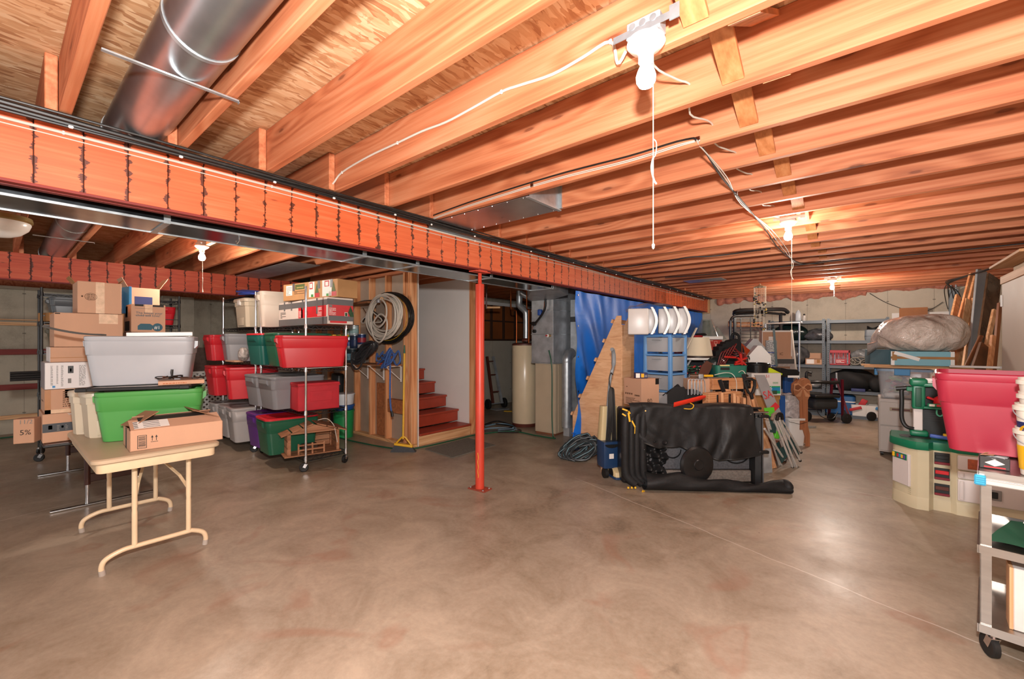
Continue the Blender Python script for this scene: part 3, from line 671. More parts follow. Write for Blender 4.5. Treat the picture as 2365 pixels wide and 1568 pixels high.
# -- two lidded beige bins, lime tote, board, silver tote
BEIGE = mat('beige_bin', '#c6b9a2', .38, var=.05, vscale=3)
def lidded_bin(label, c, rz, a=.24, b=.36, h=.40):
    t = thing('lidded_bin', label, 'bin', c, rz, 'beige lidded bins')
    part('body', MB().loft([rr(a*.84, b*.84, .03, 0, 1), rr(a*.86, b*.86, .035, .01, 1), rr(a*.95, b*.95, .035, h*.72, 1), rr(a*.99, b*.99, .035, h*.725, 1), rr(a, b, .035, h*.88, 1)]), BEIGE, t)
    part('lid', MB().loft([rr(a*1.06, b*1.05, .04, h*.88, 3), rr(a*1.07, b*1.06, .04, h*.96, 3), rr(a*1.02, b*1.01, .04, h, 3), rr(a*.8, b*.85, .04, h*1.005, 3)]), BEIGE, t)
    for s in (-1, 1): part('latch', MB().bx(s*a*.5-.012, s*a*.5+.014, -.05, .05, h*.76, h*.95, .006).bx(s*a*.5-.012, s*a*.5+.02, -.035, .035, h*.80, h*.84, .004), LATCH, t)
    part('front_panel', MB().bx(a*.455, a*.475, -.10, .10, .02, .12, .008), BEIGE, t)
    return t
lidded_bin('nearer of the two beige lidded bins on the cream table, beside the green tote', (-4.17, .54, .731), radians(8), .20, .30, .32)
lidded_bin('farther beige lidded bin on the cream table, half hidden by its twin', (-4.385, .49, .731), radians(10), .15, .28, .31)
tote('bright green open tote on the cream table with a framed board on its rim', (-3.92, .735, .731), .58, .36, .33, T_LIME, radians(72), group=None)
g = thing('framed_board', 'white board in a black plastic frame lying on the green tote', 'board', (-3.965, .70, 1.075), radians(62))
part('panel', MB().bx(-.27, .27, -.19, .19, 0, .008), WHITE, g)
for a_ in ((-.29, .29, -.205, -.18), (-.29, .29, .18, .205), (-.29, -.265, -.205, .205), (.265, .29, -.205, .205)): part('frame_edge', MB().bx(*a_, -.008, .014, .004), BLK, g)
for sx in (-1, 1): part('corner_cap', MB().bx(sx*.275-.03, sx*.275+.03, -.212, -.15, -.010, .016, .004), BLK, g)
tote('large open silver-grey tote standing on the framed board above the green tote', (-4.10, .72, 1.091), .60, .42, .34, T_SILV, radians(72), group=None)
t = thing('foam_sheet', 'curved dark foam strip sticking out left from the silver-grey tote', 'foam', (-4.25, .45, 1.432), radians(74))
part('strip', MB().loft([[Vector((.06-.30*f, y, .004+.055*f*f+dz)) for y, dz in ((-.09*(1-f*.7), 0), (.09*(1-f*.7), 0), (.09*(1-f*.7), .012), (-.09*(1-f*.7), .012))] for f in [i/8 for i in range(9)]]), mat('foam_dark', '#4d4a46', .9), t)
t = part('foam_board', MB().bx(-.19, .19, -.10, .10, 0, .03, .003), WHITE, None, loc=(-4.12, .81, 1.433), rot=(0, radians(-1.5), radians(78))); tag(t, 'thick white foam board lying across the silver-grey tote', 'board')
t = carton('flat_box', 'thin flat cardboard box on the framed board under a tangle of cords', (-3.80, .865, 1.091), (.14, .26, .028), radians(-12), tape=None)
scribble(t, (.14, .26, .028), '+x', .1, .6, .3, .7, 1, mat('ink_orange', '#b05a20', .7, var=0), 34)
t = thing('cord_tangle', 'tangle of black and brown cords on the thin flat box', 'cord', (-3.80, .86, 1.121))
rg = random.Random(4)
for j in range(5):
    P = [(.04*sin(i*1.2+j)+rg.uniform(-.01, .01), -.09+.03*j+.05*cos(i*1.1+j*2)+(.03*i if j > 2 else 0)*.5, .008+.022*abs(sin(i*.8+j))*(1 if j < 3 else .3)) for i in range(9)]
    part('cord', MB().tube(smooth_path(P, 4), .0035, 6), WIREB if j % 2 == 0 else mat('brown_cord', '#5b3a2a', .5), t)
part('plug', MB().tube([(0, -.05, .02), (.0, -.052, .055), (.0, -.05, .075)], [.005, .009, .008], 8), WIREB, t)
# -- long open shipping carton, front right of the table
oc = thing('shipping_box', 'long low shipping box with raised flaps at the front of the cream table', 'box', (-3.535, .765, .731), radians(-3))
a, b, h = .30, .475, .125
part('body', MB().bx(-a/2, a/2, -b/2, b/2, 0, .003).bx(a/2-.004, a/2, -b/2, b/2, 0, h).bx(-a/2, -a/2+.004, -b/2, b/2, 0, h).bx(-a/2, a/2, -b/2, -b/2+.004, 0, h).bx(-a/2, a/2, b/2-.004, b/2, 0, h), CARD, oc)
part('flap', MB().bar((a/2-.002, -.0, h), (.02, .0, h+.045), b-.01, .003, (.3, 0, 1)), CARD, oc, label='front flap carrying the white address label')
part('flap', MB().bar((-a/2+.002, .0, h), (-.03, .0, h+.06), b-.06, .003, (-.3, 0, 1)), CARD, oc)
part('flap', MB().bar((-.02, b/2-.004, h+.02), (-.02, b/2-.16, h+.085), a*.8, .003, (0, .3, 1)), CARDI, oc)
part('flap', MB().bar((-.02, -b/2+.004, h+.01), (-.05, -b/2+.13, h+.085), a*.7, .003, (0, -.3, 1)), CARDI, oc)
part('tape', MB().bar((.022, -b/2+.05, h+.047), (.022, b/2-.08, h+.047), .05, .0015, (.3, 0, 1)), INK, oc)
M = Matrix.Translation((a/2-.002, 0, h)) @ Matrix.Rotation(atan2(.045, -(a/2-.022)), 4, (0, -1, 0))
lb = MB().bar((.122, -.19, h+.0105), (.065, -.19, h+.0338), .0, .0)
part('address_label', MB().bar((.135, -.13, h+.0075), (.055, -.13, h+.0385), .17, .0012, (.3, 0, 1)), PAPER, oc)
q = MB()
for i in range(4): q.bar((.128-.019*i, -.205, h+.0108+.0076*i), (.122-.019*i, -.205, h+.0132+.0076*i), .02, .0014, (.3, 0, 1)).bar((.128-.019*i, -.13, h+.0108+.0076*i), (.125-.019*i, -.13, h+.0122+.0076*i), .08, .0014, (.3, 0, 1))
part('small_print', q, INK, oc, kind='stuff')
D_ = (a, b, h)
bc = MB(); o_ = Vector((a/2+.0006, -b/2, 0)); rb = random.Random(2)
bc.bx(a/2, a/2+.0014, -b/2+.035, -b/2+.079, .012, .092); part('barcode_frame', bc, INK, oc, smooth=0)
part('barcode_ground', MB().bx(a/2+.0012, a/2+.0018, -b/2+.038, -b/2+.076, .015, .089), CARD, oc, smooth=0)
bc = MB(); z = .018
while z < .086:
    w_ = rb.choice((.0008, .0016, .003)); bc.bx(a/2+.0016, a/2+.0023, -b/2+.040, -b/2+.074, z, z+w_); z += w_+rb.choice((.001, .002))
part('barcode', bc, INK, oc, smooth=0, kind='stuff')
for y in (.105, .125):
    part('arrow_mark', MB().bx(a/2, a/2+.0012, -b/2+y-.0015, -b/2+y+.0015, .052, .078).prism([(-b/2+y-.006, .072), (-b/2+y+.006, .072), (-b/2+y, .086)], a/2, a/2+.0012, Matrix(((0, 0, 1, 0), (1, 0, 0, 0), (0, 1, 0, 0), (0, 0, 0, 1)))), INK, oc, smooth=0)
part('arrow_base', MB().bx(a/2, a/2+.0012, -b/2+.098, -b/2+.133, .044, .0465), INK, oc, smooth=0)
part('tape', MB().bx(-.03, .02, -b/2-.0012, -b/2, .0, h), INK, oc, smooth=0, label='black parcel tape on the box end')
# ================================================================ brown table behind with a tower of cartons
BRN = mat('brown_tube', '#3f1f17', .35, var=.1)
bt = thing('activity_table', 'low brown table with chrome feet under the tower of cardboard boxes', 'table', (-5.82, .66, 0))
part('tabletop', MB().bx(-.92, .92, -.41, .41, .565, .60, .008), mat('brown_laminate', '#4a2a1d', .4), bt)
part('edge_trim', MB().bx(-.925, .925, -.415, .415, .568, .588, .006), BLK, bt)
for x in (.72, -.76):
    part('foot_bar', MB().bar((x, -.37, .012), (x, .30, .012), .028, .016, bev=.004), CHROME, bt)
    part('cross_panel', MB().bx(x-.01, x+.01, -.14, .16, .20, .27, .004), BRN, bt)
    for y in (-.15, .18):
        part('leg', MB().cyl((x, y, .18), (x, y, .565), .021, n=14), BRN, bt)
        part('leg_insert', MB().cyl((x, y, .018), (x, y, .19), .013, n=14), CHROME, bt)
fx = -4.93
def stack(name, label, u0, u1, v0, v1, depth, fxx=fx, z0=None, **kw):
    p0, p1 = atX(u0, v0, fxx), atX(u1, v0, fxx); zt = atX(u0, v1, fxx).z; z0 = p0.z if z0 is None else z0
    d = (depth, p1.y-p0.y, zt-z0)
    return carton(name, label, (fxx-depth/2, (p0.y+p1.y)/2, z0), d, **kw), d
t, d = stack('cardboard_box', 'cardboard box with a dark printed tape band, bottom of the box tower', 98, 225, 1020, 958, .42, z0=.602, tape=None)
z1 = .602+d[2]
decal(t, d, '+x', 0, 1, .36, .66, mat('tape_print', '#2c3138', .4, var=.05), 'printed_tape')
words(t, d, '+x', 'prime', .030, .62, .40, mat('ink_sky', '#4aa8cf', .5, var=0), turn=pi/2)
for i, u in enumerate((.25, .40, .83)): scribble(t, d, '+x', u, u+.05, .40, .62, 4, INKGR, i)
decal(t, d, '+x', .10, .17, .46, .60, INKGR, 'tape_logo'); decal(t, d, '+x', .33, .37, .48, .56, CARD, 'tape_logo')
p = part('paper_slip', MB().bx(-.04, .05, -.05, .05, 0, .001), PAPER, None, loc=(-4.965, .42, z1+.002), rot=(.0, .35, .3)); tag(p, 'white paper slip poking out from between the stacked boxes', 'paper')
d5 = (.11, .115, .19)
t = carton('cardboard_box', 'tan box marked 5% leaning beside the lowest box of the tower', (-5.10, .172, .602), d5, radians(-22), tape=None)
words(t, d5, '+x', '5%', .055, .30, .35, INK); words(t, d5, '+x', '11/2', .045, .25, .80, INKGR)
t, d = stack('cardboard_box', 'cardboard box taped all over, second from the bottom of the box tower', 103, 215, 958, 901, .40, z0=z1+.003, tape='x')
decal(t, d, '+x', 0, .12, 0, 1, TAPEB, 'tape'); decal(t, d, '+x', .0, 1, 0, .16, TAPE, 'tape'); decal(t, d, '+x', .34, .72, .18, .98, CARD, 'address_sheet'); scribble(t, d, '+x', .36, .70, .25, .95, 8, INKB, 3); scribble(t, d, '-y', .25, .62, .45, .55, 1, INKB, 33)
z2 = z1+.003+d[2]
t, d = stack('cardboard_box', 'white printed box with a small drawing of a coffee maker in the tower', 103, 232, 900, 838, .40, z0=z2+.003, m=mat('white_carton', '#ddd8d6', .5, var=.03), tape=None)
z3 = z2+.003+d[2]
decal(t, d, '-y', 0, 1, 0, 1, mat('carton_grey', '#7e7478', .5), 'side_print'); scribble(t, d, '+x', .10, .14, .15, .9, 22, INKGR, 5); scribble(t, d, '+x', .20, .23, .2, .9, 22, INKGR, 6); scribble(t, d, '+x', .28, .32, .1, .9, 22, INKGR, 16)
scribble(t, d, '+x', .60, .72, .1, .9, 18, INKGR, 7); decal(t, d, '+x', .40, .50, .58, .86, BLK, 'picture'); decal(t, d, '+x', .435, .465, .64, .76, INKW, 'picture'); decal(t, d, '+x', .40, .46, .2, .38, INKGR, 'picture'); decal(t, d, '+x', .13, .18, .05, .13, INKBL, 'logo')
t, d = stack('cardboard_box', 'flat tan box lying on the white printed box', 116, 232, 836, 802, .38, z0=z3+.003, tape=None)
z4 = z3+.003+d[2]; decal(t, d, '-y', 0, 1, 0, 1, mat('white_carton', '#ddd8d6'), 'side_print'); decal(t, d, '+x', .0, 1, .28, .31, CARDD, 'crease')
t, d = stack('cardboard_box', 'big plain box with shiny tape at its top edge, above the flat tan box', 125, 284, 801, 721, .42, z0=z4+.003, tape=None)
z5 = z4+.003+d[2]; decal(t, d, '+x', .63, .92, .70, 1, TAPE, 'tape'); decal(t, d, '+x', .01, .08, .955, .985, INK, 'mark')
t, d = stack('cardboard_box', 'topmost box with a round stamp and a band of clear tape', 179, 281, 720, 648, .34, z0=z5+.003, tape=None)
top_box = t; td = d
decal(t, d, '+x', .40, .60, 0, 1, TAPE, 'tape')
st_ = MB(); o_ = Vector((d[0]/2+.0008, -d[1]/2+.29*d[1], .52*d[2]))
st_.tube([o_+Vector((0, .036*cos(q), .030*sin(q))) for q in [2*pi*i/28 for i in range(28)]], .0014, 5, closed=True).tube([o_+Vector((0, .028*cos(q), .022*sin(q))) for q in [2*pi*i/28 for i in range(28)]], .0009, 5, closed=True)
part('stamp', st_, INKB, t); scribble(t, d, '+x', .21, .37, .44, .62, 4, INKB, 9); decal(t, d, '+x', .08, .12, .5, .55, INKB, 'mark')
for s, an in ((-1, -30), (1, 28)):
    part('flap', MB().bar((-.10, s*d[1]/2, d[2]), (-.10, s*(d[1]/2+.035), d[2]+.05), .22, .003, (0, 1, 0)), CARDD, t)
# box "The boost your child will love!"
p0, p1 = atX(303, 765, -4.93), atX(382, 765, -4.93); db = (.34, p1.y-p0.y, .245)
t = carton('cardboard_box', 'box printed with a slogan about a boost your child will love', (-5.10, (p0.y+p1.y)/2+.0, 1.478), db, tape='x')
words(t, db, '+x', 'The boost your\nchild will love!', .0265, .13, .66, INKT, sx=1.1)
mbk = MB().prism([(0, 0), (.095, 0), (.11, .035), (.085, .055), (.02, .055), (0, .035)], 0, .0012, Matrix(((0, 0, 1, db[0]/2), (1, 0, 0, -.075), (0, 1, 0, .02), (0, 0, 0, 1)))); part('print', mbk, INKT, t, smooth=0)
part('print', MB().cyl((db[0]/2, .062, .045), (db[0]/2+.002, .062, .045), .036, n=24), INKT, t, smooth=0); text('#1', .04, INKW, t, (db[0]/2+.0024, .038, .03), (0, 1, 0), (0, 0, 1))
decal(t, db, '-y', .25, .55, .55, .95, INK, 'print'); decal(t, db, '-y', .28, .52, .58, .92, INKW, 'print'); decal(t, db, '-y', .2, .8, .05, .4, INK, 'print'); decal(t, db, '+x', .1, .35, .93, 1, INK, 'print'); decal(t, db, '+x', .62, .95, .93, 1, INK, 'print'); decal(t, db, '+x', .10, .55, .60, .607, INKT, 'rule'); decal(t, db, '+x', .10, .55, .93-.08, .857, INKT, 'rule')
bs = thing('storage_crate', 'plain carton on the brown table carrying the slogan box', 'box', (-5.12, .88, .602)); part('body', MB().bx(-.19, .19, -.14, .14, 0, .43, .004), CARDD, bs); part('tape', MB().bx(-.192, .192, -.025, .025, .43, .431), TAPE, bs)
bs = thing('storage_crate', 'closed carton behind the silver-grey tote, under the slogan box', 'box', (-5.12, .88, 1.036)); part('body', MB().bx(-.19, .19, -.14, .14, 0, .436, .004), CARD, bs); part('tape', MB().bx(-.192, .192, -.025, .025, .436, .437), TAPE, bs)
# open carton with a blue book behind the slogan box
t = open_carton('cardboard_box', 'open carton with upright flaps behind the slogan box', (-5.50, .93, 1.70), (.26, .24, .21), 0, {'-y': (25, .1), '+y': (30, .13)})
decal(t, (.26, .24, .21), '+x', .2, .75, .1, .6, NAVY, 'print')
bs = thing('storage_crate', 'carton under the open carton with the upright flaps', 'box', (-5.50, .90, .602)); part('body', MB().bx(-.19, .19, -.17, .17, 0, 1.095, .004), CARDD, bs)
t = part('book', MB().bx(-.10, .10, -.008, .012, 0, .24, .002), INKBL, None, loc=(-5.20, .765, 1.65), rot=(0, 0, .2)); tag(t, 'bright blue book standing beside the topmost carton', 'book')
# black wire shelving behind with bins
bw = wire_shelf_unit('black wire shelving unit behind the tower of cardboard boxes', -7.86, -7.42, .36, 1.66, [.2, .75, 1.28, 1.62, 1.96], 2.03, BLKM, BLKM)
for dx in (.215,):
    part('side_rail', MB().bar((dx, -.65, 1.70), (dx, .65, 1.70), .01, .01), BLKM, bw)
t = tote('red open tote on the black wire shelving behind the slogan box', (-7.62, 1.43, 1.625), .42, .40, .25, T_RED, 0)
t = tote('grey lidded tote in the top bay of the black shelving, behind clear wrap', (-7.62, .66, 1.66), .48, .42, .26, plast('dark_grey', '#54585c'), pi/2, lid=plast('dark_grey', '#54585c'))
t = carton('cardboard_box', 'taped box on the black wire shelving at the left', (-7.50, .52, 1.635), (.26, .30, .10), .3, m=CARDD, tape='x')
t = part('wrapped_bundle', MB().sph((0, 0, .1), .1, 8, (1, .8, 1)), mat('bubble_wrap', '#8d8478', .25, .2, var=.4, vscale=40, bump=.6, bscale=80), None, loc=(-7.35, .72, 1.63)); tag(t, 'crinkled bubble wrap bundle on the black wire shelving', 'bundle')
t = tote('dull olive bin on the middle of the black wire shelving', (-7.62, .62, 1.285), .40, .40, .28, mat('olive_bin', '#5c5642', .5), pi/2, lid=mat('olive_bin', '#5c5642'))
t = tote('olive lidded bin one shelf lower on the black shelving', (-7.62, .62, .755), .40, .40, .28, mat('olive_bin', '#5c5642', .5), pi/2, lid=mat('olive_bin', '#5c5642'))
# wooden rack on the left wall
lr = thing('wall_rack', 'open wooden rack of pale and dark-red rails on the left concrete wall', 'rack', (XL+.02, 0, 0))
for z, m, hh in ((1.64, PINEY, .05), (1.20, BEAMD, .085), (.67, BEAMD, .085), (.235, PINEY, .06)): part('rail', MB().bx(.09, .128, -3, .78, z, z+hh, .002), m, lr)
part('rail', MB().bx(.0, .128, -3, .74, 1.72, 1.735, .002), PINEY, lr)
part('upright', MB().bx(.045, .135, .78, .82, 0, 2.1, .002), PINEZ, lr)
part('upright', MB().bx(.045, .135, -1.4, -1.36, 0, 2.1, .002), PINEZ, lr)
t = thing('folded_chairs', 'dark folded tubes sticking out behind the white printed box', 'chair', tuple(atX(68, 868, -5.6)))
for i in range(4): part('tube', MB().cyl((0, -.11, .02*i-.03), (-.02*i, .35, .02*i-.03), .011, n=8), BLK, t)
# ================================================================ green garden hose along the floor, mat
HOSEG = mat('hose_green', '#14543a', .4)
t = part('garden_hose', MB().tube(smooth_path([(-9.6, -.6, .012), (-9.5, .9, .012), (-9.0, 1.9, .012), (-8.0, 2.9, .012), (-6.6, 3.15, .012), tuple(atZ(812, 1018, .012)), tuple(atZ(905, 1035, .012)), tuple(atZ(960, 1035, .012)), tuple(atZ(1040, 1018, .012)), tuple(atZ(1100, 1004, .012)), tuple(atZ(1180, 996, .012)), tuple(atZ(1240, 1006, .012)), tuple(atZ(1280, 1012, .012)), (-3.50, 5.17, .03), (-3.53, 5.19, .3), (-3.54, 5.20, 1.0), (-3.60, 5.21, 1.27)], 8), .0095, 8), HOSEG, None)
tag(t, 'green garden hose running along the floor to the furnace plenum', 'hose')
t = part('floor_mat', MB().prism([(-4.40, 3.56), (-3.82, 3.50), (-3.84, 4.30), (-4.42, 4.36)], .001, .010), mat('mat_grey', '#6d6a60', .95, var=.2, vscale=60, bump=.4), None); tag(t, 'thin grey-green floor mat in front of the red stairs', 'mat')
# brown peg panel and white lattice leaning behind the shelves
p = thing('hardboard_sheet', 'brown patterned panel leaning on the wall above the white lattice', 'panel', (-9.50, 2.2, .01), 0, None, (0, radians(-3), 0))
part('sheet', MB().bx(-.01, 0, -.8, .75, 0, 1.28), mat('brown_sheet', '#5f4a40', .7, var=.25, vscale=26), p)
la = thing('lattice', 'white plastic lattice leaning between the green tote and the chrome shelving', 'lattice', (-9.30, 2.10, .01), 0, None, (0, radians(-5), 0))
lm = MB(); W_, H_ = 1.5, .83
def clipln(x, z, s):
    P = []
    a0, b0 = x, z
    t0 = max((-W_/2-a0)/1 if 1 else 0, (0-b0)/s if s > 0 else (H_-b0)/s); t1 = min(W_/2-a0, (H_-b0)/s if s > 0 else (0-b0)/s)
    return (t0, t1)
for s in (1, -1):
    for i in range(-22, 24):
        z = H_/2+i*.088; t0, t1 = clipln(0, z, s)
        if t1-t0 > .02: lm.bar((.004*s, t0, z+s*t0), (.004*s, t1, z+s*t1), .030, .006, (1, 0, 0))
part('lattice_strips', lm, WHITE, la, smooth=0, kind='stuff')
for a_, b_ in (((0, -W_/2, 0), (0, -W_/2, H_)), ((0, W_/2, 0), (0, W_/2, H_)), ((0, -W_/2, H_), (0, W_/2, H_)), ((0, -W_/2, 0), (0, W_/2, 0))): part('border', MB().bar(a_, b_, .04, .012, (1, 0, 0)), WHITE, la)
# ================================================================ chrome shelving with totes
LZ = [.118, .66, 1.13, 1.577, 1.996]; NZ = [.14, .634, 1.10, 1.567]
wire_shelf_unit('far chrome wire shelving unit, nearer to the left wall, holding red totes', -7.16, -5.96, 2.12, 2.57, LZ, 2.03, CHROME, BLKM)  # chrome shelves given black metal, a colour standing in for their shade
wire_shelf_unit('chrome wire shelving unit nearest the stairs, with a tree box on top', -5.84, -4.64, 2.14, 2.60, NZ, 1.99, CHROME, BLKM, board=(1.10,))  # shelf wires blackened here too, shade on the chrome put into the colour
e = .008
# left unit
tote('light grey tote at the left of the bottom shelf of the far chrome unit', (-6.98, 2.22, LZ[0]+e), .58, .34, .42, T_LGREY, pi/2, lid=T_LGREY)
tote('light grey lidded tote in the middle of the bottom shelf of the far chrome unit', (-6.60, 2.22, LZ[0]+e), .58, .34, .42, T_LGREY, pi/2, lid=T_LGREY)
tote('light grey lidded tote at the right of the bottom shelf of the far chrome unit', (-6.20, 2.20, LZ[0]+e), .60, .38, .43, T_LGREY, radians(84), lid=T_LGREY)
tote('red lidded tote at the left of the second shelf of the far chrome unit', (-6.86, 2.15, LZ[1]+e), .60, .36, .40, T_RED, pi/2, lid=T_RED)
t = tote('red lidded tote at the right of the second shelf of the far chrome unit', (-6.24, 2.16, LZ[1]+e), .58, .42, .40, T_RED, radians(76), lid=T_RED)
t = tote('narrow red open tote at the left of the third shelf of the far chrome unit', (-6.90, 2.10, LZ[2]+e), .52, .34, .35, T_RED, pi/2)
t = tote('grey open tote beside the narrow red tote on the far chrome unit', (-6.42, 2.18, LZ[2]+e), .56, .42, .36, T_GREY, radians(80)); label_patch(t, (-.285*.93, -.04, .27), .05, .07, 0, PAPER, .1)
t = carton('flat_box', 'flat carton lying in front of the grey tote on the far chrome unit', (-6.22, 1.96, LZ[2]+e), (.34, .10, .02), 0, tape=None)
t = part('plastic_bag', MB().sph((0, 0, .09), .09, 8, (.7, .7, 1)), mat('clear_bag', '#9c9590', .2, .0, var=.5, vscale=30, bump=.8, bscale=40), None, loc=(-5.99, 1.99, LZ[2]+.02)); tag(t, 'crinkled clear bag squeezed beside the shelf post below the beige bin', 'bag')
lidded_bin('beige lidded bin on the fourth shelf of the far chrome unit', (-6.28, 2.22, LZ[3]+e), radians(-90), .36, .42, .37)
t = part('plastic_bag', MB().sph((0, 0, .10), .10, 8, (.9, .7, 1)), mat('blue_bag', '#23497a', .5, var=.4, vscale=14, bump=.4), None, loc=(-6.72, 2.25, LZ[3]+.02)); tag(t, 'dark blue stuffed bag beside the beige bin on the far chrome unit', 'bag')
t = part('crumpled_paper', MB().sph((0, 0, .07), .07, 6, (1.1, .8, .9)), mat('kraft', '#b98a5c', .85, var=.2, bump=.5), None, loc=(-6.66, 2.22, LZ[3]+.235)); tag(t, 'crumpled brown paper on top of the dark blue bag', 'paper')
t = thing('tote_cover', 'blue plastic lids lying on top of the far chrome unit', 'lid', (-6.22, 2.28, LZ[4]+.01))
for i in range(2): part('lid_sheet', MB().loft([rr(.52, .40, .05, 0, 4), rr(.54, .42, .05, .018, 4), rr(.40, .30, .04, .045, 4), rr(.38, .28, .04, .04, 4)]), T_BLUE, t, loc=(-.03*i, 0, .022*i), rot=(0, radians(3+3*i), .1*i))
# right unit
tote('purple tote at the left of the bottom shelf of the near chrome unit', (-5.60, 2.22, NZ[0]+e), .56, .38, .40, T_PURP, pi/2, lid=T_PURP)
t = tote('dark green tote with a red lid on the bottom shelf of the near chrome unit', (-5.16, 2.17, NZ[0]+e), .56, .42, .40, T_GREEN, radians(85), lid=T_RED)
tote('grey tote at the left of the second shelf of the near chrome unit', (-5.58, 2.22, NZ[1]+e), .60, .40, .36, T_GREY, pi/2, lid=T_GREY)
t = tote('grey tote in the middle of the second shelf of the near chrome unit', (-5.17, 2.22, NZ[1]+e), .60, .42, .36, T_GREY, pi/2, lid=T_GREY)
label_patch(t, (-.275, -.05, .26), .05, .06, 0, PAPER, .08)
tote('teal green tote with a red lid, left on the third near chrome shelf', (-5.62, 2.22, NZ[2]+.02), .54, .36, .37, T_TEAL, radians(95), lid=T_RED)
tote('dark green lidded tote between the teal and the bright red totes', (-5.14, 2.28, NZ[2]+.02), .62, .42, .37, T_GREEN, radians(84), lid=T_GREEN)
t = tote('bright red open tote at the front of the third shelf of the near chrome unit', (-4.72, 2.245, NZ[2]+.02), .70, .36, .34, T_RED, radians(74))
# fabric cube, nativity stable
RF = mat('red_fabric', '#b5222e', .7, var=.1, vscale=9, bump=.2, bscale=300)
t = thing('fabric_cube', 'red fabric storage cube with a lid on the second shelf of the near chrome unit', 'cube', (-4.81, 2.33, NZ[1]+e), radians(-8))
part('body', MB().bx(-.15, .15, -.23, .21, 0, .27, .012), RF, t); part('lid', MB().bx(-.155, .155, -.235, .215, .27, .30, .01), RF, t)
part('piping', MB().bx(-.157, .157, -.237, .217, .266, .272), INKR, t)
part('pocket', MB().bx(.150, .154, -.11, .13, .10, .21, .003), RF, t)
OAK = wood('stable_wood', '#9c6a48', '#6f4228', ax=1, light='#b58361', rough=.7)
t = thing('toy_stable', 'small rustic wooden nativity stable on the bottom shelf of the near chrome unit', 'toy', (-4.88, 2.31, NZ[0]+.01), radians(-14))
part('floor_board', MB().bx(-.19, .19, -.30, .28, 0, .012), OAK, t)
for y in (-.25, .25):
    for x in (-.15, .15): part('post', MB().bx(x-.015, x+.015, y-.015, y+.015, .012, .24), OAK, t)
for k, y in enumerate((-.27, .25)):
    for i in range(3): part('side_board', MB().bx(-.16, .16, y, y+.01, .02+.075*i, .085+.075*i, .002), OAK, t)
for i in range(4): part('back_board', MB().bx(-.17, -.16, -.26, .26, .02+.062*i, .076+.062*i, .002), OAK, t)
for s in (-1, 1):
    for i in range(3):
        y0 = s*(.02+.11*i); y1 = s*(.115+.11*i)
        part('roof_board', MB().bar((0, y0, .345-.11*abs(y0)*3.0), (0, y1, .345-.11*abs(y1)*3.0), .42, .012, (0, 0, 1)), OAK, t)
part('gable', MB().prism([(-.28, .235), (.28, .235), (0, .325)], .14, .15, Matrix(((0, 0, 1, 0), (1, 0, 0, 0), (0, 1, 0, 0), (0, 0, 0, 1)))), OAK, t)
for z in (.05, .10): part('rail', MB().bx(.16, .17, -.16, .10, z, z+.018), OAK, t)
for y in (-.16, -.02, .10): part('rail_post', MB().bx(.155, .172, y-.008, y+.008, .012, .13), OAK, t)
part('manger', MB().bx(-.04, .06, -.10, .06, .02, .09, .01), mat('dark_wood', '#3f2a1e', .8), t)
part('cord', MB().tube(smooth_path([(.10, .05, .36), (.13, .14, .37), (.18, .2, .30), (.19, .22, .20), (.18, .24, .10)], 5), .004, 6), WIREW, t)
# taped tree carton
tc = mat('tree_box_red', '#c8202a', .35, var=.1, vscale=9)
d = (1.22, .30, .29); t = carton('tree_box', 'red and white artificial tree box wrapped in grey tape on the near chrome unit', (-5.07, 2.435, NZ[3]+.02), d, 0, m=mat('tree_box_white', '#d5c9bf', .5, var=.04), tape=None)
decal(t, d, '+x', .04, 1, .30, .72, tc, 'print'); decal(t, d, '+x', 0, 1, .72, .94, TAPEG, 'tape'); decal(t, d, '+x', .05, 1, .12, .31, TAPEG, 'tape', .002); decal(t, d, '+x', .1, .75, .04, .12, tc, 'print')
decal(t, d, '-y', .44, .98, .28, .72, tc, 'print'); decal(t, d, '-y', 0, 1, .70, .92, TAPEG, 'tape', .002); decal(t, d, '-y', 0, 1, .0, .27, TAPEG, 'tape', .002)
for u in (.12, .28, .52, .80): decal(t, d, '-y', u, u+.025, .62 if u < .7 else .40, 1.0, TAPEG, 'tape', .003)
decal(t, d, '-y', .50, .53, .28, .70, INKW, 'print'); decal(t, d, '-y', .60, .63, .38, .55, INK, 'print'); scribble(t, d, '-y', .04, .16, .34, .60, 5, INK, 3); scribble(t, d, '-y', .82, .90, .32, .66, 8, INKW, 4); scribble(t, d, '-y', .45, .50, .32, .6, 6, INKW, 5)
tr = [(.0, 0), (.045, 0), (.04, .02), (.036, .03), (.034, .05), (.028, .06), (.024, .08), (.016, .09), (.004, .125), (-.008, .09), (-.014, .08), (-.02, .06), (-.028, .05)]
part('tree_print', MB().prism(tr, d[0]/2+.0015, d[0]/2+.0024, Matrix(((0, 0, 1, 0), (1, 0, 0, .115), (0, 1, 0, .085), (0, 0, 0, 1)))), mat('fir_green', '#2c4a2c', .6, var=.5, vscale=60), t, smooth=0)
decal(t, d, '+x', .66, .78, .30, .46, INKW, 'print', .0018); decal(t, d, '+x', .675, .765, .315, .445, mat('fir_green', '#2c4a2c'), 'print', .0022); scribble(t, d, '+x', .07, .32, .34, .62, 7, INKW, 8); decal(t, d, '+x', .07, .18, .63, .71, INKGR, 'print', .002)
d = (1.02, .26, .195); t = carton('tree_box', 'tan printed christmas tree carton lying on the red and white tree box', (-4.91, 2.42, NZ[3]+.314), d, radians(8), m=mat('tan_carton', '#b98a5a', .7, var=.08), tape=None)
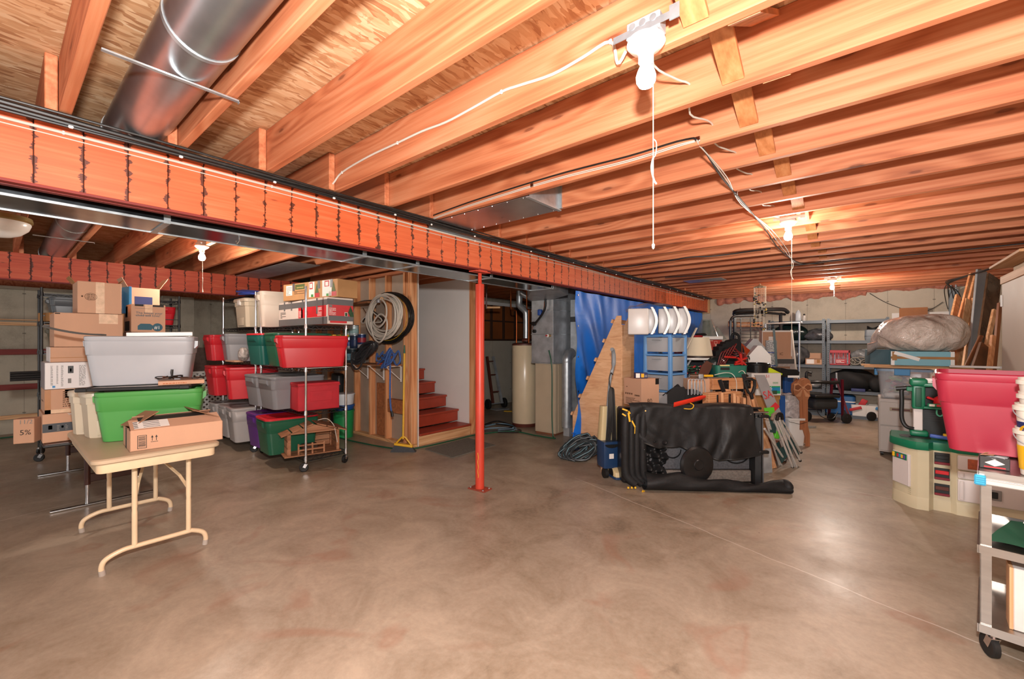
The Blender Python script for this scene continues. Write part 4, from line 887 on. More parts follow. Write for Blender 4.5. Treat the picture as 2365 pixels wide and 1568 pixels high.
decal(t, d, '-y', .06, .18, .30, .90, INKW, 'label'); scribble(t, d, '-y', .07, .17, .34, .85, 6, INKGR, 1); decal(t, d, '-y', .24, .42, .62, .92, mat('olive_print', '#4f5f2e', .6), 'print'); scribble(t, d, '-y', .27, .40, .70, .84, 1, mat('gold_ink', '#b9a45c', .6), 35); scribble(t, d, '-y', .22, .42, .36, .56, 3, INKB, 2)
decal(t, d, '-y', .50, .60, .10, .98, INKW, 'print'); decal(t, d, '-y', .51, .57, .55, .95, INKR, 'print', .0018); decal(t, d, '-y', .52, .56, .62, .88, INKW, 'print', .0024); decal(t, d, '-y', .54, .58, .10, .25, INKG, 'print', .0018); decal(t, d, '-y', .74, .90, .08, .98, INKW, 'print'); decal(t, d, '-y', .78, .86, .62, .95, INKR, 'print', .0018); decal(t, d, '-y', .795, .845, .66, .88, INKW, 'print', .0024); decal(t, d, '-y', .81, .85, .08, .22, INKG, 'print', .0018)
for u in (.61, .90): part('tree_print', MB().prism([(0, 0), (.07, 0), (.035, .11)], -d[1]/2-.0022, -d[1]/2-.0012, Matrix(((1, 0, 0, -d[0]/2+u*d[0]), (0, 0, 1, 0), (0, 1, 0, .06), (0, 0, 0, 1)))), mat('olive_print', '#4f5f2e'), t, smooth=0); decal(t, d, '-y', u, u+.08, .06, .32, INKR, 'gift_print', .0018)
for u in (.19, .66, .88): decal(t, d, '-y', u, u+.04, .55, 1.0, TAPEG, 'tape', .003)
tote('tall tan tote standing beside the tree boxes', (-5.80, 2.30, NZ[3]+.01), .40, .24, .44, T_TAN, radians(80), lid=T_TAN, group=None)
t = thing('garland', 'yellow and green artificial garland behind the red tote', 'garland', (-4.75, 2.62, NZ[2]+.36))
for i in range(7): part('leaf', MB().sph((0, 0, 0), .022, 5, (1, 1.4, .7)), YEL if i % 2 else INKG, t, loc=(-.05+.02*(i % 3), -.12+.035*i, .005*(i % 2)))
# ================================================================ partition wall: shelf, brackets, cans, hoses, rope, hangers
BR = mat('shelf_board', '#9b6743', .6, var=.15, vscale=6)
t = thing('wall_shelf', 'brown board shelf on white brackets across the bare studs', 'shelf', (-5.20, 3.36, 1.075))
part('board', MB().bx(-.78, .42, -.13, .13, 0, .018, .002), BR, t)
for x in (-.42, -.02, .38):
    part('bracket', MB().bx(x-.01, x+.01, -.12, .135, -.012, 0).bx(x-.01, x+.01, .125, .135, -.22, 0).bar((x, -.10, -.008), (x, .13, -.20), .012, .006), WHITE, t)
t = thing('wall_shelf', 'upper brown board with curling edge fixed across the studs', 'shelf', (-5.62, 3.40, 1.93))
part('board', MB().bx(-.45, .30, -.10, .10, 0, .03, .002), BR, t); part('paper_liner', MB().grid(lambda u, v: Vector((-.45+.78*u, -.105+.2*v, .035+.008*sin(u*9)+.012*u*sin(v*3))), 20, 4), PAPER, t)
part('rod', MB().tube([(.15, -.08, -.06), (.30, -.10, -.17)], .006, 6), CHROME, t)
CANS = [('#c9ced2', '#3a5fa8', 'white paint can with a blue label on the brown shelf'), ('#23344c', '#1c2c55', 'dark blue paint can beside the white one on the shelf'), ('#24343a', '#6fa0b0', 'black paint can with a pale blue stripe in the lower row'), ('#b8b3a6', '#5a7a60', 'silvery paint can on top of the stack at the left'), ('#c5d4d6', '#8fb0b0', 'pale can at the top right of the can stack'), ('#1f3765', '#9c2c38', 'tall navy spray can standing at the right of the cans'), ('#d6d0c8', '#b5303c', 'white and red can under the navy can')]
for (c1, c2, lab), (x, y, z, r, h) in zip(CANS, ((-5.86, 3.33, 1.30, .075, .19), (-5.70, 3.33, 1.30, .068, .19), (-5.78, 3.34, 1.096, .095, .20), (-5.88, 3.33, 1.493, .07, .14), (-5.72, 3.33, 1.493, .066, .14), (-5.53, 3.34, 1.36, .058, .145), (-5.53, 3.34, 1.215, .058, .145))):
    if lab.startswith('white and red'):
        pass
    t = thing('paint_can', lab, 'can', (x, y, z), 0, 'cans on the wall shelf')
    part('body', MB().lathe([(r*.97, 0), (r, .004), (r, h-.006), (r*.97, h)], n=28), mat('can_'+c1[1:], c1, .35, .3, var=.15, vscale=30), t)
    part('label_band', MB().lathe([(r+.0006, h*.18), (r+.0012, h*.2), (r+.0012, h*.62), (r+.0006, h*.64)], n=28, cap=False), mat('lbl_'+c2[1:], c2, .45, var=.35, vscale=22), t)
    part('rim', MB().lathe([(r*1.02, h-.008), (r*1.03, h-.002), (r*1.0, h+.002), (r*.8, h-.003)], n=28), GALV, t)
t = thing('paint_can', 'small plain can under the white and red can on the shelf', 'can', (-5.53, 3.34, 1.096), 0, 'cans on the wall shelf'); part('body', MB().lathe([(.058, 0), (.06, .006), (.06, .112), (.057, .118)], n=24), GALVD, t); part('rim', MB().lathe([(.061, .108), (.062, .116), (.05, .117)], n=24), GALV, t)
def coil(cx, y, cz, rx, rz, n, seed, r, amp=.06, m=None, name='loop', t=None, flat=0):
    rg = random.Random(seed)
    for j in range(n):
        a0, b0 = rx*rg.uniform(1-amp*2, 1.0), rz*rg.uniform(1-amp*2, 1.0); ox, oz = rg.uniform(-amp, amp)*rx, -rg.uniform(0, amp*2.2)*rz; ph = rg.uniform(0, 6)
        P = [(cx+ox+a0*cos(q)*(1+.03*sin(3*q+ph)), y-.008*j*(r/.008)*.5-.004*sin(2*q+ph), cz+oz+b0*sin(q)+(rz-b0)) for q in [2*pi*i/36 for i in range(36)]]
        part(name, MB().tube(P, r, 7, closed=True), m if not isinstance(m, list) else m[j % len(m)], t)
t = thing('hose_coil', 'large round coil of black garden hose hanging on the studs', 'hose', (-4.975, 3.44, 1.73))
coil(0, 0, 0, .50, .335, 9, 3, .012, .05, [WIREB, mat('hose_dark', '#24251f', .35)], 'loop', t)
part('yellow_stripe', MB().tube([(.44*cos(q), -.065, .31*sin(q)-.01) for q in [2*pi*i/36 for i in range(36)]], .003, 5, closed=True), YEL, t)
t = thing('hose_coil', 'white hose coil hanging inside the larger black coil on the studs', 'hose', (-4.965, 3.35, 1.76))
coil(0.02, -.02, -.03, .385, .30, 9, 12, .0115, .10, WIREW, 'loop', t)
part('loop', MB().tube(smooth_path([(-.20, -.10, -.10), (-.13, -.10, -.30), (.02, -.1, -.37), (.16, -.1, -.25), (.17, -.1, -.08), (.03, -.1, -.0), (-.12, -.10, -.10), (.0, -.1, -.17), (.15, -.1, -.07), (.16, -.1, .10), (.05, -.1, .20)], 6), .0115, 8), WIREW, t)
part('peg', MB().cyl((-.06, .02, .18), (.06, -.10, .20), .022, n=12), PINE, t, label='wooden dowel peg'); part('clasp', MB().box((-.08, -.06, .18), (.05, .04, .05), .01), GALVD, t)
for k, (m, dy) in enumerate(((WIREB, .03), (WIREW, 0))):
    t = thing('coat_hanger', 'white plastic coat hanger hooked behind the hose coils' if k else 'black plastic coat hanger behind the white one at the hose coils', 'hanger', (-5.26, 3.33+dy, 1.715))
    part('triangle', MB().tube([(-.27, 0, -.035), (-.25, 0, -.055), (.21, 0, -.055), (.24, 0, -.035), (.22, 0, -.01), (0, 0, .10), (-.24, 0, .0)], .009, 8, closed=True), m, t)
    part('hook', MB().tube(smooth_path([(0, 0, .10), (.0, 0, .15), (.03, 0, .18), (.05, 0, .15)], 4), .005, 6), m, t)
t = thing('cord_coil', 'thick bundle of dark grey extension cords draped over the wall shelf', 'cord', (-5.26, 3.24, 1.27))
rg = random.Random(9); CG = mat('cord_grey', '#39383a', .45, var=.2, vscale=20)
for j in range(13):
    P = []
    th = radians(22); A_ = .30*rg.uniform(.75, 1); B_ = .105*rg.uniform(.3, 1); oy = rg.uniform(-.05, .03); sg = rg.uniform(0, .05)
    for i in range(28):
        q = 2*pi*i/28; x = A_*cos(q); z = B_*sin(q)-(sg if cos(q) < -.2 else 0)-.0; P.append((x*cos(th)-z*sin(th), oy+.02*sin(q+j), x*sin(th)+z*cos(th)))
    part('cord', MB().tube(P, .0125, 6, closed=True), CG, t)
part('cord', MB().tube(smooth_path([(-.26, -.05, -.02), (-.27, -.06, -.16), (-.18, -.06, -.25), (-.05, -.06, -.22), (.05, -.06, -.08), (.2, -.05, .06)], 6), .0125, 8), CG, t)
part('cord', MB().tube(smooth_path([(-.24, -.07, -.02), (-.25, -.07, -.12), (-.12, -.08, -.18), (.02, -.07, -.12), (.25, -.05, .10)], 6), .0125, 8), CG, t)
part('plug', MB().cyl((-.10, -.08, .0), (-.04, -.09, .03), .018, .012, n=10), BLK, t)
RB = mat('rope_blue', '#3d5f9c', .8, var=.25, vscale=60, bump=.5, bscale=90)
t = thing('rope_bundle', 'tangled blue rope hanging beside the yellow broom handle', 'rope', (-4.80, 3.28, 1.16)); rg = random.Random(11)
for j in range(6):
    P = smooth_path([(-.16+.07*j+rg.uniform(-.06, .06)+.10*sin(i*1.3+j), -.02*j+.02*sin(i), rg.uniform(-.07, .11)+.05*cos(i*1.2+j)) for i in range(7)], 5); part('strand', MB().tube(P, .0105, 6), RB, t)
part('strand', MB().tube(smooth_path([(.16, -.03, .02), (.26, -.03, .12), (.30, -.03, .0), (.22, -.03, -.06), (.16, -.03, .0)], 5), .0115, 6), RB, t)
part('hanging_end', MB().tube(smooth_path([(.08, -.03, .05), (.10, -.04, -.15), (.095, -.04, -.45), (.11, -.04, -.6), (.13, -.04, -.66)], 5), .012, 6), RB, t); part('end_knot', MB().cyl((.13, -.04, -.65), (.15, -.04, -.72), .018, n=8), BLK, t)
t = part('scraper', MB().bx(-.12, .09, -.02, .02, 0, .016, .004), mat('handle_red', '#c4482e', .5), None, loc=(-4.91, 3.27, 1.096)); tag(t, 'red-orange tool handle lying on the wall shelf under the blue rope', 'tool')
# broom
YB_ = mat('broom_yellow', '#d9a821', .4, var=.06); b0 = atZ(931, 1043, 0); tp = atD(934, 797, 5.55)
t = thing('push_broom', 'yellow-handled angled broom leaning against the stud partition', 'broom', (b0.x, b0.y, 0)); r_ = tp-b0
part('handle', MB().cyl(Vector((0, 0, .16)), r_-Vector((0, 0, .10)), .0125, n=12), YB_, t); part('grip', MB().cyl(r_-Vector((0, 0, .105)), r_, .014, .009, n=12), HOSEG, t)
u_ = Vector((_ca, _sa, 0)); n_ = Vector((-_sa, _ca, 0))
part('head_frame', MB().tube([Vector((0, 0, .19)), u_*-.02+Vector((0, 0, .18)), u_*-.095+Vector((0, 0, .10))], .011, 8).tube([Vector((0, 0, .19)), u_*.03+Vector((0, 0, .18)), u_*.11+Vector((0, 0, .075))], .011, 8).bar(u_*-.11+Vector((0, 0, .10)), u_*.125+Vector((0, 0, .068)), .05, .03, bev=.006), YB_, t)
part('bristles', MB().loft([[u_*a_+n_*b_+Vector((0, 0, c_)) for a_, b_, c_ in q] for q in (((-.105, -.02, .088), (.12, -.02, .056), (.12, .02, .056), (-.105, .02, .088)), ((-.155, -.035, .0), (.165, -.035, .0), (.165, .035, .0), (-.155, .035, .0)))]), mat('bristle_dark', '#34373a', .7, var=.4, vscale=40, stretch=(8, 8, .6)), t)
# buckets under the shelf
bk = thing('bucket_stack', 'green and white buckets nested under the wall shelf between the studs', 'bucket', (-5.92, 3.78-.5, 0))
for z0, h_, c_, r0 in ((0, .40, mat('bucket_green', '#1f8f4f', .4), .145), (.405, .07, mat('bucket_blue', '#1f56a0', .4), .147), (.48, .16, mat('bucket_white', '#dfe4e8', .4), .15)):
    part('bucket_wall', MB().lathe([(r0*.9, z0), (r0, z0+h_-.02), (r0*1.06, z0+h_-.018), (r0*1.06, z0+h_-.002), (r0*.97, z0+h_)], n=32), c_, bk)
part('label', MB().bx(.02, .07, -.148, -.143, .12, .20), INK, bk)
t = part('soil_bag', MB().bx(-.11, .11, -.06, .06, 0, .92, .04), mat('black_sack', '#1d2326', .4, var=.2), None, loc=(-6.28, 3.36, 0), rot=(0, radians(3), 0)); tag(t, 'tall black sack standing behind the near chrome shelving beside the buckets', 'sack')
# ================================================================ utility corner: water heater, furnace, ducts
def face_box(name, label, cat, u0, u1, v0, v1, t, dep, m=None, rz=YAW, zb=None, **kw):
    """carton whose front face fills u0..u1, v0..v1 at depth t, turned square to the viewer unless rz says otherwise"""
    a, b_ = atD(u0, v1, t), atD(u1, v1, t); w = (b_-a).length; h = atD(u0, v0, t).z-a.z
    if zb is not None: h += a.z-zb; a.z = b_.z = zb
    c = (a+b_)/2+Vector((-_sa, _ca, 0))*dep/2
    d = (w, dep, h); return carton(name, label, c, d, rz=rz, m=m, cat=cat, **kw), d
HEAT = mat('heater_cream', '#d3c3a4', .25, var=.03); BRNM = mat('brown_metal', '#5a2c20', .5)
COP = mat('copper', '#a4572f', .35, .9, var=.15)
t = thing('water_heater', 'tall cream water heater with brown rims beside the furnace', 'heater', (-4.40, 5.66, 0))
part('tank', MB().lathe([(.205, .05), (.212, .06), (.212, 1.335), (.205, 1.345)], n=48), HEAT, t)
part('base_ring', MB().lathe([(.19, 0), (.20, .002), (.213, .055), (.21, .06)], n=48), BRNM, t)
part('top_cap', MB().lathe([(.214, 1.335), (.214, 1.36), (.18, 1.375), (.02, 1.38)], n=48), BRNM, t)
part('draft_hood', MB().lathe([(.075, 1.40), (.078, 1.42), (.06, 1.45), (.05, 1.455)], (.03, 0, 0), n=24), BRNM, t)
for a_ in (0, 2.1, 4.2): part('hood_leg', MB().bx(-.004, .004, -.004, .004, 1.375, 1.41), BRNM, t, loc=(.03+.06*cos(a_), .06*sin(a_), 0))
part('flue_pipe', MB().tube(smooth_path([(.03, 0, 1.44), (.03, 0, 1.80), (.02, -.01, 1.90), (-.08, -.03, 2.0), (-.09, -.03, 2.12), (-.09, -.03, 2.25)], 6), .052, 20), GALV, t)
part('flue_branch', MB().tube([(-.08, -.02, 2.22), (.10, .1, 2.10), (.30, .2, 2.0)], .05, 18), GALV, t)
for x in (-.13, .13): part('water_pipe', MB().tube(smooth_path([(x, -.06, 1.37), (x, -.06, 1.85), (x-.02 if x < 0 else x, -.06, 1.92), (x-.10 if x < 0 else x-.03, -.06, 1.93), (x-.12 if x < 0 else x-.04, -.06, 2.0), (x-.12 if x < 0 else x-.04, -.06, 2.34)], 4), .011, 10), COP, t)
FUR = mat('furnace_beige', '#b9a98f', .45, var=.05)
t = thing('furnace', 'beige furnace cabinet with a galvanised plenum beside the water heater', 'furnace', (-3.73, 5.29, 0))
part('cabinet', MB().bx(-.18, .19, 0, .62, .03, 1.065, .004), FUR, t); part('base', MB().bx(-.17, .17, .01, .6, 0, .03), mat('rust_base', '#7b4a30', .8), t); part('door_panel', MB().bx(-.17, .14, -.008, 0, .05, 1.05, .003), FUR, t)
part('side_panel', MB().bx(.19, .196, .08, .58, .05, 1.05, .002), FUR, t)
part('plenum', MB().bx(-.235, .165, -.02, .62, 1.065, 2.02, .003), GALVD, t)
for z in (1.075, 1.50, 1.86): part('seam', MB().bx(-.24, .17, -.026, .625, z, z+.014), GALV, t)
part('transition', MB().loft([[Vector(q) for q in r_] for r_ in (((.40, -.86, 2.06), (.74, -.86, 2.06), (.74, -.86, 2.27), (.40, -.86, 2.27)), ((-.10, -.30, 2.035), (.60, -.30, 2.035), (.60, -.30, 2.27), (-.10, -.30, 2.27)), ((-.235, -.02, 2.02), (.165, -.02, 2.02), (.165, -.02, 2.27), (-.235, -.02, 2.27)), ((-.235, .62, 2.02), (.165, .62, 2.02), (.165, .62, 2.27), (-.235, .62, 2.27)))]), GALVD, t)
part('hose', MB().tube(smooth_path([(.08, -.10, 2.03), (.07, -.09, 1.9), (-.02, -.07, 1.78), (-.14, -.05, 1.68), (-.19, -.04, 1.67)], 5), .017, 8), WIREB, t)
part('hose_end', MB().cyl((-.17, -.02, 1.67), (-.17, -.07, 1.67), .032, n=14), BLK, t); part('hose_end', MB().cyl((-.165, -.02, 1.555), (-.165, -.06, 1.555), .026, n=14), BLK, t)
part('copper_line', MB().tube(smooth_path([(.02, -.04, 2.0), (-.0, -.04, 1.85), (-.12, -.04, 1.68), (-.20, -.04, 1.62), (-.19, -.04, 1.57), (-.16, -.05, 1.555)], 5), .005, 6), COP, t)
part('pump', MB().bx(-.075, -.015, -.09, -.03, 1.79, 1.88, .012), mat('pump_blue', '#2b4f9a', .35), t)
part('valve', MB().cyl((.085, -.02, 1.485), (.085, -.05, 1.485), .025, n=16), WHITE, t, label='white valve body'); part('valve_knob', MB().cyl((.07, -.05, 1.487), (.07, -.065, 1.487), .013, n=12), INKR, t, label='red valve knob')
part('outlet', MB().cyl((.11, -.02, 1.485), (.11, -.045, 1.485), .02, n=14), mat('brass_dull', '#a78c5a'), t)
t = thing('flue_duct', 'upright round galvanised pipe between the furnace and the blue tarp', 'duct', (-3.42, 5.42, 0))
part('pipe_section', MB().cyl((0, 0, .13), (0, 0, .42), .078, n=32), GALV, t); part('pipe_section', MB().cyl((0, 0, .42), (0, 0, 1.09), .076, n=32), GALV, t); part('seam_band', MB().cyl((0, 0, .405), (0, 0, .43), .082, n=32), GALV, t)
part('elbow', MB().tube(smooth_path([(0, 0, 1.09), (0, 0, 1.14), (-.0, .05, 1.2), (.0, .13, 1.23)], 4), .076, 24), GALV, t); part('support_leg', MB().bx(-.05, .05, -.02, .08, 0, .13), GALVD, t)
t = thing('return_duct', 'dull upright rectangular return duct behind the round galvanised pipe', 'duct', (-3.30, 5.80, 0)); part('duct_body', MB().bx(-.22, .16, -.12, .25, 0, 2.04), GALVD, t); part('seam', MB().bx(-.225, .165, -.125, .25, 1.70, 1.78), BLKM, t); part('base_pan', MB().bx(-.24, .18, -.2, .25, 0, .3), GALVD, t)
# hand truck against the inner wall
b0 = atZ(1160, 944); t = thing('hand_truck', 'old hand truck with black wheels leaning on the concrete wall beyond the red column', 'cart', (-5.95, b0.y-.05, 0), radians(-15))
for y in (-.10, .12): part('frame_rail', MB().bar((0, y, .12), (-.28, y*.7, 1.08), .04, .05, (0, 1, 0)), BRNM if y < 0 else GALVD, t)
for z in (.35, .7, .98): part('crossbar', MB().bar((-.28*(z-.12)/.96, -.10*.85, z), (-.28*(z-.12)/.96, .12*.85, z), .03, .02), BRNM, t)
part('toe_plate', MB().bx(0, .22, -.16, .16, .0, .012), GALVD, t)
part('axle', MB().cyl((-.03, -.20, .105), (-.03, .22, .105), .012, n=10), GALVD, t)
for y in (-.20, .2): part('wheel', MB().lathe([(.03, -.02), (.06, -.022), (.09, -.03), (.105, -.02), (.105, .02), (.09, .03), (.06, .022), (.03, .02)], (-.03, y, .105), 24, Matrix.Rotation(pi/2, 4, 'X')), RUB, t)
t = thing('cable_loops', 'pale blue and dark cables lying in loops on the floor beyond the red column', 'cable', (0, 0, 0)); rg = random.Random(21)
for j in range(5):
    P = [atZ(1105+rg.uniform(0, 8), 985+3*j, .01), atZ(1140+rg.uniform(-9, 9), 972+5*j+rg.uniform(-3, 3), .012), atZ(1165+8*j, 976+4*j, .010), atZ(1195+rg.uniform(-20, 8), 986+3*j, .012), atZ(1150, 990+2*j, .01)]
    part('cable', MB().tube(smooth_path(P, 6), .010, 6), mat('cable_paleblue', '#6c8ea3', .5) if j % 2 else WIREB, t)
t = part('trowel', MB().bx(-.12, .12, -.05, .05, .0, .012, .003), YEL, None, loc=tuple(atZ(1178, 950)), rot=(0, 0, .5)); tag(t, 'small yellow tool lying on the floor beside the hand truck', 'tool')
t = thing('ceiling_clamp', 'short pale wooden bar sticking out behind the top of the red column', 'bar', tuple(atD(1125, 710, 7.2)), YAW); part('bar', MB().cyl((0, 0, 0), (.22, 0, 0), .018, n=12), PINE, t); part('arm', MB().bx(-.02, .0, -.02, .02, -.02, 1.06), BRNM, t)
# ================================================================ blue tarp
TARP = mat('tarp_blue', '#1f7ae6', .38, var=.12, vscale=3, bump=.15, bscale=25)
tr_ = thing('tarp', 'large bright blue tarp hung like a curtain below the orange-red beam', 'tarp', (-2.93, 4.80, 0))
def tf(u, v):
    y = 5.6*u; z = 2.055*v
    f = .025*sin(y*9+2*sin(v*2))+.02*sin(y*3.1+1)+.035*sin(14*(y-.9*(1-v)*1.2))*math.exp(-((y-.35)*1.4)**2)+.02*sin(y*22+v*6)*.5
    x = .02+f*(1.1-v*.75)+.04*math.exp(-(v*5)**2)*sin(y*6)
    if u < .06: y -= .08*(1-v)**3
    return Vector((x, y, max(z, .006)))
part('sheet', MB().grid(tf, 170, 40), TARP, tr_, smooth=80)
part('bunched_foot', MB().grid(lambda u, v: Vector((.02+.13*sin(pi*v)*(1-.5*u)+.02*sin(u*17), -.10+.45*u, .01+.22*(1-v)*(1-u*.5)+.015*sin(v*11+u*9))), 18, 12), TARP, tr_, smooth=80)
many('grommet', MB().cyl((.03, 0, 0), (.036, 0, 0), .012, n=10), CHROME, tr_, [(.02, .03, z) for z in (.3, .75, 1.2, 1.6, 2.0)])
# ================================================================ plywood wedge, grey folded board, hose pile
PLY = NT('birch_ply'); v_ = PLY.coords((2.2, 1, 14)); f_ = PLY.math('ADD', PLY.math('MULTIPLY', PLY.noise(v_, 1.4, 4, .6, 1.2), .7), PLY.math('MULTIPLY', PLY.noise(v_, 9, 3), .25))
PLY.set('Base Color', PLY.ramp(f_, [(.3, C('#c48f66')), (.5, C('#d9ab80')), (.7, C('#e6bd94'))])); PLY.set('Roughness', .65); PLYM = PLY.m
w_ = thing('plywood_wedge', 'tall wedge-shaped plywood box leaning up beside the blue drawers', 'crate', (-2.96, 4.83, 0))
XZ = Matrix(((1, 0, 0, 0), (0, 0, 1, 0), (0, 1, 0, 0), (0, 0, 0, 1)))
part('side_panel', MB().prism([(0, 0), (.68, 0), (.68, 1.71), (.62, 1.71), (0, .43)], 0, .014, XZ), PLYM, w_)
part('side_panel', MB().prism([(0, 0), (.68, 0), (.68, 1.71), (.62, 1.71), (0, .43)], .33, .344, XZ), PLYM, w_)
part('end_panel', MB().bx(.68, .694, 0, .344, 0, 1.60), PLYM, w_)
part('brace_board', MB().bar((.685, .02, 1.28), (.685, .32, 1.66), .02, .06, (0, 0, 1)), PLYM, w_)
for i in range(6):
    f = .02+i*.185; x, z = .62*f, .43+1.28*f
    part('cleat', MB().box((x-.016, .172, z+.005), (.022, .39, .045), 0, (0, radians(26), 0)), PLYM, w_)
t = thing('folded_board', 'off-white rounded board standing between the tarp and the plywood wedge', 'board', (-2.84, 5.30, 0), radians(4)); part('panel', MB().bx(-.02, .30, 0, .05, 0, .93, .02), mat('board_offwhite', '#bfbab2', .5), t); part('knob', MB().cyl((.04, 0, .68), (.04, -.02, .68), .01, n=8), BLK, t)
HD = mat('hose_blueblack', '#2c3235', .4, var=.1); HB = mat('hose_stripe', '#6f8d96', .45)
t = thing('hose_pile', 'black hose with pale blue stripes bundled on the floor by the plywood wedge', 'hose', tuple(atZ(1340, 1062)), YAW); rg = random.Random(31)
for j in range(17):
    A_, B_, th = rg.uniform(.17, .27), rg.uniform(.04, .10), radians(36+rg.uniform(-20, 14)); oy = rg.uniform(-.09, .16); ox = rg.uniform(-.06, .05); R_ = []
    P = []
    for i in range(26):
        q = 2*pi*i/26; x = A_*cos(q); z = B_*sin(q); P.append((ox+x*cos(th)-z*sin(th), oy+.06*sin(q+.4), .11+x*sin(th)*.62+z*cos(th)))
    mz = min(p[2] for p in P); P = [(p[0], p[1], max(.014, p[2]-mz+.014+rg.uniform(0, .02))) for p in P]
    part('loop', MB().tube(P, .0135, 7, closed=True), HD, t)
    if j % 3 == 0: part('stripe', MB().tube([(p[0], p[1]-.010, p[2]+.003) for p in P], .0055, 5, closed=True), HB, t)
# ================================================================ upright carpet cleaner
b0 = atZ(1408, 1098); NAV = mat('cleaner_navy', '#1f3a5e', .35, var=.05); CRM = mat('cleaner_cream', '#cdb98b', .4, var=.04); GRH = mat('cleaner_grey', '#7f8488', .4)
t = thing('carpet_cleaner', 'navy and cream upright carpet cleaner with a grey handle before the plywood wedge', 'cleaner', (b0.x, b0.y, 0), YAW+radians(14))
part('tank', MB().loft([rr(.20, .17, .015, .10, 2), rr(.21, .18, .015, .12, 2), rr(.215, .18, .015, .36, 2), rr(.215, .18, .015, .37, 2)]), NAV, t)
part('tank_recess', MB().prism([(.055*cos(q)*1.4, .035*sin(q)) for q in [pi+pi*i/14 for i in range(15)]], -.098, -.089, Matrix(((1, 0, 0, -.02), (0, 0, 1, 0), (0, 1, 0, .345), (0, 0, 0, 1)))), BLK, t)
part('label', MB().bx(-.05, .0, -.0925, -.089, .20, .25), PAPER, t)
part('rear_body', MB().loft([rr(.20, .10, .02, .36, 2, .0, .05), rr(.17, .09, .02, .72, 2, .015, .06)]), CRM, t)
part('side_strip', MB().bar((.085, -.02, .37), (.085, .0, .72), .02, .03), CRM, t); part('channel', MB().bar((-.02, -.01, .37), (-.0, .01, .72), .05, .02), GRH, t)
part('foot', MB().loft([rr(.17, .30, .03, .02, 2, .07, -.02), rr(.17, .28, .03, .07, 2, .07, -.01), rr(.13, .16, .03, .12, 2, .05, .02)]), CRM, t); part('foot_skirt', MB().loft([rr(.19, .32, .03, .008, 2, .07, -.02), rr(.19, .32, .03, .028, 2, .07, -.02)]), NAV, t)
for x in (-.08, .0): part('wheel', MB().cyl((x-.018, -.06, .05), (x+.018, -.06, .05), .05, n=20), RUB, t)
part('handle_pole', MB().tube(smooth_path([(-.01, .03, .68), (.01, .02, .95), (.03, .01, 1.10)], 4), .014, 10), GRH, t)
part('handle_grip', MB().tube(smooth_path([(.03, .01, 1.06), (.045, .0, 1.16), (.04, -.01, 1.26), (.02, -.03, 1.31), (-.002, -.05, 1.315)], 4), [.014]*4+[.022]*5+[.02]*5+[.018]*3, 10), GRH, t)
for j in range(5): part('power_cord', MB().tube(smooth_path([(-.06+.01*j, -.04, .36), (-.05+.012*j, -.06, .6), (-.03+.006*j, -.05, .88-.01*j), (-.0+.005*j, -.05, .9), (.0+.008*j, -.06, .6), (.01+.01*j, -.04, .37)], 4), .007, 6), WIREB, t)
part('upper_cord', MB().tube(smooth_path([(.0, -.03, .88), (-.02, -.03, 1.0), (-.0, -.03, 1.07), (.02, -.03, 1.05)], 4), .006, 6), WIREB, t)
t, d = face_box('cardboard_box', 'red box with white print peeking out behind the carpet cleaner', 'box', 1388, 1431, 941, 968, 4.52, .05, m=tc, tape=None); words(t, d, '-y', 'BLACK', .045, .42, .4, INKW)
t.location.z = 0; t.children[0].scale = (1, 1, 1)
t.location.z = atD(1388, 968, 4.52).z
t = part('support_board', MB().bx(-.10, .10, -.02, .02, 0, .575), PLYM, None, loc=tuple(atD(1410, 790, 4.58)*1.0), rot=(0, 0, YAW)); t.location.z = 0; tag(t, 'pale board standing behind the carpet cleaner under the red box', 'board')
# ================================================================ big black hard-shell carrier with draped cover
CF = mat('cover_fabric', '#1b1b1c', .6, var=.35, vscale=5, bump=.35, bscale=22, spec=.3)
CV = mat('cover_vinyl', '#1d1d1e', .42, var=.35, vscale=4, bump=.45, bscale=9, spec=.4)
HS = mat('shell_black', '#171718', .36, var=.3, vscale=12)
HG = mat('shell_grey', '#55565a', .6, var=.3, vscale=60)
DL = mat('dusty_beige', '#7a726a', .8, var=.3, vscale=50)
o_ = atZ(1605, 1122); o_.z = 0
k_ = thing('roof_carrier', 'big black hard-shell carrier on its side under a draped black cover', 'carrier', o_, YAW)
s_ = 4.13/990
def U(u): return (u-1605)*s_
def V(v): return max(0.0, (1120-v)*s_)
part('back_shell', MB().bx(U(1440), U(1765), .06, .30, .0, V(944), .03), HS, k_)
part('inner_panel', MB().bx(U(1500), U(1738), .045, .065, V(1085), V(965), .01), HG, k_)
part('lower_ledge', MB().bx(U(1500), U(1738), .02, .06, V(1112), V(1086), .006), DL, k_)
for i in range(3): part('ledge_rib', MB().bx(U(1510), U(1735), .012, .022, V(1108-8*i), V(1105-8*i)), DL, k_)
part('right_rim', MB().loft([[Vector((U(1737)+a_, b_, z)) for a_, b_ in ((0, .05), (.02, -.02), (.06, -.05), (.10, -.02), (.125, .06), (.1, .2), (0, .2))] for z in (.02, V(950))]), HS, k_)
part('rim_highlight', MB().bar((U(1758), -.036, .04), (U(1756), -.036, V(955)), .012, .01), mat('rim_grey', '#5d5d5e', .3), k_)
for z in (V(1042), V(960)): part('latch', MB().bx(U(1745), U(1768), -.07, -.03, z, z+.03, .008), HS, k_)
part('arch_rim', MB().tube([(U(1705)+.12*cos(q), .03, V(1048)+.09*sin(q)*1.0) for q in [pi+pi*i/16 for i in range(17)]], .006, 6), HS, k_)
part('arch_rim', MB().tube([(U(1556)+.08*cos(q), .03, V(1038)+.08*sin(q)) for q in [pi+pi*i/16 for i in range(17)]], .006, 6), HS, k_)
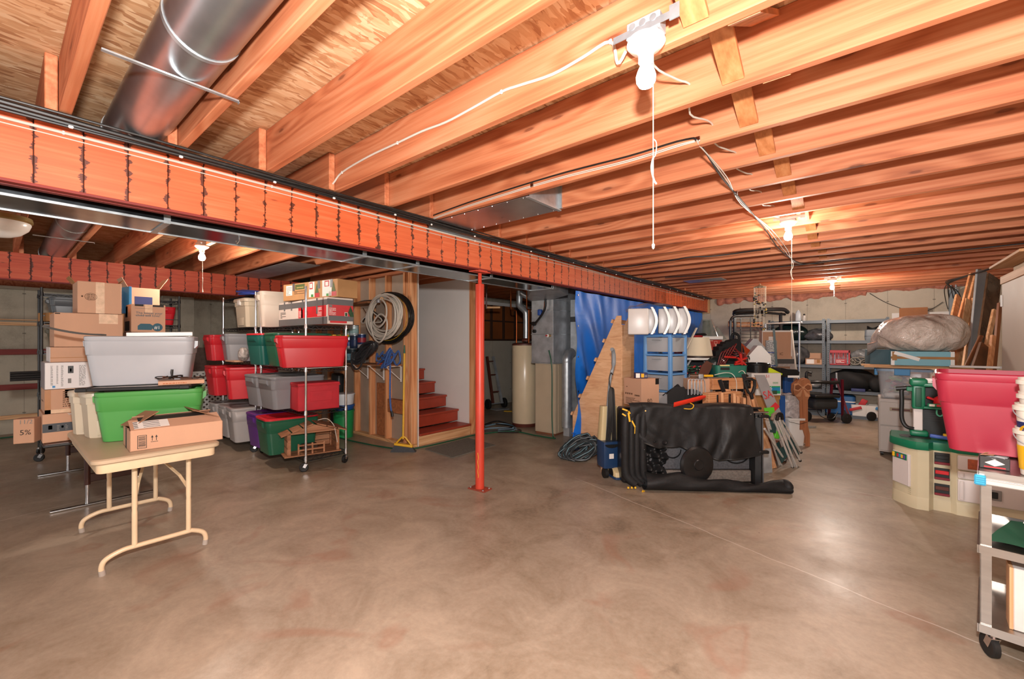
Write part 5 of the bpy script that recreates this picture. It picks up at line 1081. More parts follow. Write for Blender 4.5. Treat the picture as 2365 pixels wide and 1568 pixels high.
part('top_rail', MB().cyl((U(1705), -.02, V(949)), (U(1772), -.02, V(949)), .011, n=12), CHROME, k_, label='bright metal rail'); part('upper_rail', MB().cyl((U(1640), .05, V(942)), (U(1765), .05, V(942)), .012, n=12), HS, k_)
for i in range(5): part('rivet', MB().cyl((U(1728)+.05*i, -.04, V(952+7*(i % 2))), (U(1728)+.05*i, -.05, V(952+7*(i % 2))), .005, n=8), CHROME, k_)
tubes = [(U(1442), .035), (U(1456), .03), (U(1468), .03), (U(1482), .035)]
for x, r in tubes:
    P = [(x+.02, .0, V(946)), (x-.0, -.03, V(975)), (x-.005, -.04, V(1030)), (x+.0, -.04, V(1085)), (x+.035, -.045, .08), (x+.09, -.05, .035)]
    part('padded_tube', MB().tube(smooth_path(P, 4), r*1.1, 12), CF, k_)
def roll(u, v):
    q = 2*pi*v; x = U(1480)+(U(1792)-U(1480))*u; r = .062+.018*sin(u*5+1)+.008*sin(u*19+q*2)
    return Vector((x+.01*sin(q+u*4), -.10+1.25*r*cos(q)-.08*u, r+r*.98*sin(q)+.003-.012*u))
rl = MB().grid(roll, 40, 14); part('bottom_roll', rl, CF, k_, smooth=60)
part('roll_end', MB().sph((U(1790), -.17, .058), .062, 8, (.8, 1.3, .9)), CF, k_)
part('round_disc', MB().lathe([(.01, .03), (.045, .032), (.05, .026), (.10, .03), (.155, .02), (.17, 0), (.165, -.02), (.1, -.03), (.01, -.03)], (U(1600), -.10, .235), 40, Matrix.Rotation(radians(88), 4, 'X') @ Matrix.Rotation(radians(10), 4, 'Y')), HS, k_, label='round black disc')
def drape(u, v):
    x = U(1452)+(U(1735)-U(1452))*u
    kz = [(0, 1015), (.1, 1020), (.22, 1032), (.4, 1028), (.55, 1046), (.72, 1058), (.9, 1052), (1, 1042)]
    for (a0, b0_), (a1, b1_) in zip(kz, kz[1:]):
        if a0 <= u <= a1: vb = b0_+(b1_-b0_)*(u-a0)/(a1-a0)
    if v < .16: w = v/.16; y = .26-.30*w; z = V(938)+.012*sin(u*9)+.035*sin(w*pi/2)*(1-.6*u)
    else:
        w = (v-.16)/.84; z = V(938)+.02*(1-u)-(V(938)-V(vb))*w+.0; q_ = 1.0 if u < .7 else max(.25, 1-(u-.7)*6); y = -.04-.025*w-.015*q_*sin(x*33+4*sin(w*3+u*5))*w**.6-.016*q_*sin(x*15+1.5)*w-.002*sin(x*71+9*w*(1-u))*w**.5-.004*sin(w*11+x*17+3*sin(x*13))*(1-.6*w) - (.035*sin(pi*w)*sin(pi*(u-.7)/.3) if u > .7 else 0)
        x += .03*w*(u-.5)*-1.0 if u > .8 else 0
        x += (.09*w**1.6 if u > .82 else 0)*((u-.82)/.18)
    return Vector((x, y, z))
part('draped_cover', MB().grid(lambda u, v: drape(u*.74, v), 90, 30), CF, k_, smooth=70)
part('draped_cover', MB().grid(lambda u, v: drape(.735+u*.265, v), 34, 30), CV, k_, smooth=70, label='shiny vinyl end of the cover')
part('cover_hem', MB().tube([drape(i/60, 1.0) for i in range(61)], .007, 6), BLK, k_)
def crump(u, v):
    x = U(1480)+(U(1537)-U(1480))*u; z = .05+(V(1012)-.05)*v
    return Vector((x, -.02-.035*sin(x*60+z*18)-.03*sin(z*41+x*12)-.02*sin(z*80-x*55), z))
part('crumpled_lining', MB().grid(crump, 30, 40), CV, k_, smooth=70)
for p0_, p1_, w2 in (((1432, 939), (1444, 943), .014), ((1432, 950), (1440, 955), .014), ((1446, 948), (1449, 968), .016), ((1450, 950), (1446, 944), .014), ((1454, 966), (1461, 980), .013), ((1461, 980), (1460, 995), .006), ((1476, 1122), (1470, 1135), .02), ((1484, 943), (1486, 944), .012)):
    part('yellow_strap', MB().bar((U(p0_[0]), -.072 if p0_[1] < 1000 else -.16, V(p0_[1])+.001), (U(p1_[0]), -.076 if p0_[1] < 1000 else -.18, max(.012, V(p1_[1]))), w2, .006, (0, 1, 0)), YEL, k_)
for i in range(3): part('strap_end', MB().sph((U(1444+8*i), -.10, .016), .011, 5), YEL, k_)
part('drawstring', MB().tube(smooth_path([(U(1565), -.03, V(938)), (U(1590), -.05, V(940)), (U(1598), -.04, V(932)), (U(1594), .0, V(928))], 5), .004, 6), YEL, k_)
t = thing('red_tube', 'short bright red plastic tube lying on the black cover', 'tube', (0, 0, 0)); a_, b_ = atD(1556, 935, 4.03), atD(1630, 916, 4.25)
part('tube_wall', MB().loft([[a_.lerp(b_, f)+(Vector((_ca, _sa, 0)).cross(b_-a_).normalized()*sin(q)+Vector((-.3, .9, .0))*cos(q)*.7)*r for q in [2*pi*i/16 for i in range(16)]] for f, r in ((0, .017), (0, .024), (.85, .024), (1, .012))]), mat('tube_red', '#d2321f', .35), t)
# ================================================================ carton 80, battery box, drawer towers
t, d = face_box('cardboard_box', 'brown carton printed 80 with a small battery pack on top', 'box', 1441, 1484, 873, 940, 4.62, .22, rz=radians(4), tape='y')
t.location = (atD(1481, 900, 4.74).x, atD(1481, 900, 4.74).y, .70); t.rotation_euler = (0, 0, radians(-22)); d = (.27, .26, .295)
for ch in list(t.children): bpy.data.objects.remove(ch)
part('body', MB().bx(-d[0]/2, d[0]/2, -d[1]/2, d[1]/2, 0, d[2], .003), CARD, t); part('tape', MB().bx(-.025, .025, -d[1]/2-.001, d[1]/2, d[2], d[2]+.001), TAPEB, t)
scribble(t, d, '-y', .12, .9, .06, .30, 6, INKB, 41); scribble(t, d, '-y', .15, .75, .66, .72, 1, INKB, 42); scribble(t, d, '-y', .62, .9, .36, .48, 1, INKB, 43); words(t, d, '+x', '80', .075, .30, .10, INKB); decal(t, d, '+x', .78, .98, .78, 1, BLK, 'tape_patch')
many('icon', MB().bx(-.009, .009, -d[1]/2-.0014, -d[1]/2, -.009, .009), INKB, t, [(-.10+.03*i, 0, .125) for i in range(4)])
s1 = part('storage_crate', MB().bx(-.14, .14, -.13, .13, 0, .695, .01), CARDD, None, loc=(t.location.x-.0, t.location.y+.0, 0), rot=(0, 0, radians(-22))); tag(s1, 'tall carton hidden behind the black carrier under the carton printed 80', 'box')
bb, d2 = face_box('battery_box', 'small navy and yellow battery pack on the carton printed 80', 'box', 1468, 1496, 861, 872, 4.66, .07, m=NAVY, rz=YAW, zb=.9965, tape=None); decal(bb, d2, '-y', .02, .35, .1, .9, PAPER, 'print'); decal(bb, d2, '-y', .45, .70, .15, .85, YEL, 'print'); decal(bb, d2, '-y', .75, .95, .2, .6, INKGR, 'print')
DB = mat('drawer_blue', '#5f93c9', .3, var=.04); FROST = mat('frosted_drawer', '#9b9fa3', .35, var=.12, vscale=3, alpha=1.0)
zb = atD(1530, 906, 4.9).z; c0 = atD(1536, 906, 5.08)
t = thing('drawer_tower', 'three-drawer plastic tower with a light blue frame beside the plywood wedge', 'drawers', (c0.x, c0.y, zb), radians(-14))
aw, ad, ah = .37, .33, .655
for sx in (-1, 1):
    for sy in (-1, 1): part('frame_post', MB().bar((sx*(aw/2-.018), sy*(ad/2-.018), 0), (sx*(aw/2-.018)*.98, sy*(ad/2-.018)*.98, ah), .04, .04, (0, 1, 0), .006), DB, t)
for i in range(4): part('shelf_frame', MB().loft([rr(aw, ad, .012, ah*i/3-(.02 if i else 0), 1), rr(aw, ad, .012, ah*i/3+(.0 if i else .02), 1)]), DB, t)
for i in range(3):
    z = ah*i/3+.025; dr = part('drawer', MB().loft([rr(aw-.03, ad-.03, .02, z, 3), rr(aw-.02, ad-.015, .02, z+.165, 3)]), FROST, t)
    part('drawer_pull', MB().bx(-.06, .06, -ad/2-.012, -ad/2+.01, z+.13, z+.145, .004), FROST, dr)
g_ = tote('grey tote standing under the light blue drawer tower', (c0.x, c0.y, zb-.36), .46, .40, .352, T_LGREY, radians(10), lid=T_LGREY, group=None)
s1 = part('storage_crate', MB().bx(-.2, .2, -.18, .18, 0, zb-.362, .01), CARDD, None, loc=(c0.x, c0.y, 0), rot=(0, 0, radians(10))); tag(s1, 'carton standing on the floor under the grey tote and drawer tower', 'box')
WT = mat('drawer_white', '#cbc7c3', .3, var=.03); c1 = atD(1519, 778, 5.0)
t = thing('drawer_unit', 'white drawer unit with bowed fronts lying on its side on the blue drawer tower', 'drawers', (c1.x, c1.y, zb+ah+.006), radians(22))
part('cabinet_side', MB().bx(-.33, -.10, -.155, .14, .0, .30, .014), WT, t)
FW = mat('frosted_white', '#a9aaab', .3, var=.1, vscale=4)
for i in range(4):
    x0 = -.10+.105*i-(.03 if i == 0 else 0)
    part('drawer_body', MB().bx(x0, x0+.10, -.145, .14, .012, .292, .01), FW, t)
    part('drawer_front', MB().loft([[Vector((x0+.075+dx+.055*sin(pi*j/10), y, .002+.31*j/10)) for j in range(11)]+[Vector((x0+.050+dx+.055*sin(pi*j/10)*.9, y, .002+.31*j/10)) for j in range(10, -1, -1)] for y, dx in ((-.165, 0), (.145, 0))]), WT, t)
part('bag_cover', MB().grid(lambda u, v: Vector((-.36+.56*u, -.16+.32*v, .315+.05*sin(pi*u)*(.6+.4*sin(v*3))+.01*sin(u*17+v*5)-.03*(u < .05))), 24, 10), mat('clear_plastic', '#cfcac4', .2, alpha=.55), t, smooth=70)
# black cloth heap
BC = mat('cloth_black', '#101011', .75, var=.3, vscale=8)
h0 = atD(1595, 935, 4.75); t = thing('cloth_heap', 'heap of matt black cloth behind the red tube', 'cloth', (h0.x, h0.y, .45), YAW)
part('folds', MB().grid(lambda u, v: Vector((-.26+.62*u, -.02+.3*v, (.46-.24*abs(u-.30)**.8*1.2+.03*sin(u*13)+.02*sin(v*9+u*7))*(1 if v > .05 else 0))), 30, 14), BC, t, smooth=70)
s1 = part('storage_crate', MB().bx(-.3, .3, -.12, .2, 0, .45, .01), CARDD, None, loc=(h0.x, h0.y, 0), rot=(0, 0, YAW)); tag(s1, 'hidden carton carrying the black cloth heap', 'box')
# ================================================================ the heap on the work table behind the black carrier
def PT(u, v, t): return atD(u, v, t)
def cface(t): return t
TZ = .975
q0, q1 = PT(1570, 860, 5.45), PT(1800, 860, 5.45); cc = (q0+q1)/2+Vector((-_sa, _ca, 0))*.38
wt = thing('work_table', 'plain table buried under the heap of odds and ends', 'table', (cc.x, cc.y, 0), YAW)
part('tabletop', MB().bx(-.63, .76, -.38, .38, TZ-.03, TZ, .004), mat('table_black', '#222222', .5), wt)
for sx in (-.58, .58):
    for sy in (-.33, .33): part('leg', MB().cyl((sx, sy, 0), (sx, sy, TZ-.03), .018, n=10), BLKM, wt)
def on(u, t, z=TZ+.001): p = PT(u, 800, t); return (p.x, p.y, z)
def zat(v, t): return EYE+(790-v)/990*t
# second crate layer behind
s1 = part('storage_crate', MB().bx(-.38, .34, -.14, .14, 0, .24, .006), mat('dark_crate', '#22262a', .6, var=.2), None, loc=on(1635, 5.95), rot=(0, 0, YAW)); tag(s1, 'dark crate among the heap behind the cream lampshade', 'box')
RPAT = NT('red_damask'); vv = RPAT.coords((16, 16, 16)); ff = RPAT.n('ShaderNodeTexVoronoi', {'Vector': vv, 'Scale': 1.2}, distance='CHEBYCHEV').outputs['Distance']
RPAT.set('Base Color', RPAT.ramp(ff, [(.28, C('#a8352c')), (.34, C('#d9b8a4')), (.42, C('#a8352c'))])); RPAT.set('Roughness', .85)
t = part('gift_box', MB().bx(-.29, .28, -.12, .12, 0, .20, .005), RPAT.m, None, loc=on(1612, 5.97, TZ+.245), rot=(0, 0, YAW)); tag(t, 'red damask patterned box behind the cream lampshade', 'box')
t = thing('folding_stool', 'white folding stool supporting the cream lampshade', 'stool', on(1610, 5.55), YAW); hz = zat(826, 5.55)-TZ
part('seat_rim', MB().loft([rr(.34, .30, .10, hz-.03, 6), rr(.37, .33, .11, hz-.02, 6), rr(.37, .33, .11, hz, 6), rr(.30, .26, .09, hz, 6)]), WHITE, t)
for sx in (-.14, .14):
    for sy in (-.11, .11): part('leg', MB().bar((sx, sy, 0), (sx*.9, -sy, hz-.02), .018, .012), WHITE, t)
part('crossbar', MB().bar((-.15, -.11, .10), (.15, -.11, .10), .012, .012), WHITE, t)
t = thing('lampshade', 'cream drum lampshade upside up on the white stool', 'lampshade', on(1612, 5.55, TZ+hz+.002), YAW)
part('base_disc', MB().lathe([(.16, 0), (.185, .004), (.185, .022), (.16, .026)], n=36), mat('disc_brown', '#3b2b25', .5), t); part('shade', MB().lathe([(.178, .026), (.176, .03), (.135, .255), (.132, .26), (.05, .262)], n=48), mat('shade_cream', '#d9cdb2', .7, var=.03), t)
t = part('paint_stick', MB().bar(PT(1582, 812, 5.3), PT(1609, 757, 5.35), .03, .012, bev=.003), mat('stick_cream', '#d8cbb4', .6), None); tag(t, 'cream wooden stick leaning across the cream lampshade', 'stick')
t = thing('lampshade', 'clear plastic wrapped lampshade on a white tray above the red patterned box', 'lampshade', on(1632, 5.95, TZ+.452), YAW)
part('tray', MB().bx(-.16, .17, -.12, .12, 0, .045, .004), WHITE, t)
GL = mat('clear_shade', '#8c9188', .12, alpha=.45, var=.3, vscale=20)
part('shade', MB().loft([rr(.30, .30, .14, .045, 6), rr(.13, .13, .06, .275, 6)]), GL, t); part('shade_core', MB().lathe([(.06, .05), (.05, .26)], n=16), mat('green_grey', '#4d5548', .6, var=.3, vscale=20), t); part('plastic_tail', MB().prism([(.10, .10), (.14, .18), (.27, .0), (.18, .0)], -.02, .02, XZ), GL, t)
for i in range(3): t = part('wreath', MB().tube([(.07*cos(q), .03*i, .045*sin(q)) for q in [2*pi*j/16 for j in range(16)]], .009, 6, closed=True), [INKG, INKR, BLK][i], None, loc=(on(1600+10*i, 5.78)[0], on(1600+10*i, 5.78)[1], TZ+.46), rot=(radians(80), 0, YAW)); tag(t, ['small green wreath ring above the cream lampshade', 'small red wreath ring above the cream lampshade', 'small black ring above the cream lampshade'][i], 'ring')
# black chair back / pack
t = thing('black_pack', 'large jagged black pack with a carrying handle in the heap', 'bag', on(1680, 5.75), YAW)
part('body', MB().prism([(-.20, .0), (.20, .0), (.19, .30), (.17, .36), (.12, .46), (.02, .44), (-.0, .42), (-.05, .42), (-.06, .39), (-.10, .39), (-.10, .36), (-.15, .35), (-.15, .31), (-.19, .29)], -.07, .09, XZ), BC, t)
part('handle', MB().tube(smooth_path([(.06, 0, .44), (.06, 0, .50), (.10, 0, .53), (.15, 0, .50), (.16, 0, .42)], 4), .018, 8), BC, t)
many('flap_lobe', MB().sph((0, 0, 0), .06, 6, (1, .8, .8)), BC, t, [(-.13, -.06, .20), (-.05, -.08, .3), (.08, -.08, .25), (.13, -.05, .12)])
t = part('bin_bag', MB().sph((0, 0, .12), .12, 8, (1.1, .8, 1)), mat('bag_darkteal', '#1f2a2b', .25, var=.4, vscale=18, bump=.9, bscale=20), None, loc=on(1647, 5.38), rot=(0, .3, YAW)); tag(t, 'crumpled dark teal plastic bag in the heap above the green tray', 'bag')
t = part('leather_flap', MB().prism([(-.10, -.0), (.02, .0), (.10, .17), (.02, .21), (-.04, .15)], -.01, .01, XZ), mat('leather_brown', '#5a3020', .6), None, loc=on(1628, 5.22, TZ-.02), rot=(0, 0, YAW)); tag(t, 'rust-brown leather flap leaning left of the green tray', 'leather')
rg = random.Random(77)
t = thing('decoration_pile', 'dark jumble of tangled string lights on the left of the heap', 'string lights', on(1600, 5.30), YAW)
for j in range(6): part('string', MB().tube(smooth_path([(rg.uniform(-.14, .16), rg.uniform(-.05, .05), .02+rg.uniform(0, .10)) for i in range(9)], 5), .006, 5), [WIREB, HOSEG][j % 2], t)
many('ornament', MB().sph((0, 0, 0), .012, 5), INKR, t, [(rg.uniform(-.12, .14), rg.uniform(-.07, 0), rg.uniform(.03, .12)) for i in range(12)]); many('silver_bulb', MB().sph((0, 0, 0), .010, 5), CHROME, t, [(rg.uniform(-.12, .14), rg.uniform(-.07, 0), rg.uniform(.03, .12)) for i in range(8)])
GT = mat('tray_green', '#2b7260', .4)
t = thing('green_tray', 'deep green plastic tub with a cream handle in the middle of the heap', 'tub', on(1680, 5.20), YAW+radians(-6))
part('tub_wall', MB().loft([rr(.34, .26, .04, 0, 4), rr(.37, .28, .045, .135, 4), rr(.385, .295, .05, .14, 4), rr(.36, .27, .04, .14, 4), rr(.33, .24, .04, .01, 4)]), GT, t); part('grip', MB().bx(-.14, -.03, -.155, -.125, .13, .145, .004), mat('grip_cream', '#e0cf8e', .5), t); part('grip_slot', MB().bx(-.13, -.03, -.146, -.13, .085, .115), BLK, t)
RC = mat('clamp_red', '#b5231c', .4)
t = thing('clamp_tangle', 'bright red clamps and jumper cables piled on the green tub', 'clamps', on(1688, 5.20, TZ+.14), YAW)
for j in range(5): part('cable', MB().tube(smooth_path([(-.16+.02*j, 0, .0), (-.10+.03*j, -.02*j, .16+.02*j), (.05, .02, .10+.03*j), (.16-.02*j, -.03, .14), (.14, .0, .02)], 5), .006, 6), mat('cable_darkred', '#6d1a18', .4), t)
for a_, b_ in (((-.12, -.08, .10), (.02, -.08, .09)), ((.0, -.10, .03), (.14, -.10, .09)), ((.02, -.11, .09), (.12, -.11, .0)), ((.05, -.12, .14), (.07, -.12, -.0)), ((-.02, -.12, .01), (.10, -.12, .03))): part('clamp_jaw', MB().bar(a_, b_, .03, .022, bev=.004), RC, t)
t = thing('shutter_piece', 'rust-orange louvred plastic piece standing in the heap', 'plastic piece', on(1722, 5.7, TZ+.10), YAW+radians(20))
part('plate', MB().prism([(-.06, 0), (.10, .06), (.14, .14), (.10, .19), (-.07, .30)], 0, .03, XZ), mat('rust_orange', '#a8411b', .45), t)
for i in range(3): part('rib', MB().bar((-.05+.03*i, -.006, .04+.03*i), (.05+.02*i, -.006, .22-.02*i), .012, .012), mat('rust_orange', '#a8411b'), t)
s1 = part('storage_crate', MB().bx(-.12, .26, -.1, .1, 0, .10, .004), CARDD, None, loc=on(1722, 5.7), rot=(0, 0, YAW)); tag(s1, 'low hidden carton under the rust-orange piece', 'box')
for lab, u, t_, dz, c_, k in (('translucent grey house-shaped plastic tub, the farther of the pair', 1740, 5.95, .15, mat('tub_grey', '#a9a9a8', .35), 1.15), ('white house-shaped plastic tub above the black pot', 1750, 5.62, .10, WHITE, 1.0)):
    t = thing('plastic_tub', lab, 'tub', on(u, t_, TZ+dz), YAW+radians(-18), 'house-shaped plastic tubs'); part('shell', MB().prism([(-.13*k, 0), (.13*k, 0), (.13*k, .14*k), (.02*k, .27*k), (-.02*k, .27*k), (-.13*k, .13*k)], -.10, .14, XZ), c_, t); part('rim', MB().bx(-.14*k, .14*k, -.11, .15, 0, .012, .004), c_, t)
    s1 = part('storage_crate', MB().bx(-.1, .12, -.09, .12, 0, dz-.004, .004), CARDD, None, loc=on(u, t_), rot=(0, 0, YAW)); tag(s1, 'low carton hidden under '+('the farther' if k > 1 else 'the white')+' house-shaped tub', 'box')
t = thing('stock_pot', 'black enamel stock pot with loop handles in the heap', 'pot', on(1748, 5.30, TZ+.0), YAW)
part('pot_wall', MB().lathe([(.115, 0), (.125, .01), (.13, .15), (.136, .155), (.13, .16), (.122, .155), (.115, .02)], n=36), mat('enamel_black', '#1b1b1c', .18), t); part('pot_rim', MB().lathe([(.131, .13), (.134, .135), (.134, .15)], n=36, cap=False), BLK, t)
part('handle', MB().tube(smooth_path([(-.125, 0, .10), (-.16, 0, .11), (-.16, 0, .14), (-.125, 0, .14)], 4), .009, 8), BLK, t); part('handle', MB().tube(smooth_path([(.125, 0, .10), (.16, 0, .11), (.16, 0, .14), (.125, 0, .14)], 4), .009, 8), BLK, t)
part('ladle', MB().tube(smooth_path([(-.10, .0, .10), (-.115, .0, .22), (-.10, 0, .24), (-.09, 0, .2)], 4), .007, 6), BLK, t)
t = part('brass_lamp', MB().lathe([(.05, 0), (.06, .01), (.03, .03), (.045, .07), (.04, .10), (.015, .12), (.012, .15)], n=20), mat('brass_old', '#5a4526', .3, .8), None, loc=on(1717, 5.2)); tag(t, 'small dark brass lamp base between the green tub and the black pot', 'lamp base')
RUG = NT('rug_weave'); RUG.set('Base Color', RUG.ramp(RUG.noise(RUG.coords((60, 60, 60)), 1.5, 3), [(.42, C('#6e6e70')), (.55, C('#b9b7b3'))])); RUG.set('Roughness', .95)
a_, b_ = PT(1781, 850, 5.7), PT(1780, 786, 5.7); t = thing('rug_roll', 'rolled grey woven rug with blue bands standing in the heap', 'rug', (a_.x, a_.y, TZ), YAW); hh = b_.z-TZ
part('roll', MB().cyl((0, 0, 0), (0, 0, hh), .066, n=24), RUG.m, t)
for z in (.10, hh*.62): part('tie', MB().cyl((0, 0, z), (0, 0, z+.012), .068, n=24), INKBL if 0 else mat('ribbon_blue', '#2b4587', .6), t)
t = part('slate_rod', MB().bar(PT(1794, 846, 5.62), PT(1787, 759, 5.62), .024, .024, (0, 1, 0)), mat('slate_teal', '#45585a', .5), None); tag(t, 'dark teal plastic rod standing beside the rug roll', 'rod')
t = thing('toy_shovel', 'bright yellow-green plastic shovel blade beside the black pot', 'shovel', on(1784, 5.25, TZ), YAW); part('blade', MB().prism([(-.09, .02), (.02, .0), (.10, .015), (.105, .03), (.06, .05), (-.04, .10), (-.09, .10)], -.03, .03, XZ), mat('lime_yellow', '#b9c92a', .4), t); part('neck', MB().cyl((.09, 0, .02), (.17, 0, .0), .012, n=8), BLK, t)
# tall flat cardboard with white frame behind
t, d = face_box('cardboard_sheet', 'large flat cardboard box standing upright behind the grey rug roll', 'box', 1760, 1829, 763, 828, 6.5, .08, zb=.0, tape=None); decal(t, d, '-y', 0, .02, .72, 1, WHITE, 'corner'); decal(t, d, '-y', .97, 1, .75, 1, WHITE, 'corner'); decal(t, d, '-y', .22, .37, .90, .94, PAPER, 'label'); words(t, d, '-y', 'IC', .06, .58, .76, INKB); decal(t, d, '-y', 0, 1, .985, 1, WHITE, 'edge')
t, d = face_box('framed_picture', 'dull silver picture frame leaning below the flat cardboard box', 'frame', 1786, 1834, 829, 905, 6.2, .04, zb=0, m=mat('frame_silver', '#a39b95', .5, var=.2, vscale=30), tape=None); decal(t, d, '-y', .12, .80, .62, .88, mat('frame_dark', '#2b2726', .5), 'picture', .003); decal(t, d, '-y', .0, 1, .94, 1, mat('frame_slate', '#4b4a48'), 'top_edge'); decal(t, d, '-y', .1, .8, .88, .905, mat('mat_brown', '#8a6a54'), 'picture_mat')
a_, b_ = atZ(1842, 1000), PT(1827, 765, 6.55); t = part('poster_board', MB().bar((a_.x, a_.y+.5, 0.02), (b_.x, b_.y, b_.z), .03, .12, (0, 1, 0)), mat('panel_white', '#b5aea6', .6), None); tag(t, 'narrow edge of a white panel slanting beside the flat cardboard box', 'panel')
# black tray, blue bins, white label box
t = thing('black_tray', 'black plastic tray with a white edge right of the black pot', 'tray', on(1811, 5.35, TZ-.0), YAW); part('shell', MB().prism([(-.10, .10), (-.12, .02), (-.02, -.0), (.12, -.0), (.125, .05), (.09, .08), (-.02, .085)], -.10, .10, XZ), BLK, t); part('white_edge', MB().bx(-.02, .12, -.106, -.10, -.02, .006), WHITE, t)
s1 = part('storage_crate', MB().bx(-.075, .075, -.1, .1, 0, zat(908, 6.15), .006), CARDD, None, loc=on(1812, 6.25, 0), rot=(0, 0, YAW)); tag(s1, 'brown carton on the floor under the blue crate', 'box'); s1 = part('storage_crate', MB().bx(-.06, .065, -.1, .1, 0, zat(869, 6.15)-zat(908, 6.15)-.003, .006), mat('crate_blue', '#234f8e', .45), None, loc=on(1812, 6.25, zat(908, 6.15)+.002), rot=(0, 0, YAW)); tag(s1, 'blue crate standing under the black tray, beside the white labelled box', 'box')
t, d = face_box('white_box', 'white carton with a green label and red marks below the black pot', 'box', 1736, 1804, 862, 913, 5.12, .25, m=mat('white_carton'if 0 else 'white_carton2', '#d6d1cb', .5, var=.03), tape=None)
decal(t, d, '-y', .60, .97, .08, .42, mat('label_green', '#1f9a62', .5), 'label', .0012); decal(t, d, '-y', .60, .97, .20, .36, mat('label_blue', '#1f7fb0', .5), 'label', .0016); decal(t, d, '-y', .70, .86, .05, .22, mat('label_dark', '#36523c', .5), 'picture', .002); words(t, d, '-y', '6', .055, .62, .26, INKW, z=.002); scribble(t, d, '-y', .70, .95, .27, .34, 2, INKW, 3); words(t, d, '-y', '1  51', .05, .32, .80, INKR, z=.002); scribble(t, d, '-y', .72, .90, .52, .62, 3, INKG, 5)
s1 = part('storage_crate', MB().bx(-.17, .17, -.1, .1, 0, t.location.z-.003, .006), CARDD, None, loc=(t.location.x, t.location.y+.02, 0), rot=(0, 0, YAW)); tag(s1, 'brown carton on the floor carrying the white labelled box', 'box')
t, d = face_box('blue_bin', 'small blue box with a yellow tag below the white labelled box', 'box', 1796, 1814, 914, 930, 5.3, .14, zb=0, m=mat('crate_blue', '#234f8e'), tape=None); decal(t, d, '-y', 0, .3, .94, 1, YEL, 'tag')
# sawhorses
SW = wood('sawhorse_wood', '#c98d60', '#a06338', '#6f3d1d', ax=0, knots=.5, light='#dda878'); SWZ = wood('sawhorse_leg', '#d49c70', '#ac7346', '#6f3d1d', ax=2, knots=.8, light='#e3b48a')
def sawhorse(label, u, v, t_, L, rz):
    p = PT(u, v, t_); z = p.z; t = thing('sawhorse', label, 'sawhorse', (p.x, p.y, 0), rz, 'wooden sawhorses')
    part('top_beam', MB().bx(-L/2, L/2, -.045, .045, z-.125, z, .004), SW, t)
    for x in (-L/2+.16, L/2-.16):
        part('hinge_bracket', MB().bx(x-.05, x+.05, -.052, -.046, z-.17, z-.02, .002), BLKM, t); part('hinge_bracket', MB().bx(x-.05, x+.05, .046, .052, z-.17, z-.02, .002), BLKM, t)
        many('bolt', MB().cyl((0, -.052, 0), (0, -.058, 0), .007, n=8), CHROME, t, [(x-.03, 0, z-.05), (x+.03, 0, z-.05), (x-.03, 0, z-.14), (x+.03, 0, z-.14)])
        for sy in (-1, 1): part('leg', MB().bar((x+.0, sy*.07, z-.12), (x+(.10 if x > 0 else -.10), sy*.30, .0), .045, .085, (1, 0, 0), .004), SWZ, t)
    return t
sawhorse('sawhorse with the white cord draped over its beam, behind the black carrier', 1693, 873, 4.95, .62, YAW+radians(14))
sawhorse('lower sawhorse in front, its black hinge straps standing up, behind the black carrier', 1668, 905, 4.70, .50, YAW+radians(24))
for lab, (u0, v0), (u1, v1) in (('black metal folding bracket with screws standing above the lower sawhorse', (1672, 905), (1662, 877)), ('slim dark metal bar standing above the sawhorses at the right', (1726, 893), (1717, 864))):
    t = part('metal_bracket', MB().bar(PT(u0, v0, 4.62), PT(u1, v1, 4.62), .04, .02, (0, 1, 0), .003), BLKM, None); tag(t, lab, 'bracket')
t = thing('sawhorse', 'folded sawhorse with a fan of bare wood legs right behind the black carrier', 'sawhorse', (0, 0, 0), group='wooden sawhorses')
for i, (u0, v0, u1, v1) in enumerate(((1665, 906, 1676, 940), (1694, 908, 1688, 940), (1703, 915, 1700, 942), (1731, 915, 1738, 942), (1717, 918, 1716, 944))):
    a_, b_ = PT(u0, v0, 4.55+.04*i), PT(u1, v1, 4.55+.04*i)
    part('leg', MB().bar(a_, (a_.x*.7+b_.x*.3, a_.y*.7+b_.y*.3, 0.0), .055, .03, (_ca, _sa, 0), .003), SWZ, t)
t = thing('spade', 'upright spade with a black D-shaped grip on a pale wooden shaft', 'spade', PT(1731, 895, 4.5), YAW)
part('grip', MB().tube([(-.055, 0, .075), (-.02, 0, .088), (.02, 0, .088), (.052, 0, .075), (.056, 0, .02), (.035, 0, -.045), (.012, 0, -.075), (-.012, 0, -.05), (-.035, 0, .0)], .016, 8, closed=True), BLK, t)
part('socket', MB().cyl((.012, 0, -.06), (.03, 0, -.12), .02, .017, n=12), BLK, t); z_ = -t.location.z; part('shaft', MB().cyl((.03, 0, -.11), (.17, .04, z_+.22), .017, n=12), SWZ, t); part('blade', MB().bar((.17, .04, z_+.26), (.19, .05, z_+.0), .16, .006, (0, 1, 0)), GALVD, t)
t = part('extension_cord', MB().tube(smooth_path([PT(1650, 866, 4.80), PT(1672, 861, 4.78), PT(1690, 863, 4.78), PT(1700, 878, 4.76), PT(1701, 902, 4.76), PT(1699, 912, 4.76)], 6), .004, 6), WIREW, None); tag(t, 'white cord draped over the sawhorse beam', 'cord')
t = part('extension_cord', MB().tube(smooth_path([PT(1706, 860, 4.98), PT(1714, 856, 4.95), PT(1721, 863, 4.92), PT(1724, 880, 4.90)], 6), .004, 6), WIREW, None); tag(t, 'short white cord looped over the right end of the sawhorse beam', 'cord')
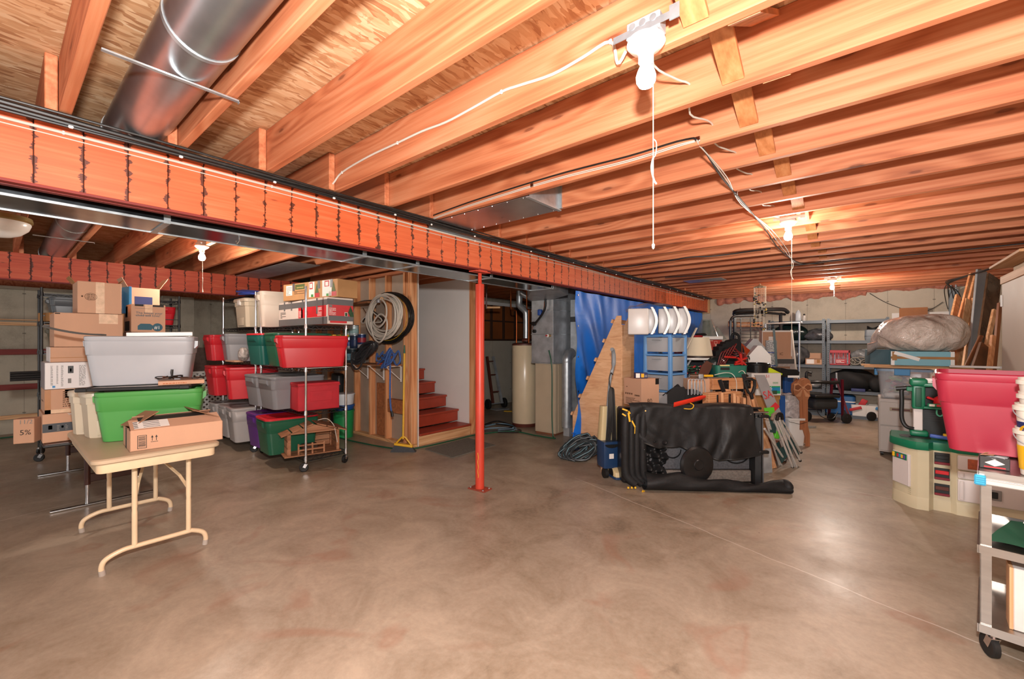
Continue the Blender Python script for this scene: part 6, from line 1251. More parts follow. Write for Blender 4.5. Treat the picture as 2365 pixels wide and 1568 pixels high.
t = thing('caulk_gun', 'steel clamp tool with a yellow handle lying left of the sawhorses', 'tool', PT(1612, 868, 4.9), YAW); part('barrel', MB().cyl((-.10, 0, 0), (.06, 0, 0), .022, n=14), CHROME, t); part('handle', MB().cyl((.06, 0, 0), (.17, 0, .0), .014, n=12), YEL, t); part('jaw', MB().bx(-.0, .05, -.03, .03, -.03, .02, .006), GALVD, t)
t = part('storage_crate', MB().bx(-.16, .1, -.1, .12, 0, PT(1612, 868, 4.9).z-.033, .004), CARD, None, loc=(PT(1612, 868, 4.98).x, PT(1612, 868, 4.98).y, 0), rot=(0, 0, YAW)); tag(t, 'tan carton under the steel clamp tool', 'box')
t = thing('wire_hooks', 'row of bent steel rods hanging left of the sawhorses', 'hooks', PT(1602, 876, 4.7), YAW)
for i in range(5): part('hook', MB().tube(smooth_path([(-.06+.035*i, 0, -.17), (-.06+.035*i, 0, -.04), (-.045+.035*i, 0, .0), (-.02+.035*i, 0, -.02), (-.01+.035*i, 0, -.16)], 4), .005, 6), GALVD, t)
t = thing('sale_sign', 'leaning metal sign with red letters and a red arrow beside the white carton', 'sign', (0, 0, 0)); A0, A1 = PT(1743, 866, 4.65), PT(1778, 958, 4.55); wd = Vector((_ca, _sa, .0)).normalized()*.13
part('plate', MB().add([A0, A0+wd*.85, A1+wd, A1, A0+Vector((-_sa, _ca, 0))*.01, A0+wd*.85+Vector((-_sa, _ca, 0))*.01, A1+wd+Vector((-_sa, _ca, 0))*.01, A1+Vector((-_sa, _ca, 0))*.01], [(0, 1, 2, 3), (7, 6, 5, 4), (0, 4, 5, 1), (1, 5, 6, 2), (2, 6, 7, 3), (3, 7, 4, 0)]), mat('sign_grey', '#8f8d8e', .4, .3, var=.1), t, smooth=0)
dn = (A0-A1).normalized(); nn = wd.cross(dn).normalized(); nn = nn if nn.dot(Vector((_sa, -_ca, 0))) > 0 else -nn
text('SA', .12, INKR, t, A0.lerp(A1, .62)+wd*.05+nn*.004, wd.normalized()*.95+dn*.25, dn, sx=.75)
part('arrow', MB().bar(A0.lerp(A1, .90)+wd*.2+nn*.003, A0.lerp(A1, .74)+wd*.95+nn*.003, .06, .002, nn), INKR, t)
LIMEP = mat('lime_card', '#55b52a', .5)
t = part('lime_card', MB().prism([(0, 0), (.10, .01), (.085, .10), (-.02, .09)], 0, .006, Matrix.Translation(PT(1768, 962, 4.5)) @ Matrix.Rotation(YAW, 4, 'Z') @ Matrix.Rotation(pi/2, 4, 'X')), LIMEP, None, smooth=0); tag(t, 'lime green card at the foot of the leaning metal sign', 'card')
# camp chairs leaning together
CHG = mat('chair_green', '#1c3a38', .75, var=.12); ALU = mat('aluminium', '#e8e6e2', .28, .45, var=.05)
def camp(label, tubes_, pads, seed):
    t = thing('camp_chair', label, 'chair', (0, 0, 0), group='folded camp chairs')
    for (u0, v0, u1, v1, t0, t1) in tubes_:
        a_, b_ = PT(u0, v0, t0), PT(u1, v1, t1); part('frame_tube', MB().tube([a_, b_], .0115, 10), ALU, t); part('foot_cap', MB().cyl(b_, b_+(b_-a_).normalized()*.02, .015, n=10), BLK, t)
    for (pts, dd) in pads:
        vs = [PT(u, v, dd) for u, v in pts]; off = Vector((-_sa, _ca, 0))*.012; n = len(vs)
        part('fabric_panel', MB().add(vs+[p+off for p in vs], [tuple(range(n)), tuple(range(2*n-1, n-1, -1))]+[(i, (i+1) % n, (i+1) % n+n, i+n) for i in range(n)]), CHG, t, smooth=0)
    return t
camps = []
camps.append(camp('left folded camp chair of silver tubes leaning on the black carrier', [(1767, 965, 1800, 1075, 4.42, 4.85), (1766, 990, 1812, 1062, 4.40, 4.70), (1773, 968, 1806, 1078, 4.45, 4.86)], [(((1775, 958), (1795, 965), (1792, 1000), (1778, 998)), 4.52), (((1792, 1040), (1815, 1030), (1820, 1052), (1806, 1070)), 4.66)], 1))
camps.append(camp('middle folded camp chair of silver tubes leaning on the black carrier', [(1784, 958, 1830, 1078, 4.42, 4.74), (1790, 960, 1840, 1078, 4.45, 4.76), (1786, 970, 1812, 1045, 4.50, 4.82)], [(((1802, 962), (1815, 985), (1806, 998), (1794, 985)), 4.60), (((1812, 1010), (1826, 1020), (1832, 1050), (1818, 1045)), 4.72)], 2))
camps.append(camp('right folded camp chair of silver tubes standing in front of the white bucket', [(1796, 962, 1847, 1062, 4.50, 4.82), (1803, 965, 1849, 1043, 4.55, 4.90), (1800, 970, 1836, 1078, 4.52, 4.78)], [(((1826, 1005), (1846, 1048), (1843, 1060), (1828, 1030)), 4.86), (((1788, 1028), (1800, 1020), (1806, 1045), (1796, 1048)), 4.80)], 3))
for k, (u0, v0) in enumerate(((1786, 958), (1797, 958))): part('foam_grip', MB().tube(smooth_path([PT(u0-3, v0+12, 4.40), PT(u0, v0, 4.42), PT(u0+7, v0-2, 4.44), PT(u0+10, v0+10, 4.46)], 4), .017, 8), [mat('grip_taupe', '#7c6a5c', .7), BLK][k], camps[k+1])
t = part('lime_bag', MB().bx(-.03, .03, -.03, .03, 0, .17, .012), LIMEP, None, loc=PT(1790, 1008, 4.62), rot=(0, .25, YAW)); t.location.z = zat(1012, 4.62); tag(t, 'small lime green pouch hanging among the camp chairs', 'pouch')
b0 = atZ(1785, 1062); t = thing('rust_basket', 'round rust-brown basket on the floor behind the camp chairs', 'basket', (b0.x-.02, b0.y+.08, 0)); part('basket_wall', MB().lathe([(.13, 0), (.17, .06), (.18, .16), (.15, .24), (.14, .22), (.15, .1)], n=32), mat('rust_basket', '#6b3a26', .7, var=.25, vscale=30, bump=.5), t); part('basket_rim', MB().lathe([(.15, .235), (.157, .245), (.148, .25)], n=32), mat('rust_rim', '#8c5233', .6), t)
# white bucket with wrapped bundle
b0 = atZ(1828, 1028); t = thing('square_bucket', 'white square bucket on the floor behind the camp chairs', 'bucket', (b0.x, b0.y+.08, 0), YAW); part('bucket_wall', MB().loft([rr(.20, .20, .03, 0, 3), rr(.24, .24, .03, .34, 3), rr(.265, .265, .03, .345, 3), rr(.265, .265, .03, .372, 3), rr(.24, .24, .03, .375, 3)]), WHITE, t); part('handle_wire', MB().tube([(-.13, -.13, .33), (0, -.15, .30), (.13, -.13, .33)], .003, 5), BLKM, t)
t = part('wrapped_bundle', MB().grid(lambda u, v: Vector(((.17+.02*sin(v*20))*cos(2*pi*u)*(1-.12*v)-.03, .12*sin(2*pi*u)*(1-.1*v), .30*v*(1-.0)+.012*sin(u*40))), 30, 14).add([(0.15*cos(2*pi*i/12)-.03, .1*sin(2*pi*i/12), .30) for i in range(12)], [tuple(range(12))]), mat('clear_wrap', '#b4acaa', .16, var=.3, vscale=25, bump=.9, bscale=40), None, loc=(b0.x, b0.y+.08, .378), rot=(0, 0, YAW), smooth=60); tag(t, 'shiny clear-wrapped bundle on top of the white square bucket', 'bundle')
# wooden reindeer-style cut-out with a bow
DEER = wood('cutout_wood', '#b0714a', '#8f5432', ax=2, light='#bf8460', grain=.4); b0 = atZ(1853, 1030)
t = thing('wooden_cutout', 'brown wooden animal cut-out with a carved bow standing on the floor', 'cut-out', (b0.x, b0.y, 0), YAW+radians(-6))
def cut(pts, y0, y1, nm, m=DEER): part(nm, MB().prism(pts, y0, y1, XZ), m, t)
pr = [(-.075, .86), (-.05, .895), (-.02, .88), (.01, .90), (.05, .905), (.085, .88), (.10, .80), (.085, .74), (.085, .68), (.06, .62), (.06, .28), (.085, .16), (.085, .0), (.035, .0), (.03, .12), (-.0, .22), (-.04, .22), (-.04, .60), (-.105, .68), (-.12, .73), (-.115, .82)]
cut(pr, -.02, .0, 'front_board'); cut([(x+.035, z) for x, z in pr if z > .0], .10, .12, 'back_board'); cut([(-.02, .30), (.05, .30), (.06, .72), (-.05, .72)], 0, .10, 'core_block')
cut([(.06, .26), (.12, .16), (.125, .02), (.075, .02), (.07, .12), (.03, .22)], .10, .14, 'hind_leg')
BOW = mat('bow_dark', '#8a5030', .6); BWL = mat('bow_light', '#cb9168', .6)
for s in (-1, 1):
    cut([(s*x-.01, z) for x, z in ((0, .79), (.06, .845), (.11, .83), (.115, .75), (.06, .735))][::s], -.034, -.02, 'bow_loop', BWL); cut([(s*x-.01, z) for x, z in ((.012, .79), (.06, .825), (.095, .81), (.098, .765), (.06, .752))][::s], -.036, -.032, 'bow_inner', BOW)
    cut([(s*x-.01, z) for x, z in ((0, .78), (.045, .72), (.095, .675), (.075, .66), (.03, .665))][::s], -.034, -.02, 'bow_tail', BWL)
cut([(-.025, .77), (.005, .77), (.01, .80), (-.03, .80)], -.044, -.02, 'bow_knot', BWL)
part('groove', MB().bar((-.015, -.021, .62), (.01, -.021, .25), .004, .002, (0, 1, 0)), BOW, t)
# garment rack, futon frame, wind chime
t = thing('garment_rack', 'thin silver garment rack frame behind the cardboard and the wooden cut-out', 'rack', (0, 0, 0)); a_, b_ = PT(1768, 748, 7.0), PT(1850, 745, 6.9); part('top_bar', MB().cyl(a_, b_, .013, n=12), GALV, t); part('finial', MB().sph(b_, .022, 6), GALV, t); part('post', MB().cyl((PT(1846, 746, 6.9).x, PT(1846, 746, 6.9).y, .0), PT(1846, 746, 6.9), .014, n=12), GALV, t); part('post', MB().cyl((a_.x, a_.y, 0), a_, .014, n=12), GALV, t); c_ = PT(1846, 746, 6.9)
part('foot_bar', MB().bar((c_.x-.2, c_.y-.2, .02), (c_.x+.2, c_.y+.2, .02), .03, .03), GALV, t)
t = thing('metal_futon', 'black metal futon frame standing on end before the back wall', 'frame', tuple(PT(1750, 790, 8.0)), YAW); t.location.z = 0; zz = lambda v: zat(v, 8.0); UU = lambda u: (u-1750)/990*8.0
part('top_arm', MB().tube(smooth_path([(UU(1692), -.05, zz(722)), (UU(1700), -.12, zz(718)), (UU(1750), -.2, zz(717)), (UU(1795), -.16, zz(716)), (UU(1813), -.08, zz(722))], 6), .035, 10, flat=1.0), BLKM, t); part('top_arm_edge', MB().tube(smooth_path([(UU(1692), .0, zz(725)), (UU(1750), -.1, zz(723)), (UU(1813), .0, zz(726))], 6), .022, 8), BLKM, t)
for u in (1697, 1803): part('frame_post', MB().bar((UU(u), 0, 0), (UU(u), 0, zz(722)), .04, .04), BLKM, t)
part('bent_post', MB().tube(smooth_path([(UU(1684), -.05, 0), (UU(1684), -.05, zz(765)), (UU(1685), -.05, zz(740)), (UU(1693), -.05, zz(731)), (UU(1715), -.05, zz(729)), (UU(1745), -.05, zz(729))], 5), .022, 10), BLKM, t)
part('grid_panel_rail', MB().bar((UU(1712), .02, .6), (UU(1712), .02, zz(733)), .012, .012), BLKM, t); part('grid_panel_rail', MB().bar((UU(1735), .02, .6), (UU(1735), .02, zz(733)), .012, .012), BLKM, t)
for i in range(11): part('grid_wire', MB().bar((UU(1688), .02, zz(735+7.5*i)), (UU(1762), .02, zz(735+7.5*i)), .010, .010), BLKM, t)
t = part('board', MB().bx(-.33, .33, 0, .02, -.0, .11), OAK, None, loc=tuple(PT(1722, 755, 8.3)), rot=(0, 0, YAW)); tag(t, 'brown slat seen through the black futon frame', 'slat')
p_ = PT(1755, 652, 7.0); t = thing('wind_chime', 'hanging wind chime of white strings, dark shells and yellow beads', 'wind chime', (p_.x, p_.y, 2.35)); part('hook_cone', MB().lathe([(.002, 0), (.02, -.03), (.08, -.055), (.095, -.06), (.09, -.065)], n=20), mat('chime_top', '#a89a80', .6), t); rg = random.Random(6)
SHL = mat('shell_dark', '#3b3f40', .2, var=.4); SHY = mat('bead_yellow', '#b9a04a', .35)
for i in range(9):
    q = 2*pi*i/9; x, y = .085*cos(q), .085*sin(q); L = .33+.45*(i/9)
    part('string', MB().cyl((x, y, -.06), (x, y, -L), .0035, n=5), mat('string_cream', '#cfc4ae', .7), t)
sd, sy_ = mesh('shell', MB().sph((0, 0, 0), .018, 5, (1, 1, .8)), SHL), mesh('bead', MB().sph((0, 0, 0), .015, 5, (1.2, 1, .7)), SHY)
for i in range(64):
    k = i/64; q = 2*pi*(k*1.6)+rg.uniform(-.7, .7)+2.2; part('shell' if i % 5 < 3 else 'bead', sd if i % 5 < 3 else sy_, None, t, loc=(.085*cos(q), .085*sin(q), -.18-.62*k+rg.uniform(-.04, .04)))
# ================================================================ steel shelving along the back wall
STL = mat('shelf_steel', '#5d646a', .45, .2, var=.08); ZS = [.045, .49, .95, 1.41, 1.79]
def steel_unit(label, x0, x1, y0, y1):
    t = thing('steel_shelving', label, 'shelf', ((x0+x1)/2, (y0+y1)/2, 0), 0, 'grey steel shelving on the back wall'); a, b = (x1-x0)/2, (y1-y0)/2
    for sx in (-1, 1):
        for sy in (-1, 1):
            part('upright', MB().bx(min(sx*a, sx*(a-.04)), max(sx*a, sx*(a-.04)), sy*b-.0015, sy*b+.0015, 0, 1.83).bx(sx*a-.0015, sx*a+.0015, min(sy*b, sy*(b-.035)), max(sy*b, sy*(b-.035)), 0, 1.83), STL, t)
        h = MB()
        for i in range(44): h.bx(sx*(a-.02)-.007, sx*(a-.02)+.007, -b-.0035, -b-.0014, .03+.041*i, .052+.041*i)
        part('upright_slots', h, BLKM, t, kind='stuff', smooth=0)
    sh = mesh('shelf_board', MB().bx(-a, a, -b, b, .045, .05).bx(-a, a, -b-.004, -b, -.0, .055).bx(-a, a, -b-.010, -b-.004, .0, .008).bx(-a, a, -b-.010, -b-.004, .042, .055).bx(-a, a, b, b+.004, 0, .055), STL, 0)
    for z in ZS: part('shelf_board', sh, None, t, loc=(0, 0, z-.045))
    return t
steel_unit('left grey steel shelving unit, half hidden by the garment rack', -1.52, -.60, 9.95, 10.36)
steel_unit('right grey steel shelving unit holding the red crate', -.565, .31, 9.95, 10.36)
YS = 9.98
def sh(u, z, y=YS): p = atY(u, 800, y); return (p.x, y, ZS[z]+.007)
def bagm(n, c, **k): return mat(n, c, .22, var=.45, vscale=14, bump=.9, bscale=16, **k)
def blob(name, label, cat, loc, sz, m, seed=1, group=None):
    rg = random.Random(seed); f = [(rg.uniform(2, 6), rg.uniform(0, 6), rg.uniform(.03, .09)) for _ in range(6)]
    def g(u, v):
        q, w = 2*pi*u, pi*(v-.5); r = 1+sum(a*sin(k*q+p+w*2) for k, p, a in [(round(k), p, a) for k, p, a in f])*cos(w)
        return Vector((sz[0]*r*cos(q)*cos(w), sz[1]*r*sin(q)*cos(w), sz[2]*(1+max(-.86, sin(w))*(1+.1*sin(3*q+2)))-sz[2]*.14))
    o = part(name, MB().grid(g, 36, 18), m, None, loc=loc, smooth=80); return tag(o, label, cat, group)
blob('plastic_bag', 'grey plastic sack on the second shelf of the left steel unit', 'bag', (-.72, 10.14, ZS[3]+.01), (.24, .15, .12), bagm('bag_grey', '#4a4a4c'), 3)
blob('plastic_bag', 'dark glittery garland bag stretched along the left steel unit', 'bag', (-1.18, 10.14, ZS[3]+.01), (.32, .15, .17), bagm('bag_black', '#12201f'), 5)
blob('plastic_bag', 'tall grey sack at the left end of the third shelf of the steel units', 'bag', (-1.10, 10.12, ZS[2]+.01), (.24, .15, .19), bagm('bag_grey', '#4a4a4c'), 8)
blob('plastic_bag', 'crumpled clear bag behind the rollator on the fourth shelf of the left unit', 'bag', (-.80, 10.14, ZS[1]+.01), (.14, .12, .07), bagm('bag_clear', '#7d7f80'), 9)
d = (.24, .2, .13); t = open_carton('cardboard_box', 'small open cardboard box with a raised flap on the left steel unit', (sh(1879, 2)[0], 10.12, ZS[2]+.008), (.27, .22, .12), 0, {'+y': (10, .10), '-y': (100, .02)}); decal(t, (.27, .22, .12), '-y', .08, .52, .15, .85, PAPER, 'label'); decal(t, (.27, .22, .12), '-y', .68, .86, .3, .8, CARDD, 'print')
RCR = mat('crate_red', '#b3202a', .4, var=.05); a0, a1 = sh(1914, 2)[0], sh(1963, 2)[0]; cw = a1-a0
t = thing('bottle_crate', 'red plastic crate of bottles on the right steel shelving unit', 'crate', ((a0+a1)/2, 10.12, ZS[2]+.008)); a, b, h = cw/2, .15, .28
part('floor_grid', MB().bx(-a, a, -b, b, 0, .01), RCR, t)
for sx in (-1, 1):
    for sy in (-1, 1): part('corner_post', MB().bx(sx*a-.022*(sx > 0)*1-.0, sx*a+.022*(sx < 0), sy*b-.02*(sy > 0), sy*b+.02*(sy < 0), 0, h, .003), RCR, t)
for y in (-b, b-.008):
    for z0, z1 in ((0, .03), (.235, h)): part('side_rail', MB().bx(-a, a, y, y+.008, z0, z1), RCR, t)
    for i in range(9): part('side_bar', MB().bx(-a+.05+i*(2*a-.1)/8-.004, -a+.05+i*(2*a-.1)/8+.004, y, y+.008, .03, .235), RCR, t)
part('logo_plate', MB().bx(-.05, .10, -b-.004, -b, .04, .12, .002), RCR, t); scribble(t, (2*a, 2*b+.008, h), '-y', .36, .74, .18, .40, 3, INKW, 12)
bb_ = mesh('bottle', MB().lathe([(.028, 0), (.030, .01), (.030, .12), (.012, .16), (.011, .20), (.013, .205), (.012, .215)], n=14), mat('bottle_glass', '#8d949c', .12, var=.3, vscale=30))
for i in range(5): o = part('bottle', bb_, None, None, loc=(t.location.x-.13+.062*i, 10.04, ZS[2]+.02)); tag(o, ['leftmost', 'second from left', 'middle', 'fourth from left', 'rightmost'][i]+' glass bottle standing in the red crate on the steel shelving', 'bottle', 'bottles in the red crate')
t = thing('hard_case', 'small grey hard case with a coiled cable on top, upper right steel shelf', 'case', (sh(2020, 3)[0], 10.12, ZS[3]+.008)); part('case_shell', MB().loft([rr(.26, .2, .03, 0, 4), rr(.28, .22, .04, .05, 4), rr(.27, .21, .04, .19, 4), rr(.24, .18, .03, .20, 4)]), mat('case_grey', '#7b8288', .4), t); part('case_seam', MB().loft([rr(.284, .224, .04, .075, 4), rr(.284, .224, .04, .081, 4)]), BLKM, t)
for j in range(3): part('cable', MB().tube([(.08*cos(q)-.02, .05*sin(q), .215+.012*j+.02*sin(q*2+j)) for q in [2*pi*i/18 for i in range(18)]], .007, 6, closed=True), WIREB, t)
blob('plastic_bag', 'clear plastic roll bag propped among the hoses on the right steel unit', 'bag', (sh(1990, 2)[0], 10.15, ZS[2]+.10), (.17, .09, .11), bagm('bag_clear', '#7d7f80'), 15)
t = thing('tube_coils', 'grey-beige tube rings heaped right of the red crate', 'tubing', (sh(1992, 2)[0], 10.06, ZS[2]+.012))
for j in range(6): part('ring', MB().tube([((-.18+.075*j)+.075*cos(q), -.03*(j % 2), .05+.03*(j % 3)+(.045+.02*(j % 2))*sin(q)) for q in [2*pi*i/20 for i in range(20)]], .009, 6, closed=True), mat('tube_greige', '#938c80', .5), t)
t = thing('floor_tool', 'white and orange sided electric tool lying beside the tube rings', 'tool', (sh(2012, 2)[0], 9.99, ZS[2]+.03)); part('body', MB().bar((-.06, 0, .02), (.12, -.02, .03), .06, .05, bev=.01), WHITE, t); part('stripe', MB().bar((.12, -.02, .03), (.22, -.03, .02), .05, .035), STUD, t)
blob('duffel_bag', 'big black duffel on the fourth shelf of the right steel unit', 'bag', (-.22, 10.12, ZS[1]+.01), (.36, .17, .21), BC, 22); blob('duffel_bag', 'smaller black sack at the right end of the fourth steel shelf', 'bag', (.17, 10.12, ZS[1]+.01), (.15, .15, .15), BC, 25)
t = part('binder', MB().bx(-.10, .10, -.1, .1, 0, .05, .006), mat('binder_indigo', '#2d3566', .5), None, loc=(sh(1982, 1)[0], 10.02, ZS[1]+.008)); tag(t, 'indigo flat case under the black duffel on the steel shelf', 'case')
BLC = mat('cooler_blue', '#245a8f', .4, var=.05); t = thing('cooler', 'blue cooler with a white band on the bottom shelf of the right steel unit', 'cooler', (sh(1940, 0)[0], 10.13, ZS[0]+.008)); part('chest', MB().loft([rr(.40, .26, .04, 0, 4), rr(.44, .29, .05, .02, 4), rr(.45, .30, .05, .23, 4)]), BLC, t); part('band', MB().loft([rr(.455, .305, .05, .23, 4), rr(.455, .305, .05, .25, 4)]), WHITE, t); part('lid', MB().loft([rr(.455, .305, .05, .25, 4), rr(.45, .30, .05, .33, 4), rr(.36, .24, .04, .36, 4)]), BLC, t)
for lab, u, c_, fl in (('white square tub with a red scoop on the bottom steel shelf', 1985, INKR, 1), ('white square tub with a blue scoop at the bottom right of the steel shelf', 2019, INKBL, 0)):
    t = thing('white_tub', lab, 'tub', (sh(u, 0)[0], 10.08, ZS[0]+.008), 0, 'white square tubs'); part('tub_wall', MB().loft([rr(.21, .2, .02, 0, 3), rr(.245, .23, .025, .20, 3), rr(.255, .24, .025, .205, 3), rr(.235, .22, .02, .205, 3), rr(.2, .19, .02, .02, 3)]), WHITE, t)
    part('scoop', MB().bar((-.14 if fl else .02, -.13, .10 if fl else .17), (.03 if fl else .12, -.125, .16 if fl else .13), .05, .02, (0, 1, 0), .006), c_, t)
    if fl: part('scoop', MB().bar((.02, -.06, .18), (.08, -.06, .30), .09, .02, (0, 1, 0), .006), c_, t)
t = thing('spray_bottle', 'white plastic bottle standing on top of the left steel unit', 'bottle', (sh(1842, 4)[0], 10.1, ZS[4]+.007)); part('bottle_wall', MB().loft([rr(.09, .05, .02, 0, 4), rr(.10, .06, .025, .02, 4), rr(.095, .06, .025, .15, 4), rr(.06, .045, .02, .2, 4), rr(.03, .03, .012, .215, 4)]), mat('bottle_paleblue', '#c5ccd2', .35), t); part('cap', MB().cyl((0, 0, .21), (0, 0, .225), .014), WHITE, t)
t = thing('aerosol_can', 'small aerosol can with a black cap on top of the left steel unit', 'can', (sh(1856, 4)[0], 10.08, ZS[4]+.007)); part('can_wall', MB().lathe([(.03, 0), (.033, .005), (.033, .10), (.022, .115)], n=18), mat('can_white', '#cfc6bd', .35, var=.3, vscale=60), t); part('cap', MB().cyl((0, 0, .113), (0, 0, .145), .02, .014), BLK, t)
# ================================================================ rollator walker
RL = mat('rollator_red', '#5b1020', .3, .4); p_ = atZ(1905, 975); t = thing('rollator', 'dark red rollator walker with a black seat bag before the steel shelving', 'walker', (p_.x, p_.y, 0), YAW); q_ = 7.4/990
def W2(u, v): return ((u-1905)*q_, 0, (975-v)*q_)
for x, y, u in ((1, -.1, 1936), (0, .1, 1868), (2, .15, 1929)):
    part('frame_leg', MB().bar(((1932+3*x-1905)*q_ if x else W2(1862, 0)[0], y, .75), ((u-1905)*q_, y, .09), .025, .035), RL, t)
for u, y, r in ((1943, -.12, .085), (1930, .1, .07), (1866, .05, .095), (2027, .12, .08)):
    part('wheel', MB().lathe([(.01, -.015), (r*.8, -.018), (r, -.012), (r, .012), (r*.8, .018), (.01, .015)], ((u-1905)*q_, y, r), 22, Matrix.Rotation(radians(90), 4, 'X')), RUB, t)
part('fork', MB().bar(((1943-1905)*q_, -.12, .10), ((1938-1905)*q_, -.1, .22), .03, .04), BLKM, t); part('frame_leg', MB().bar(((1930-1905)*q_, .0, .76), ((1948-1905)*q_, -.12, .15), .025, .03), RL, t)
part('backrest', MB().tube(smooth_path([(W2(1868, 0)[0], -.05, .70), (W2(1880, 0)[0], -.12, .71), (W2(1905, 0)[0], -.14, .70), (W2(1928, 0)[0], -.08, .70)], 4), .03, 8), BLK, t); part('handle_grip', MB().tube(smooth_path([(W2(1866, 0)[0], 0, .70), (W2(1862, 0)[0], 0, .80), (W2(1864, 0)[0], -.0, .87), (W2(1870, 0)[0], -.05, .86)], 4), .022, 8), BLK, t)
part('handle_post', MB().cyl((W2(1933, 0)[0], 0, .60), (W2(1932, 0)[0], 0, .86), .014), GALVD, t); part('seat', MB().bx(W2(1868, 0)[0], W2(1926, 0)[0], -.16, .12, .44, .49, .02), BLK, t); part('seat_bag', MB().bx(W2(1869, 0)[0], W2(1925, 0)[0], -.13, .1, .24, .43, .05), mat('bag_charcoal', '#252728', .7, var=.2), t)
part('brake_cable', MB().tube(smooth_path([(W2(1875, 0)[0], -.1, .26), (W2(1885, 0)[0], -.12, .12), (W2(1910, 0)[0], -.12, .08), (W2(1925, 0)[0], -.1, .2)], 5), .006, 6), WIREB, t)
part('cross_tube', MB().bar((W2(1868, 0)[0], 0, .47), (W2(1936, 0)[0], 0, .47), .025, .03), RL, t)
# ================================================================ panels and electrical box on the back wall, leaning lumber
e0, e1 = atY(2191, 745, 10.4), atY(2213, 682, 10.4); t = thing('electrical_panel', 'small grey electrical panel on the back wall behind the lumber', 'electrical panel', ((e0.x+e1.x)/2, 10.395, e0.z)); part('panel_box', MB().bx(-(e1.x-e0.x)/2, (e1.x-e0.x)/2, -.06, .048, 0, e1.z-e0.z+.1, .004), mat('panel_grey', '#8f969b', .5), t); part('conduit', MB().cyl((-.03, 0, e1.z-e0.z+.1), (-.03, 0, e1.z-e0.z+.4), .012), GALVD, t); part('conduit', MB().cyl((.03, 0, e1.z-e0.z+.1), (.03, 0, e1.z-e0.z+.4), .012), GALVD, t)
part('cable_loop', MB().tube(smooth_path([(.0, -.04, .0), (-.1, -.05, -.1), (-.08, -.05, -.25), (.04, -.05, -.3)], 5), .012, 6), WIREB, t)
e0, e1 = atY(2060, 800, 10.35), atY(2192, 719, 10.35); t = part('foam_sheet', MB().bx(0, e1.x-e0.x, 0, .03, 0, e1.z), WHITEW, None, loc=(e0.x, 10.36, 0)); tag(t, 'white sheet standing against the back wall behind the big bag', 'sheet')
e0, e1 = atY(2077, 800, 10.3), atY(2143, 709, 10.3); t = part('hardboard_sheet', MB().bx(0, e1.x-e0.x, 0, .012, 0, e1.z), mat('brown_board', '#a5683a', .6), None, loc=(e0.x, 10.32, 0)); tag(t, 'orange-brown board in front of the white sheet, above the big bag', 'board')
LUM = [('pale short stud standing left in the leaning lumber', 2213, 684, 2196, 760, .085, 6.1, 5.7, PINEZ), ('long reddish stud, tallest at the left of the leaning lumber', 2243, 632, 2214, 745, .045, 6.0, 5.75, STUD), ('second long stud just right of the tallest one', 2255, 632, 2238, 700, .05, 6.1, 5.9, STUD), ('weathered tan plank with a white edge in the middle of the lumber', 2236, 692, 2212, 830, .09, 5.85, 5.6, PINEZ), ('narrow tan plank beside the wide grey board', 2248, 690, 2228, 840, .05, 5.9, 5.6, PINEZ), ('wide grey painted board leaning in the lumber', 2267, 624, 2247, 840, .14, 5.9, 5.5, mat('board_grey', '#8a9094', .6, var=.06)), ('dark plastic wrapped panel at the right of the grey board', 2296, 640, 2268, 840, .20, 5.7, 5.2, mat('wrap_brown', '#4b3a2c', .22, var=.45, vscale=9, bump=.5, bscale=12, stretch=(1, 1, .3))), ('thin raw plank in front of the wrapped panel', 2297, 716, 2279, 798, .05, 5.3, 5.1, PINEZ), ('brown trim strip near the tall cabinet', 2309, 700, 2296, 845, .04, 5.1, 4.95, mat('trim_brown', '#8a4f28', .5)), ('short reddish stud right of the thin raw plank', 2294, 775, 2286, 845, .05, 5.0, 4.9, STUD), ('round brown pole slanting across the lumber', 2266, 777, 2235, 840, .05, 5.2, 5.0, mat('pole_brown', '#7a4a2b', .45)), ('dark brown offcut panel low in the lumber', 2277, 800, 2262, 845, .17, 5.05, 4.95, mat('offcut_brown', '#6b4429', .6, var=.2))]
for lab, u0, v0, u1, v1, w, t0, t1, m in LUM:
    A_ = PT(u0, v0, t0); B_ = PT(u1, v1, t1); k = A_.z/(A_.z-B_.z); B_ = A_+(B_-A_)*k; B_.z = .004
    o = part('lumber', MB().bar(B_, A_, w, .03, (_ca*0-_sa, _ca, 0), .003) if 'pole' not in lab else MB().cyl(B_, A_, .022, n=12), m, None); tag(o, lab, 'lumber', 'lumber leaning in the right corner')
# ================================================================ file cabinet, clear tote, planks, blue box, big bag
CAB = mat('cabinet_grey', '#b9b0a8', .45, var=.03)
t = thing('file_cabinet', 'pale grey two-drawer file cabinet on castors left of the toy kitchen', 'cabinet', (.32, 6.93, 0)); part('body', MB().bx(-.20, .20, .01, .5, .05, .70, .004), CAB, t)
for z0, z1 in ((.07, .37), (.38, .66)):
    dr = part('drawer', MB().bx(-.19, .19, -.006, .01, z0, z1, .003), CAB, t); part('handle', MB().bx(-.10, .10, -.016, -.006, z1-.10, z1-.06, .003), mat('handle_tan', '#9a8a72', .5), dr); part('handle_slot', MB().bx(-.08, .08, -.018, -.015, z1-.092, z1-.070), BRNM, dr)
for x in (-.17, .17): part('castor', MB().cyl((x-.015, .06, .025), (x+.015, .06, .025), .025), BLK, t)
for x in (-.17, .17): part('castor', MB().cyl((x-.015, .44, .025), (x+.015, .44, .025), .025), BLK, t)
CLR = NT('clear_plastic_tote'); CLR.set('Base Color', C('#c9cbcf')); CLR.set('Roughness', .12); CLR.set('Alpha', .28)
